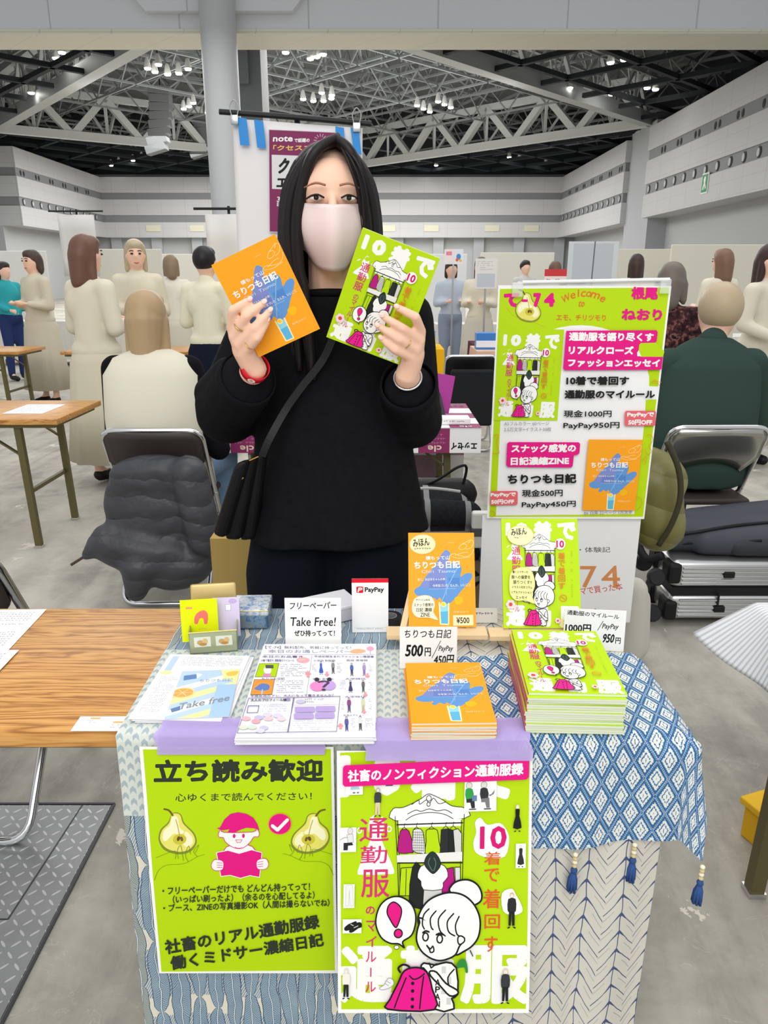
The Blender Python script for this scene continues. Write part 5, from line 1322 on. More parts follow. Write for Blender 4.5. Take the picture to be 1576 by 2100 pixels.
# mask
def mask_pt(u, v):
    th = R(-82 + 164 * u); z = .004 - .118 * v + .012 * abs(2*u-1) * (1 - 2 * v) + .03 * v * abs(2*u-1) ** 1.5
    r = .079 + .010 * math.sin(math.pi * min(1, v * 1.05)) - .002; nose = math.exp(-(th / .35) ** 2) * (.022 * (1 - v) + .013 * v)
    sh = (1 - .50 * v ** 1.7)
    return hp(math.sin(th) * r * sh * .98, -math.cos(th) * (r + .012) * (1 - .22 * v ** 3) - nose + .004, z - .006)
m = MB(); m.grid(mask_pt, 30, 16)
part(m, 'face_mask', mat('#e6d2cf', .75), woman, smooth=True, solid=.0015)
m = MB()
for s in (-1, 1): m.tube(smooth_pts([mask_pt((1+s)/2, .1), hp(s*.086, .01, .012), hp(s*.085, .032, -.01), hp(s*.084, .012, -.045), mask_pt((1+s)/2, .8)], 4), .0018, 6)
part(m, 'mask_strap', mat('#eadfdc', .8), woman)
# hair: scalp plus long locks from the parting
HAIR = mat('#1b1517', .45, spec=.3)
cap_pts = [('ell', hp(0, .045, .028), (.086, .088, .100), HR_), ('ell', hp(.0, .036, .055), (.076, .082, .076), HR_), ('cap', hp(0, .06, 0), hp(0, .085, -.16), .078, .06)]
organic('scalp_hair', cap_pts, .005, HAIR, woman)
m = MB(); rnd = random.Random(5)
for s in (-1, 1):
    for i in range(30):
        a = i / 29; back = -.05 + .15 * a
        st = hp(.012 - s * .004, -.052 + .12 * a, .118 - .012 * a + .006 * rnd.random())
        tx = .066 + .016 * min(1, a * 2.5)
        if a < .12: tx -= .012
        w = rnd.uniform(-.004, .004); lo = -.19 - .10 * rnd.random() - (.05 if s < 0 else 0)
        P = [st, hp(s*(.032 + .024 * a) + .004, -.072 + .152 * a, .094 + .006 * a), hp(s*tx, -.062 + .14 * a, .038 + w), hp(s*(tx + .014), -.052 + .13 * a, -.04), hp(s*(tx + .010 + w), -.048 + .115 * a, -.115), hp(s*(tx - .002 + 2 * w), -.050 + .095 * a, -.17), hp(s*(tx - .012 + 3 * w), -.055 + .085 * a, lo)]
        m.tube(smooth_pts(P, 5), [.006 + .0055 * math.sin(math.pi * min(1, .15 + .8 * k / 30)) for k in range(31)], 8)
for w, e in ((.030, -.02), (.038, -.05), (.046, -.03)):     # thin strands over the forehead
    m.tube(smooth_pts([hp(.015, -.058, .112), hp(w, -.088, .075), hp(w + .016, -.09, .03), hp(w + .024, -.08, e), hp(w + .03, -.07, e - .05)], 5), [.0028] * 15 + [.0012] * 6, 6)
part(m, 'hair_locks', HAIR, woman, smooth=True)
# clothing
BLK = NT('black_knit', rough=.9, spec=.12); q = BLK.noise(BLK.geo(), 60, 3); BLK.color(BLK.mix(q, '#0a0a0c', '#15151a')).bump(q, .2, .002); BLK = BLK.m
tun = [('loft', [(1.336, wx, 1.622, .070, .060), (1.322, wx, 1.632, .10, .075), (1.305, wx, 1.650, .14, .09), (1.27, wx, 1.665, .17, .105), (1.15, wx - .004, 1.66, .172, .115), (1.0, wx - .008, 1.655, .178, .122), (.93, wx - .012, 1.655, .192, .135), (.86, wx - .016, 1.655, .208, .15), (.805, wx - .02, 1.655, .222, .165)], 56, .07, 6, .8),
       ('cap', shL, elL, .064, .066), ('cap', shR, elR, .064, .064), ('cap', elL, elL.lerp(wrL, .66), .070, .062), ('cap', elR, elR.lerp(wrR, .62), .066, .056), ('ell', elL + Vector((.0, .01, -.016)), (.070, .07, .066)), ('ell', elR + Vector((.002, .01, -.014)), (.066, .068, .064)), ('cap', elL + Vector((-.03, 0, .03)), elL.lerp(wrL, .55) + Vector((-.02, -.01, .03)), .04, .035)]
organic('tunic', tun, .006, BLK, woman, it=4)
for e, w in ((elL, wrL), (elR, wrR)):       # open cuffs
    d = (w - e).normalized(); c0 = e.lerp(w, .66 if e is elL else .62); m = MB(); m.tube([c0 - d * .03, c0 + d * .012, c0 + d * .03], [.060, .058, .056], 24, caps=False); part(m, 'cuff', BLK, woman, smooth=True, solid=.004)
m = MB(); m.lathe([(.058, 0), (.062, .006), (.060, .014), (.055, .012)], 32, xf=Matrix.Translation((wx, 1.620, 1.328)) @ Matrix.Rotation(R(-8), 4, 'X') @ Matrix.Scale(1.12, 4, (1, 0, 0))); part(m, 'neckband', BLK, woman, smooth=True)
tr = []
for s in (-1, 1): tr.append(('loft', [(.88, wx + s * .07, 1.67, .12, .13), (.7, wx + s * .09 - .02, 1.67, .115, .14), (.4, wx + s * .1 - .02, 1.67, .105, .12), (.06, wx + s * .105 - .02, 1.67, .115, .12)], 40, .05, 5, s))
organic('trousers', tr, .009, mat('#10131c', .85, spec=.1), woman, it=3)
for s in (-1, 1):
    m = MB(); m.ell((wx + s * .11, 1.60, .035), (.045, .13, .035), 16, 10)
    part(m, 'shoe', mat('#17171a', .4), woman, smooth=True)
# wristband, bracelet, rings
def ring_at(p, d, r, t, name, m_, flat=1.0, w=None):
    d = Vector(d).normalized(); u = d.orthogonal().normalized(); v = d.cross(u); mb = MB(); P = Vector(p)
    pts = [P + u * r * math.cos(k * math.pi / 14) + v * r * math.sin(k * math.pi / 14) for k in range(28)]
    if w:
        for o_ in (-w, w): pass
        vs = []; fs = []
        for q in pts: vs += [q - d * w, q + d * w]
        n_ = len(pts)
        for k in range(n_): fs.append((2*k, 2*k+1, (2*((k+1)%n_))+1, 2*((k+1)%n_)))
        mb.raw(vs, fs); return part(mb, name, m_, woman, smooth=True, solid=t)
    mb.tube(pts, t, 8, closed=True); return part(mb, name, m_, woman, smooth=True)
dL = (wrL - elL).normalized(); dR = (wrR - elR).normalized()
pb = wrL.lerp(elL, -.02)
ring_at(pb, dL, .0268, .0012, 'wristband', mat('#d8202f', .35), w=.0095)
A = Art(16, 16); A.ell(8, 8, 7.5, 7.5, WHT); A.text('文', 4, 4, 12, 12, '#d8202f', .03)
nb = Vector((.35, -1, .15)); nb = (nb - dL * nb.dot(dL)).normalized(); uu = nb.cross(dL) * -1
o = A.build('wristband_print', flat(pb + nb * .0285 - uu * .008 + dL * .008, uu, -dL), woman, thick=.0002, paper='#d8202f'); o.matrix_parent_inverse = Matrix.Translation(-woman.location)
ring_at(wrR.lerp(elR, .07), dR, .0272, .0022, 'bracelet', mat('#d5d6da', .15, 1.0))
GOLD = mat('#d9b056', .2, 1.0)
ring_at(P3(493,669,1.398), P3(506,648,1.384) - P3(480,690,1.412), .0112, .0013, 'finger_ring', GOLD); ring_at(P3(514,706,1.402), P3(528,693,1.388) - P3(506,719,1.415), .0108, .0008, 'finger_ring', GOLD)
ring_at(P3(834,703,1.418), P3(820,696,1.408) - P3(853,716,1.432), .0108, .0008, 'finger_ring', GOLD)
# held booklets
def held(label, corners, w, h, t, cover, spine, art):
    TL, TR, BR, BL = [P3(*c) for c in corners]; c = (TL + TR + BR + BL) / 4
    u = ((TR - TL) + (BR - BL)).normalized(); v = ((BL - TL) + (BR - TR)); v = (v - u * v.dot(u)).normalized(); n_ = v.cross(u).normalized()
    r = book(label, 'book', w, h, t, cover, spine, art)
    r.matrix_world = Matrix((( *u, 0), (*(-v), 0), (*n_, 0), (0, 0, 0, 1))).transposed(); r.location = c; return r
held('orange diary booklet held up in the raised hand with the red wristband', [(440,548,1.405),(570,487,1.405),(650,668,1.425),(528,727,1.425)], .128, .182, .003, ORG, ORG, orange_cover)
held('green essay booklet held up in the raised hand with the silver bracelet', [(744,470,1.41),(897,533,1.41),(815,740,1.45),(680,690,1.45)], .148, .21, .004, LIME, '#c22a6e', green_cover)
# shoulder bag
bag = thing('shoulder_bag', 'black zipped shoulder bag hanging on a diagonal strap at the hip of the woman', 'bag', (-.36, 1.585, .78))
m = MB(); pts = [P3(712,640,1.545), P3(664,735,1.535), P3(618,795,1.53), P3(585,842,1.525), P3(552,902,1.505), P3(538,935,1.51)]
pts = smooth_pts([(-.0, 1.70, 1.345)] + [tuple(p) for p in pts], 6)
vs, fs = [], []
for i, p in enumerate(pts):
    a, b = pts[max(i-1, 0)], pts[min(i+1, len(pts)-1)]; s = (b - a).cross(Vector((0, 1, 0))).normalized() * .0075; vs += [p - s, p + s]
    if i: fs.append((2*i-2, 2*i-1, 2*i+1, 2*i))
m.raw(vs, fs); part(m, 'strap', mat('#1d1d20', .5), bag, solid=.003)
for k, (a, b, c, d) in enumerate((((478,952),(506,944),(458,1108),(432,1098)), ((500,948),(522,938),(490,1110),(458,1108)), ((516,940),(540,930),(520,1108),(488,1112)))):
    Y0 = 1.475 + .022 * k; q = [P3(*a, Y0), P3(*b, Y0), P3(*c, Y0 + .03), P3(*d, Y0 + .03)]; m = MB()
    m.raw([v for v in q] + [v + Vector((.01, .03, 0)) for v in q], [(3,2,1,0),(4,5,6,7),(0,1,5,4),(1,2,6,5),(2,3,7,6),(3,0,4,7)])
    o = part(m, 'bag_body' if k == 0 else 'bag_pocket', mat('#0f0f11', .55), bag); md = o.modifiers.new('b', 'BEVEL'); md.width = .012; md.segments = 3
m = MB(); m.tube([P3(488,956,1.495), P3(512,944,1.495), P3(530,936,1.50)], .0022, 6); m.ell(P3(492,962,1.493), .004); m.ell(P3(497,980,1.493), .004); part(m, 'zip', GOLD, bag)

# ------------------------------------------------------------------ the hanging price poster and the booth number
def frame_map(TL, TR, BR, BL):
    u = ((TR - TL) + (BR - BL)).normalized(); v = ((BL - TL) + (BR - TR)); v = (v - u * v.dot(u)).normalized()
    return u, v, v.cross(u).normalized()
c4 = [P3(x, y, 1.875) for x, y in ((1014,592),(1369,585),(1331,1066),(1006,1057))]
u, v, nn = frame_map(*c4); org = sum(c4, Vector()) / 4 - u * .21 - v * .297
A = Art(420, 594, 2.0e-5)
A.frame([(133,113),(1487,100),(1330,1908),(80,1878)])
A.poly([(145,140),(1470,110),(1320,1890),(98,1868)], LIME)
A.ell(780, 800, 545, 395, '#eeeeee', n=40)
A.poly([(170,1118),(150,1858),(1248,1868),(1310,1100),(1310,975),(1418,970),(1432,872),(1335,870),(1332,790),(1310,740),(500,560),(300,700)], '#eeeeee')
A.text('て', 175, 168, 295, 278, MAG, .09)
A.push(B4(262, 145, 470, 392, 100, 130)); pear(A); A.pop()
A.push(B4(200, 440, 510, 280, 100, 100)); A.line([(0,100),(20,60),(60,40),(96,10)], 1, '#d9a02a', smooth=3); A.pop()
A.line([(320,225),(352,225)], 20, MAG); A.text('7', 402, 166, 462, 272, MAG, .09); A.text('4', 486, 164, 570, 268, MAG, .09)
for i, (ch, x, y, r) in enumerate((('W', 655, 205, -28), ('e', 710, 182, -18), ('l', 752, 168, -12), ('c', 790, 168, -6), ('o', 833, 168, 4), ('m', 885, 178, 14), ('e', 943, 205, 26))): A.text(ch, x - (34 if ch in 'Wm' else 20 if ch != 'l' else 6), y - (32 if ch in 'Wl' else 20), x + (34 if ch in 'Wm' else 20 if ch != 'l' else 6), y + 22, ORL, .005, rot=r, shear=.2)
A.text('to', 756, 222, 802, 265, ORL, .01, shear=.25); A.text('エモ、チリツモり', 585, 325, 972, 370, ORL, .008, shear=.05)
A.text('根尾', 1168, 108, 1380, 205, MAG, .055); A.text('ねおり', 1096, 276, 1420, 364, MAG, .06)
A.poly([(150,448),(634,450),(600,1122),(128,1118)], INK)
A.frame([(0,0),(148,0),(148,210),(0,210)], [(154,453),(630,455),(597,1117),(133,1113)]); sv = A.clip; green_cover(A); A.pop()
A.poly([(660,447),(1370,436),(1382,450),(1375,520),(1365,532),(1250,536),(1238,548),(1230,620),(1240,640),(1430,640),(1422,735),(1408,740),(655,745),(643,733)], MAG)
A.poly([(1250,536),(1372,532),(1440,600),(1430,640),(1250,640),(1232,615),(1238,548)], LIME); A.poly([(1234,590),(1256,638),(1225,636),(1222,610)], '#eeeeee')
A.text('通勤服を語り尽くす', 682, 456, 1350, 524, WHT, .05); A.text('リアルクローズ', 682, 560, 1194, 624, WHT, .06); A.text('ファッションエッセイ', 678, 660, 1408, 720, WHT, .06)
A.text('10着で着回す', 670, 790, 1166, 858, INK, .05); A.text('通勤服のマイルール', 660, 895, 1376, 962, INK, .05)
A.text('現金1000円', 656, 1050, 1034, 1104, INK, .025); A.text('PayPay950円', 656, 1142, 1100, 1198, INK, .025)
A.rect(1140, 1056, 1388, 1172, '#e2656c', r=14); A.text('PayPayで', 1158, 1068, 1374, 1108, WHT, .055); A.text('50円OFF', 1168, 1124, 1362, 1166, WHT, .055)
A.text('A5フルカラー 60ページ', 196, 1136, 545, 1164, '#77777a'); A.text('2.5万文字+イラスト30枚', 196, 1178, 562, 1210, '#77777a')
A.poly([(235,1290),(780,1296),(792,1308),(788,1378),(776,1392),(745,1395),(738,1478),(726,1490),(232,1480),(218,1466),(222,1302)], MAG)
A.text('スナック感覚の', 255, 1308, 760, 1372, WHT, .05); A.text('日記濃縮ZINE', 252, 1405, 708, 1468, WHT, .05)
A.text('ちりつも日記', 232, 1536, 770, 1612, INK, .05); A.text('現金500円', 345, 1656, 664, 1712, INK, .025); A.text('PayPay450円', 345, 1748, 770, 1802, INK, .025)
A.rect(100, 1664, 312, 1772, '#e2656c', r=14); A.text('PayPayで', 102, 1676, 298, 1712, WHT, .055); A.text('50円OFF', 108, 1728, 285, 1764, WHT, .055)
A.frame([(0,0),(128,0),(128,182),(0,182)], [(858,1275),(1290,1275),(1242,1852),(828,1822)])
A.clip = (A.X((0,0))[0], A.X((0,0))[1], A.X((128,0))[0], A.X((0,182))[1]); orange_cover(A); A.clip = None; A.pop()
A.text('B6 白黒 22ページ 1万文字', 838, 1830, 1222, 1858, '#6d6d70')
for P in ([(115,1240),(150,1235),(140,1300),(160,1370),(110,1375)], [(1320,1240),(1360,1250),(1368,1290),(1340,1330),(1362,1370),(1330,1400),(1310,1350)], [(1290,1450),(1310,1410),(1325,1430),(1310,1470)], [(1340,840),(1370,815),(1410,865)], [(1260,1830),(1295,1790),(1290,1740),(1250,1720)], [(105,1810),(140,1830),(120,1860),(100,1850)], [(1345,830),(1420,835)]): A.line(P, 4, '#d98a1e', smooth=3)
A.pop()
o = A.build('poster', flat(org, u, v)); tag(o, 'tall lime price poster with welcome lettering hanging on a stand right of the woman', 'poster')
t = thing('poster_stand', 'slim poster stand with a clear top rail carrying the lime price poster', 'stand', (.44, 1.905, 0))
CLR = mat('#f2f5f5', .08, spec=.6, alpha=.38, name='clear_plastic'); STL = mat('#b9bbbd', .3, .9)
m = MB(); m.tube([(.44, 1.905, .02), (.44, 1.905, 1.36)], .009, 10); part(m, 'pole', STL, t)
m = MB(); m.tube([P3(1072,579,1.872), P3(1374,573,1.872)], .0045, 8); part(m, 'top_rail', mat('#e8eaea', .2), t)
m = MB(); q = [P3(1062,577,1.878), P3(1368,571,1.878), P3(1366,596,1.878), P3(1062,603,1.878)]; m.raw(q, [(0,1,2,3)]); part(m, 'clear_sleeve', CLR, t, solid=.001)
for a in ((1062, 590), (1366, 583)): m = MB(); p_ = P3(*a, 1.868); m.box(p_ - Vector((.013, .003, .022)), p_ + Vector((.013, .012, .012)), bev=.002); part(m, 'clip', CLR, t)
m = MB(); m.bar((.44, 1.905, 1.36), P3(1200, 577, 1.876), .008); part(m, 'rail_bracket', STL, t)
m = MB(); m.box((.32, 1.80, 0), (.56, 2.01, .012), bev=.004); part(m, 'base_plate', STL, t)
c4 = [P3(x, y, 1.887) for x, y in ((985,1040),(1323,1046),(1284,1286),(988,1292))]; u, v, nn = frame_map(*c4); org = sum(c4, Vector()) / 4 - u * .213 - v * .158
A = Art(426, 316); A.frame([(725,-25),(1584,-10),(1485,600),(732,615)])
A.text('随筆・体験記', 1150, 180, 1412, 213, '#4a4a4c', .005); A.text('7', 1254, 292, 1338, 416, '#d08a55', .012); A.text('4', 1360, 290, 1452, 416, '#d08a55', .012); A.text('マで買った本', 1250, 394, 1462, 448, '#c9554a', .006, rot=-8); A.pop()
o = A.build('number_sign', flat(org, u, v), paper='#e4e4e4'); tag(o, 'white paper booth sign with a large orange seventy-four hanging under the lime price poster', 'sign')

# ------------------------------------------------------------------ banner behind the woman
Yb = 4.3
t = thing('banner', 'white hanging banner with blue tape strips and a plum poster behind the woman', 'banner', (-.42, Yb, 0))
q = [P3(477,243,Yb), P3(744,263,Yb), P3(742,800,Yb), P3(497,800,Yb)]
m = MB(); m.grid(lambda a, b: tuple(q[0].lerp(q[1], a).lerp(q[3].lerp(q[2], a), b) + Vector((0, .015 * math.sin(9 * a + 2) * (.3 + b), 0))), 24, 24); part(m, 'banner_sheet', mat('#e4e2e2', .5), t, smooth=True, solid=.002)
def pl(name, pts, m_, dy):
    m = MB(); m.raw([P3(x, y, Yb - dy) for x, y in pts], [tuple(range(len(pts)))]); return part(m, name, m_, t, solid=.001)
for pts in (((487,240),(506,243),(512,298),(493,298)), ((521,245),(540,248),(546,304),(528,303)), ((688,259),(706,262),(709,330),(690,318)), ((719,261),(736,264),(742,318),(726,312))): pl('tape_strip', pts, mat('#1d86d2', .3), .03)
c4 = [P3(x, y, Yb - .035) for x, y in ((551,265),(690,273),(700,480),(566,476))]; u, v, nn = frame_map(*c4); w_ = (c4[1] - c4[0]).length * 1000; h_ = (c4[3] - c4[0]).length * 1000
A = Art(w_, h_, 3e-5); A.frame([(487,243),(1096,275),(1138,1180),(550,1162)])
A.rect(470, 200, 1200, 1200, '#7d2a58'); A.line([(487,243),(1096,275),(1138,1180),(550,1162)], 12, '#c9b9c4', closed=True)
A.text('note', 533, 308, 712, 354, WHT, .05); A.text('で話題の', 726, 325, 864, 362, WHT, .03); A.text('「クセスゴき', 540, 384, 960, 434, '#e8c860', .03)
A.poly([(530,470),(1060,492),(1080,790),(552,775)], '#d9d9d9'); A.text('ク', 600, 500, 690, 640, INK, .05, shear=.2); A.text('エ', 590, 680, 690, 760, INK, .06)
A.text('3', 602, 845, 632, 890, WHT, .02); A.text('日', 606, 895, 640, 930, WHT, .02)
for k in range(7): A.line([(960 + 34*math.cos(R(180+k*28)), 345 + 34*math.sin(R(180+k*28))), (960 + 58*math.cos(R(180+k*28)), 345 + 58*math.sin(R(180+k*28)))], 4, '#e6c9d8')
A.pop(); o = A.build('plum_poster', flat(c4[0], u, v), t); o.matrix_parent_inverse = Matrix.Translation(-t.location)
m = MB(); m.tube([P3(450,229,Yb), P3(600,240,Yb), P3(762,254,Yb)], .014, 10); part(m, 'crossbar', mat('#1b1c1e', .4), t)
m = MB(); x_ = P3(608, 241, Yb); m.tube([x_ + Vector((0, .04, .0)), Vector((x_.x, Yb + .04, .03))], .016, 10); part(m, 'pole', mat('#1b1c1e', .4), t)
m = MB(); m.box((x_.x - .22, Yb - .15, 0), (x_.x + .22, Yb + .24, .03), bev=.008); part(m, 'base', mat('#1b1c1e', .5), t)
for a in ((481, 236), (732, 252)):
    p_ = P3(*a, Yb - .03); m = MB(); m.box(p_ - Vector((.02, .012, .045)), p_ + Vector((.02, .012, .0)), bev=.003); m.tube(smooth_pts([p_ + Vector((-.015, 0, 0)), p_ + Vector((-.022, 0, .04)), p_ + Vector((0, 0, .07)), p_ + Vector((.022, 0, .04)), p_ + Vector((.015, 0, 0))], 4), .003, 6); part(m, 'clip', STL, t, auto=40)
def tbanner(label, px, py, Y, w, hgt, col='#dedcd8'):
    c = P3(px, py, Y); t = thing('banner', label, 'banner', (c.x, Y, 0)); z = c.z
    m = MB(); m.tube([(-w * .75, 0, z), (w * .75, 0, z)], .015, 8); m.build('crossbar', mat('#1b1c1e', .4), t)
    m = MB(); m.tube([(0, .03, 0), (0, .03, z + .03)], .016, 8); m.build('pole', mat('#1b1c1e', .4), t); m = MB(); m.box((-.2, -.2, 0), (.2, .2, .02)); m.build('base', mat('#1b1c1e', .5), t)
    m = MB(); m.grid(lambda a, b: ((a - .5) * w, -.03 + .02 * math.sin(7 * a), z - .06 - hgt * b), 10, 4); m.build('banner_sheet', mat(col, .6), t, smooth=True, solid=.003)
    return t
tbanner('plain white banner on a black T-shaped stand far on the left', 155, 433, 13.6, .62, 1.0)
tbanner('plain white banner on a thin black stand beside the round column', 468, 428, 9, .52, 1.2)

# ------------------------------------------------------------------ the checked table behind
t = table('folding table covered with the plum and white checked cloth, behind the woman', -.76, .44, 3.42, 4.08, leg_x=((.30, 1), (-.62, -1)))
Wc, U = 1230, 147
def checks(A, rows, par, light, dark, y0=0):
    n = int(Wc / U) + 1
    for r_ in range(rows):
        for k in range(n):
            x1 = Wc - k * U; A.rect(x1 - U, y0 + r_ * U, x1, y0 + (r_ + 1) * U, dark if (k + r_ + par) % 2 else light)
ct = thing('tablecloth', 'plum and white checked tablecloth printed with upside-down lettering, behind the woman', 'tablecloth', (-.16, 3.75, .7))
A = Art(Wc, 690, 4e-5); checks(A, 5, 1, '#ecebec', '#8d2f62')
for k in range(4):
    A.text('cle', Wc - 100 - 2*k*U + (U), 60, Wc - 40 - 2*k*U + U, 95, WHT, .02, rot=180); A.text('エッセイ', Wc - 140 - 2*k*U, 640 - 585, Wc - 20 - 2*k*U, 690 - 590, INK, .03, rot=180)
    A.text('cle', Wc - 100 - 2*k*U, 640, Wc - 40 - 2*k*U, 675, WHT, .02, rot=180); A.scribble(Wc - U - 2*k*U + 5, 595, Wc - 2*k*U - 5, 640, 3, '#b9809e', seed=k)
o = A.build('cloth_top', flat((-.775, 4.095, .7035), (1, 0, 0), (0, -1, 0)), ct, thick=.002, paper='#ecebec'); o.matrix_parent_inverse = Matrix.Translation(-ct.location)
A = Art(Wc, 118, 4e-5); checks(A, 1, 0, '#ecebec', '#8d2f62')
for k in range(4):
    A.text('エッセイ', Wc - 140 - 2*k*U - (0), 66, Wc - 18 - 2*k*U, 104, INK, .04, rot=180); A.scribble(Wc - 2*U - 2*k*U + 5, 25, Wc - U - 2*k*U - 5, 80, 3, '#b9809e', seed=k + 9); A.text('cle', Wc - 2*U + 45 - 2*k*U, 82, Wc - 2*U + 110 - 2*k*U, 112, '#e9d9c4', .03, rot=180)
o = A.build('cloth_front_drop', flat((-.775, 3.408, .7035), (1, 0, 0), (0, -.06, -1)), ct, thick=.002, paper='#ecebec'); o.matrix_parent_inverse = Matrix.Translation(-ct.location)
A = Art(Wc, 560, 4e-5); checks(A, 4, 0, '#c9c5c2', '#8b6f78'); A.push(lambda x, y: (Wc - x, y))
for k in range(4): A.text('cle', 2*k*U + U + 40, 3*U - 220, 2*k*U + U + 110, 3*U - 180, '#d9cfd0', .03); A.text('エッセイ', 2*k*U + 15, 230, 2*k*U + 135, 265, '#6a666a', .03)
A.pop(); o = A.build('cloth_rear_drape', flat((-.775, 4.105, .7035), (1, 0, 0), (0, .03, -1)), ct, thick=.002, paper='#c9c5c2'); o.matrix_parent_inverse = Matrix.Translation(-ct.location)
t = thing('photo_stand', 'magenta display board on a black folding stand at the right end of the checked table', 'stand', (.255, 3.72, .706))
m = MB(); m.box((-.075, -.006, 0), (.075, .006, .19), bev=.003, xf=Matrix.Translation((0, .02, .02)) @ Matrix.Rotation(R(-14), 4, 'X') @ Matrix.Rotation(R(10), 4, 'Y')); m.build('board', mat('#a3258c', .4), t)
m = MB(); m.bar((-.05, .01, .11), (-.07, -.10, .005), .025, .01); m.bar((.015, .01, .11), (.04, -.11, .005), .025, .01); m.bar((-.05, 0, .113), (.015, 0, .113), .025); m.bar((-.1, -.09, .008), (.08, -.12, .008), .025, .01); m.build('stand_legs', mat('#2a2630', .5), t)
t = thing('card_box', 'small white box lying on the checked table beside the magenta board', 'box', (.34, 3.52, .706)); m = MB(); m.box((-.07, -.05, 0), (.07, .05, .03), bev=.004); m.build('box_body', mat('#f0eff0', .5), t)
A = Art(120, 20); A.scribble(5, 4, 110, 16, 1, INK, seed=3); A.build('box_print', flat((-.06, -.0505, .026), (1, 0, 0), (0, 0, -1)), t, thick=.0001)

# ------------------------------------------------------------------ neighbours, chairs, bags
CREAMC = mat('#d6d1bf', .9, spec=.1)
chair('chrome folding chair of the seated neighbour, draped with the dark padded coat', -.955, 3.18, R(180))
J = dict(pelvis=(-.975, 3.2, .56), neck=(-.985, 3.20, 1.07), head=(-1.0, 3.23, 1.20), look=(0, 1, 0), k=.97,
         shL=(-1.15, 3.2, 1.0), shR=(-.83, 3.19, 1.0), elL=(-1.2, 3.28, .72), wrL=(-1.05, 3.48, .80), elR=(-.72, 3.15, .665), wrR=(-.83, 3.30, .845),
         hipL=(-1.06, 3.25, .55), hipR=(-.88, 3.25, .55), knL=(-1.06, 3.66, .53), knR=(-.79, 3.58, .53), anL=(-1.04, 3.66, .09), anR=(-.80, 3.55, .09), toeL=(-1.04, 3.8, .04), toeR=(-.82, 3.7, .04))
g = human('person', 'seated neighbour with black sleeves, cream shawl and jeans, seen from behind on the left', J, '#101014', mat('#7f9cba', .85, spec=.1), '#a98f6c', .16, SKIN_A, voxel=.008)
m = MB(); loft(m, [(1.085, -.985, 3.19, .075, .07), (1.05, -.985, 3.18, .16, .105), (.98, -.985, 3.17, .205, .14), (.8, -.98, 3.16, .215, .165), (.62, -.975, 3.17, .215, .175), (.50, -.97, 3.17, .22, .175)], 40, .03, 7, 1); part(m, 'shawl', CREAMC, g, smooth=True)
t = thing('padded_coat', 'charcoal padded coat hanging over the back of the neighbour chair', 'coat', (-.95, 2.93, 0))
RY = lambda a: Matrix.Rotation(R(a), 4, 'Y')
prims = [('ell', (-.95, 2.94, .46), (.22, .07, .22)), ('ell', (-.93, 2.93, .60), (.2, .07, .09)), ('cap', (-.79, 2.9, .62), (-.74, 2.89, .34), .075, .075), ('ell', (-1.0, 2.90, .27), (.25, .075, .10), RY(12)), ('ell', (-.86, 2.90, .20), (.15, .07, .09), RY(-15)), ('cap', (-1.02, 2.88, .22), (-1.04, 2.86, .12), .085, .05), ('cap', (-1.16, 2.9, .34), (-1.24, 2.88, .27), .06, .025)]
PUF = NT('padded_nylon', rough=.45, spec=.35); x, y, z = PUF.sep(PUF.geo()); PUF.color(PUF.mix(PUF.noise(PUF.geo(), 9, 4), '#2c2d31', '#4b4c52')).bump(PUF.abs(PUF.sin(PUF.add(PUF.mul(z, 38), PUF.mul(PUF.noise(PUF.geo(), 5), 5)))), .6, .012)
organic('coat_body', prims, .011, PUF.m, t, it=14)
m = MB(); m.tube([(-1.24, 2.88, .27), (-1.30, 2.86, .235)], .006, 6); part(m, 'drawstring', mat('#4a3a34', .6), t)
t = thing('kraft_box', 'tall kraft cardboard box with a cat emblem standing behind the tins', 'box', (-.40, 1.93, 0))
m = MB(); m.box((-.07, -.05, 0), (.055, .05, .70)); m.build('box_body', mat('#a98f52', .8), t)
A = Art(60, 60); A.ell(30, 30, 28, 28, '#bdb29a'); A.poly([(16,22),(14,6),(24,14),(36,14),(46,6),(44,22),(46,40),(38,48),(22,48),(14,40)], '#2a2a2c', smooth=2); A.poly([(20,27),(27,30),(20,32)], '#bdb29a'); A.poly([(40,27),(33,30),(40,32)], '#bdb29a')
A.build('cat_emblem', flat((-.025, -.0505, .355), (1, 0, 0), (0, 0, -1)), t, thick=.0001, paper='#a98f52')
# woman with cream sweater, further left
c = P3(430, 600, 6.0)
J = standing(c.x - .02, 6.0, 1.60, R(165), 'front'); human('person', 'woman in a cream sweater and long navy skirt walking away on the left', J, mat('#e9e4cc', .9, spec=.1), '#171a2b', '#1d1a1c', .05, SKIN_A, skirt=True)
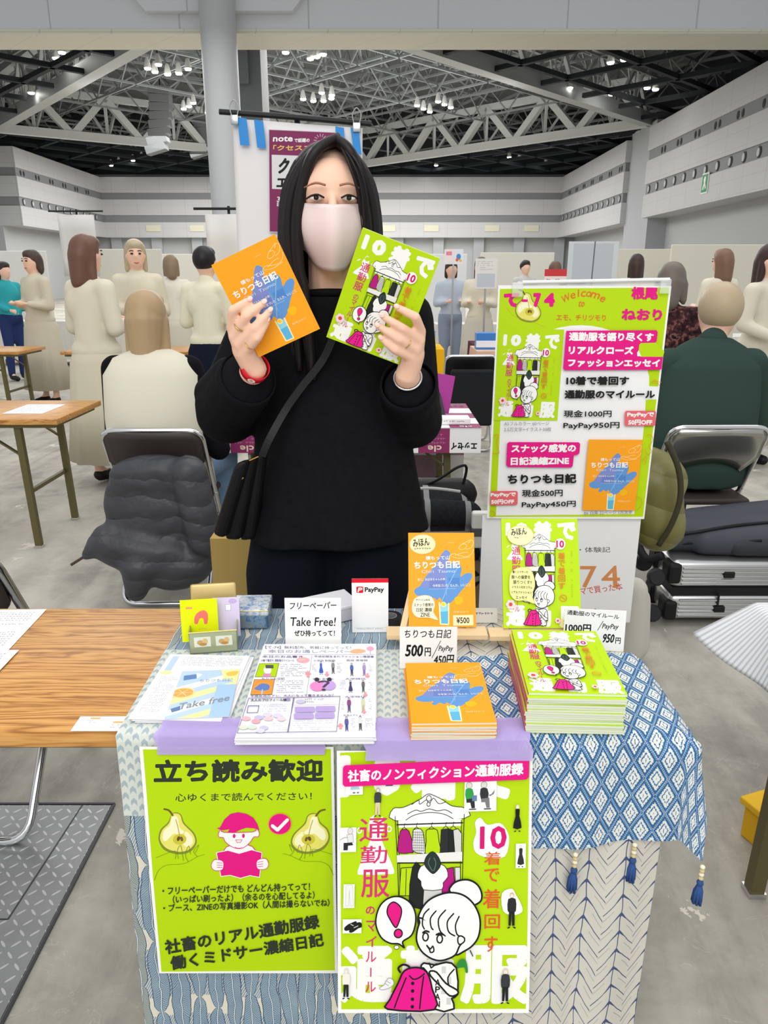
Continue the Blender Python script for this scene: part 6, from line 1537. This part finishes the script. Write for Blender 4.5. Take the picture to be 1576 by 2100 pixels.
# tables of the next rows
table('wood-grain folding table on olive legs at the far left, cut by the photo edge', -3.0, -1.63, 3.65, 4.25, leg_x=((-1.86, 1), (-2.85, -1)))
table('wood-grain folding table two rows back, near the cream sweater', -3.1, -1.72, 7.2, 7.8, leg_x=((-1.9, 1), (-2.95, -1)))
table('wood-grain folding table two rows back at the left photo edge', -5.2, -3.5, 7.2, 7.8, leg_x=((-3.7, 1), (-5.0, -1)))
sheet('printed_page', 'white page on the far left wood table', .21, .297, (-1.98, 4.1), .7012, 0, lambda a: a.scribble(15, 15, 195, 280, 24, '#8f8f96', seed=61))
def cloth_table(label, x0, x1, y, d, col, drop, group=None, under=None):
    t = thing('covered_table', label, 'table', ((x0 + x1) / 2, y + d / 2, 0), group=group); w = x1 - x0
    m = MB(); m.box((-w/2, -d/2, .67), (w/2, d/2, .70)); m.build('tabletop', M_wood, t)
    for sx in (-1, 1):
        for sy in (-1, 1): m = MB(); m.bar((sx * (w/2 - .06), sy * (d/2 - .05), .67), (sx * (w/2 - .05), sy * (d/2 - .05), 0), .03); m.build('leg', M_olive, t)
    m = MB()
    def fn(a, b):
        p = 2 * math.pi * a; per = [(-w/2, -d/2), (w/2, -d/2), (w/2, d/2), (-w/2, d/2)]; s = a * 4; i = int(s) % 4; f = s - int(s)
        x = per[i][0] * (1 - f) + per[(i+1)%4][0] * f; yy = per[i][1] * (1 - f) + per[(i+1)%4][1] * f; k = 1.015 + .04 * b + .012 * b * math.sin(40 * p)
        return (x * k, yy * k, .704 - drop * b)
    m.grid(fn, 96, 6); m.raw([(-w/2*1.015, -d/2*1.015, .704), (w/2*1.015, -d/2*1.015, .704), (w/2*1.015, d/2*1.015, .704), (-w/2*1.015, d/2*1.015, .704)], [(0,1,2,3)])
    m.build('table_cloth', mat(col, .85, spec=.1), t)
    return t
cloth_table('table with a golden yellow cloth beyond the checked table', -.9, .58, 7.4, .6, '#f2b81e', .45)
cloth_table('table with a pale pink cloth half hidden by the lime price poster', .90, 2.3, 7.2, .6, '#dcb8a6', .36)
cloth_table('table under a long maroon cloth behind the pale pink table', .95, 2.3, 7.95, .5, '#54303a', .66)
def small_box(label, px, py, Y, w, h, col, band):
    c = P3(px, py, Y); t = thing('display_box', label, 'box', (c.x, Y, c.z)); m = MB(); m.box((-w/2, -.08, 0), (w/2, .08, h), bev=.006); m.build('box_body', mat(col, .4), t); m = MB(); m.box((-w/2 - .002, -.083, h * .15), (w/2 + .002, -.078, h * .55)); m.build('box_picture', mat(band, .4), t); return t
small_box('small blue and yellow picture box on the yellow table', 878, 712, 7.6, .14, .17, '#8fa9d6', '#e6cf4a')
small_box('small bright blue box on the pale pink table', 996, 716, 7.45, .2, .16, '#3f7fc8', '#e9eef6')
chair('chrome folding chair with a black back between the yellow and pink tables', .70, 6.2, R(180), shell=mat('#121316', .6))
t = thing('garment_bag', 'black garment bag hanging on the chair between the yellow and pink tables', 'bag', (.70, 5.93, .2)); m = MB(); m.box((-.17, -.03, .03), (.17, .03, .48), bev=.02); m.build('bag_body', mat('#14161a', .7), t)
# chair with checked coat and bag behind the woman's right side
t = thing('storage_crate', 'brown crate under the checked coat behind the orange sample booklet', 'crate', (.2, 2.62, 0)); m = MB(); m.box((-.2, -.16, 0), (.2, .2, .41), bev=.01); m.build('crate_body', mat('#7a6a55', .8), t)
t = thing('checked_coat', 'black and grey checked coat piled right of the woman', 'coat', (.2, 2.66, .455))
n = NT('check_wool', rough=.95, spec=.05); x, y, z = n.sep(n.geo()); g_ = n.mul(n.mx(n.lt(n.fract(n.mul(x, 7)), .14), n.lt(n.fract(n.mul(z, 6)), .12)), .8)
n.color(n.mix(g_, n.mix(n.noise(n.geo(), 90, 2), '#17181b', '#2f3034'), '#8f9090'))
organic('coat_body', [('ell', (.16, 2.62, .52), (.19, .14, .12)), ('cap', (.02, 2.50, .58), (.30, 2.50, .57), .05, .05), ('cap', (.02, 2.49, .48), (.31, 2.49, .46), .06, .06), ('cap', (.04, 2.49, .36), (.31, 2.49, .34), .05, .05)], .009, n.m, t)
m = MB(); m.tube(smooth_pts([P3(848,1003,2.44), P3(880,1001,2.43), P3(915,1004,2.43), P3(944,1008,2.44)], 4), .005, 8); part(m, 'pale_edging', mat('#b9bab8', .8), t)
t = thing('handbag', 'black handbag with thin handles on the checked coat', 'bag', (.2, 2.76, .64))
organic('bag_body', [('cap', (.10, 2.78, .565), (.30, 2.78, .565), .065, .065)], .007, mat('#0e0f12', .5), t); m = MB(); m.tube(smooth_pts([(.12, 2.75, .60), (.20, 2.74, .63), (.28, 2.73, .685), (.315, 2.74, .68), (.30, 2.75, .59)], 5), .0055, 8); part(m, 'handle', mat('#15161a', .5), t, smooth=True)
t = thing('jeans_bundle', 'folded blue jeans beside the checked coat', 'trousers', (.36, 2.6, .455)); organic('denim', [('cap', (.36, 2.46, .50), (.40, 2.5, .36), .045, .05)], .007, mat('#5d7ea3', .9, spec=.1), t)
t = thing('white_pouch', 'white pouch with a grey stripe on the checked coat', 'bag', (.34, 2.47, .5)); m = MB(); m.box((.305, 2.42, .47), (.365, 2.46, .60), bev=.008); part(m, 'pouch_body', mat('#d9d9d3', .8), t); m = MB(); m.box((.303, 2.417, .515), (.367, 2.462, .545), bev=.003); part(m, 'grey_stripe', mat('#55565a', .8), t)
# right: olive coat, white tote, suitcase, backpack, seated visitor
t = thing('storage_crate', 'grey crate under the olive coat behind the number sign', 'crate', (.74, 2.34, 0)); m = MB(); m.box((-.14, -.08, 0), (.06, .1, .60), bev=.01); m.build('crate_body', mat('#8a8a88', .8), t)
OLV = NT('olive_nylon', rough=.4, spec=.4); x, y, z = OLV.sep(OLV.geo()); OLV.color(OLV.mix(OLV.noise(OLV.geo(), 7, 3), '#5d5a30', '#827d48')).bump(OLV.abs(OLV.sin(OLV.add(OLV.mul(z, 30), OLV.mul(x, 9)))), .7, .012)
t = thing('olive_coat', 'shiny olive padded coat bulging out right of the lime poster', 'coat', (.82, 2.33, 0))
organic('coat_body', [('ell', (.78, 2.30, .74), (.20, .08, .13)), ('cap', (.87, 2.28, .76), (.895, 2.28, .60), .075, .085), ('cap', (.70, 2.28, .7), (.72, 2.28, .52), .09, .1)], .009, OLV.m, t)
m = MB(); m.tube(smooth_pts([P3(1368,905,2.17), P3(1392,960,2.16), P3(1396,1020,2.16), P3(1378,1075,2.17), P3(1352,1118,2.19)], 5), .009, 10); part(m, 'dark_hem', mat('#3a3726', .6), t, smooth=True)
t = thing('tote_bag', 'white cloth tote standing on the floor beside the silver suitcase', 'bag', (.91, 2.45, 0)); organic('bag_body', [('cap', (.89, 2.45, .07), (.90, 2.45, .30), .07, .05), ('cap', (.93, 2.47, .07), (.93, 2.47, .26), .055, .04)], .01, mat('#c9c6bd', .9), t)
t = thing('suitcase', 'silver ribbed suitcase lying flat on the floor at the right', 'suitcase', (1.55, 2.98, 0))
SIL = mat('#c9cacb', .28, .85); BK = mat('#17181a', .5)
for nm, z0, z1 in (('lower_shell', .03, .145), ('upper_shell', .170, .292)):
    m = MB(); m.box((1.16, 2.76, z0), (1.95, 3.0, z1), bev=.03, seg=4)
    for k in range(5): m.box((1.20, 2.752, z0 + .02 + k * .017), (1.92, 2.765, z0 + .028 + k * .017), bev=.003)
    part(m, nm, SIL, t, auto=40)
m = MB(); m.box((1.17, 2.765, .14), (1.94, 2.99, .175)); part(m, 'zip_band', BK, t)
for x, z in ((1.385, .235), (1.365, .085)): m = MB(); m.box((x - .022, 2.745, z - .013), (x + .022, 2.762, z + .013), bev=.004); part(m, 'latch', BK, t)
m = MB(); m.box((1.352, 2.748, .098), (1.360, 2.758, .155), bev=.002); part(m, 'zip_pull', BK, t)
for z in (.235, .075):
    for y in (2.80, 2.96):
        m = MB(); m.box((1.145, y - .045, z - .045), (1.20, y + .045, z + .045), bev=.015); part(m, 'corner_guard', BK, t)
        w_ = MB(); w_.lathe([(.0, -.017), (.03, -.017), (.036, -.010), (.036, .010), (.03, .017), (0, .017)], 24, xf=Matrix.Translation((1.105, y - .02, z - .02)) @ Matrix.Rotation(R(75), 4, 'X')); part(w_, 'wheel', mat('#26272a', .55), t, auto=40)
t = thing('backpack', 'black backpack lying on top of the silver suitcase', 'bag', (1.5, 2.98, .292))
BPK = mat('#44464f', .65)
organic('bag_body', [('cap', (1.16, 2.88, .365), (1.75, 2.88, .375), .07, .085), ('cap', (1.28, 2.93, .40), (1.75, 2.93, .425), .06, .085), ('cap', (1.30, 2.83, .355), (1.75, 2.83, .36), .06, .075)], .01, BPK, t, it=8)
organic('front_pocket', [('cap', (1.42, 2.80, .345), (1.75, 2.80, .35), .045, .055)], .009, mat('#34363d', .6), t)
m = MB(); m.tube(smooth_pts([(1.13, 2.85, .36), (1.25, 2.80, .40), (1.45, 2.82, .425), (1.75, 2.84, .44)], 5), .007, 8); m.tube(smooth_pts([(1.15, 2.84, .33), (1.3, 2.795, .36), (1.5, 2.765, .375)], 5), .006, 8); part(m, 'zip', mat('#121316', .5), t, smooth=True)
m = MB(); m.tube(smooth_pts([(1.10, 2.95, .36), (1.06, 2.9, .32), (1.08, 2.84, .27), (1.13, 2.80, .30)], 5), .017, 10); part(m, 'shoulder_strap', mat('#1a1b1e', .7), t, smooth=True)
chair('chrome folding chair of the visitor in the dark green sweatshirt', 1.41, 3.25, R(180), shell=mat('#a9a8a2', .2, .9))
J = dict(pelvis=(1.42, 3.3, .56), neck=(1.46, 3.36, 1.10), head=(1.50, 3.43, 1.22), look=(.1, 1, 0), k=1.08,
         shL=(1.26, 3.34, 1.01), shR=(1.64, 3.34, 1.01), elL=(1.18, 3.42, .72), wrL=(1.3, 3.66, .76), elR=(1.74, 3.42, .72), wrR=(1.62, 3.66, .76),
         hipL=(1.32, 3.32, .55), hipR=(1.52, 3.32, .55), knL=(1.32, 3.75, .53), knR=(1.54, 3.75, .53), anL=(1.32, 3.75, .09), anR=(1.54, 3.75, .09), toeL=(1.32, 3.9, .04), toeR=(1.54, 3.9, .04))
g = human('person', 'seated visitor in a dark green sweatshirt seen from behind at the right', J, mat('#33453f', .9, spec=.1), '#17181c', '#b3a084', .03, SKIN_A, voxel=.009)
organic('sweatshirt_hem', [('loft', [(1.12, 1.46, 3.36, .075, .07), (1.08, 1.455, 3.35, .15, .10), (1.0, 1.45, 3.33, .225, .125), (.85, 1.44, 3.30, .235, .135), (.68, 1.425, 3.265, .235, .145), (.56, 1.42, 3.25, .225, .14), (.48, 1.42, 3.25, .20, .125)], 40, .03, 6, 2)], .012, mat('#33453f', .9, spec=.1), g)
# next booth at the right edge with striped cloth
table('neighbouring table at the right photo edge under the striped white cloth', .80, 2.5, .99, 1.44, leg_x=((.884, -1), (2.35, 1)))
n = NT('striped_cloth', rough=.8, spec=.15); uu, vv = n.uv(); n.color(n.mix(n.lt(n.fract(n.mul(uu, 110)), .42), '#e4e5e8', '#c0c4cb')); M_str = n.m
def sc(a, b):
    s = b * .23; y = 1.46 - a * .55
    if s < .09: return (.89 - s, y, .7035)
    d = s - .09; k = math.exp(-a * 7)
    return (.80 - d * (.25 + .55 * k) - .02 * math.sin(a * 16) * d * 4, y + d * .25 * k, .7035 - d * (.9 - .25 * k))
m = MB(); m.grid(sc, 50, 24, uvf=lambda a, b: (a * .55, b * .23)); m.raw([(.88, .91, .7036), (2.5, .91, .7036), (2.5, 1.46, .7036), (.88, 1.46, .7036)], [(0,1,2,3)]); o = m.build('tablecloth', M_str, smooth=True, solid=.002); tag(o, 'pale grey striped cloth falling off the neighbouring table at the right edge', 'tablecloth')
t = thing('carton', 'golden yellow carton on the floor under the striped cloth table', 'box', (1.075, 1.52, 0), R(20)); m = MB(); m.box((-.13, -.1, 0), (.12, .1, .10), bev=.005); m.build('box_body', mat('#e9b31c', .6), t); m = MB(); m.box((-.14, -.11, .095), (.13, .11, .115), bev=.004); m.build('lid', mat('#f0bd2a', .6), t)
# steel floor hatch
n = NT('checker_plate', rough=.38, spec=.5, metal=.55); x, y, z = n.sep(n.geo())
px_, py_ = n.mul(x, 36), n.mul(y, 36); ci = n.op('MODULO', n.add(n.floor(px_), n.floor(py_)), 2.0); ci = n.abs(ci)
a_, b_ = n.sub(n.fract(px_), .5), n.sub(n.fract(py_), .5); d1, d2 = n.mul(n.add(a_, b_), .7), n.mul(n.sub(a_, b_), .7)
la = n.lt(n.add(n.op('POWER', n.div(d1, .40), 2.0), n.op('POWER', n.div(d2, .095), 2.0)), 1.0); lb = n.lt(n.add(n.op('POWER', n.div(d2, .40), 2.0), n.op('POWER', n.div(d1, .095), 2.0)), 1.0)
tr_ = n.add(n.mul(la, ci), n.mul(lb, n.sub(1.0, ci)))
n.color(n.mix(tr_, n.mix(n.noise(n.geo(), 4, 5), '#8b8d8f', '#b5b7b8'), '#dcdddd')).bump(tr_, .8, .004); M_pl = n.m
t = thing('floor_hatch', 'grey steel checker-plate hatch set in the floor at the lower left', 'hatch', (-1.07, 1.1, 0))
m = MB(); m.box((-.33, -.6, .001), (.328, .575, .005)); m.build('steel_plate', M_pl, t)
m = MB()
for a, b in (((-.34, .582), (.335, .582)), ((.335, -.62), (.335, .582))): m.bar((a[0], a[1], .004), (b[0], b[1], .004), .006, .004)
m.bar((-.33, .2, .0052), (.23, .2, .0052), .004, .001); m.bar((.23, .2, .0052), (.25, .575, .0052), .004, .001); m.build('hatch_frame', mat('#55585a', .4, .6), t)
# ------------------------------------------------------------------ visitors and booths further back
vis = [(185, 5.0, 1.63, 150, 'visitor with brown hair in a long cream coat at the left', '#d9d3bf', '#cfc8b2', '#6a4a3a', .16, True),
       (285, 6.6, 1.68, 20, 'visitor in a pale oatmeal jumper and cream skirt left of the cream sweater', '#d6cfba', '#dcd7c6', '#b9a98c', .12, True),
       (75, 8.4, 1.66, -30, 'visitor in a beige coat far left between the wood tables', '#cfc8b4', '#c6beaa', '#4a3c34', .08, True),
       (14, 10.5, 1.58, 60, 'visitor in a teal top at the left photo edge', '#3aa6ae', '#2c3a66', '#3a2f2a', .08, False),
       (355, 8.8, 1.62, 200, 'visitor in a white shirt beyond the cream sweater', '#e2ded0', '#cfcab9', '#8a765e', .1, True),
       (925, 10.5, 1.6, 10, 'visitor in a pale blue shirt beyond the green booklet', '#b9c3d2', '#8894a9', '#3a302c', .1, False),
       (985, 9.8, 1.62, -20, 'visitor in a cream blouse left of the lime price poster', '#ddd7c4', '#c9c4b6', '#5a4638', .14, True),
       (1075, 13.2, 1.66, 15, 'visitor in a light grey jacket far behind the lime price poster', '#c6c6c2', '#77787c', '#2c2624', .04, False),
       (1135, 10.2, 1.58, 190, 'visitor in a pale pink top behind the red and white notice', '#e0cdc6', '#b9b2ac', '#6a5040', .12, True),
       (1300, 9.2, 1.64, 170, 'visitor in a beige jacket above the lime price poster', '#d2cbb8', '#8f8a7e', '#3c2c28', .14, False),
       (1475, 7.6, 1.64, 200, 'visitor in an ivory coat beyond the green sweatshirt', '#dcd6c4', '#d2ccba', '#7a5c4a', .16, True),
       (1572, 5.6, 1.60, 30, 'visitor with dark brown hair in a cream coat at the right photo edge', '#d8d2c0', '#c9c3b0', '#3a2624', .18, True)]
for px, Y, hg, fa, lab, tp, lw, hr, hl, sk in vis:
    c = P3(px, 600, Y); human('person', lab, standing(c.x, Y, hg, R(fa), 'front' if px % 2 else 'bag'), tp, lw, hr, hl, SKIN_A, voxel=.016 if Y < 7 else .022, skirt=sk, face=Y < 9)
c = P3(1392, 640, 4.4); n = NT('dark_floral', rough=.8, spec=.1); n.color(n.ramp(n.noise(n.geo(), 28, 3), [(.4, '#241a1c'), (.52, '#4a2c30'), (.6, '#8a5a52'), (.68, '#1c1a1e')]))
human('person', 'visitor in a dark floral coat just right of the lime price poster', standing(c.x - .06, 4.4, 1.45, R(160), 'bag'), n.m, '#1a1b20', '#6b625a', .1, SKIN_A, voxel=.013)
def panel(label, px0, py0, px1, py1, Y, col, draw=None, stand=True):
    a, b = P3(px0, py0, Y), P3(px1, py1, Y); w, h = b.x - a.x, a.z - b.z; t = thing('notice_stand', label, 'panel', ((a.x + b.x) / 2, Y, 0))
    A = Art(w * 1000, h * 1000, 2e-4); 
    if draw: draw(A)
    A.build('panel_sheet', flat((-w/2, 0, a.z), (1, 0, 0), (0, 0, -1)), t, paper=col, thick=.004)
    m = MB(); m.tube([(0, .03, 0), (0, .03, a.z)], .012, 8); m.build('pole', STL, t); m = MB(); m.box((-.15, -.12, 0), (.15, .18, .02)); m.build('base', STL, t); return t
def d_two(a): a.rect(a.w*.04, 0, a.w*.46, a.h*.85, '#f3e6e8'); a.rect(a.w*.54, 0, a.w*.98, a.h, '#e6ecf3'); a.ell(a.w*.76, a.h*.5, a.w*.12, a.h*.2, '#4f8fd8'); a.ell(a.w*.68, a.h*.7, a.w*.08, a.h*.12, '#e86a4a'); a.ell(a.w*.86, a.h*.75, a.w*.07, a.h*.1, '#f2c53a'); a.rect(a.w*.1, a.h*.15, a.w*.4, a.h*.4, '#e88aa0')
panel('pair of small colourful posters beyond the green booklet', 912, 511, 950, 542, 10, '#e9e9ec', d_two)
panel('white notice sheet with grey print beyond the green booklet', 976, 530, 1019, 592, 9.2, '#e4e4e2', lambda a: (a.scribble(a.w*.1, a.h*.08, a.w*.8, a.h*.4, 5, '#a9a9ac', seed=3), a.rect(a.w*.1, a.h*.5, a.w*.9, a.h*.95, '#c3ccd6')))
panel('white notice with a scalloped red top behind the lime price poster', 1118, 552, 1161, 600, 9.0, '#f0e6e2', lambda a: (a.rect(0, 0, a.w, a.h*.3, '#cf3f44'), a.scribble(a.w*.1, a.h*.4, a.w*.9, a.h*.8, 3, '#b5484a', seed=4), a.ell(a.w*.8, a.h*.9, a.w*.1, a.h*.08, '#cf2f3a')))
panel('tall sheet of pale film hanging on a clear rail above the lime price poster', 1168, 495, 1258, 640, 6.5, '#cfd3d6', lambda a: (a.rect(a.w*.1, a.h*.03, a.w*.9, a.h*.8, '#bcc2c8'), a.line([(a.w*.52, 0), (a.w*.5, a.h*.85)], a.w*.025, '#6a6e72'), a.text('AUTUMN', a.w*.12, a.h*.42, a.w*.88, a.h*.5, '#a9c0b4') if False else None))
for k, (px, Y, wd, col) in enumerate(((30, 16, 1.4, '#dcdcd8'), (250, 15, 1.6, '#d9d6ca'), (360, 18, 1.5, '#dedbd0'), (900, 18, 1.3, '#dfe0e2'), (1060, 17, 1.6, '#dcd9ce'), (1330, 15, 1.8, '#dad6c8'), (1470, 13, 1.6, '#d8d4c6'))):
    c = P3(px, 560, Y); lab = ('white partition at the left photo edge far down the hall', 'cream partition far behind the left wood tables', 'cream partition far behind the cream sweater', 'white partition far beyond the green booklet', 'cream partition far above the lime price poster', 'cream partition far to the right under the wall block', 'cream partition far right behind the seated visitor')[k]
    t = thing('partition_screen', lab, 'partition', (c.x, Y, 0)); m = MB(); m.box((-wd/2, -.03, .1), (wd/2, .03, 1.9), bev=.01); m.build('screen_board', mat(col, .7), t)
    for s in (-1, 1): m = MB(); m.bar((s * wd * .42, 0, .1), (s * wd * .42, 0, .02), .04); m.box((s * wd * .42 - .03, -.25, 0), (s * wd * .42 + .03, .25, .03)); m.build('foot', STL, t)
for px, Y, w_, lab in ((240, 11.3, 1.4, 'white covered table behind the cream sweater'), (60, 12.3, 1.2, 'white covered table far left by the partition'), (1000, 11.5, 1.5, 'white covered table beyond the pink cloth'), (1380, 10.4, 1.6, 'white covered table far right behind the seated visitor'), (1540, 9.0, 1.5, 'white covered table at the right photo edge')):
    c = P3(px, 600, Y); cloth_table(lab, c.x - w_/2, c.x + w_/2, Y, .6, '#dad8d0', .6)
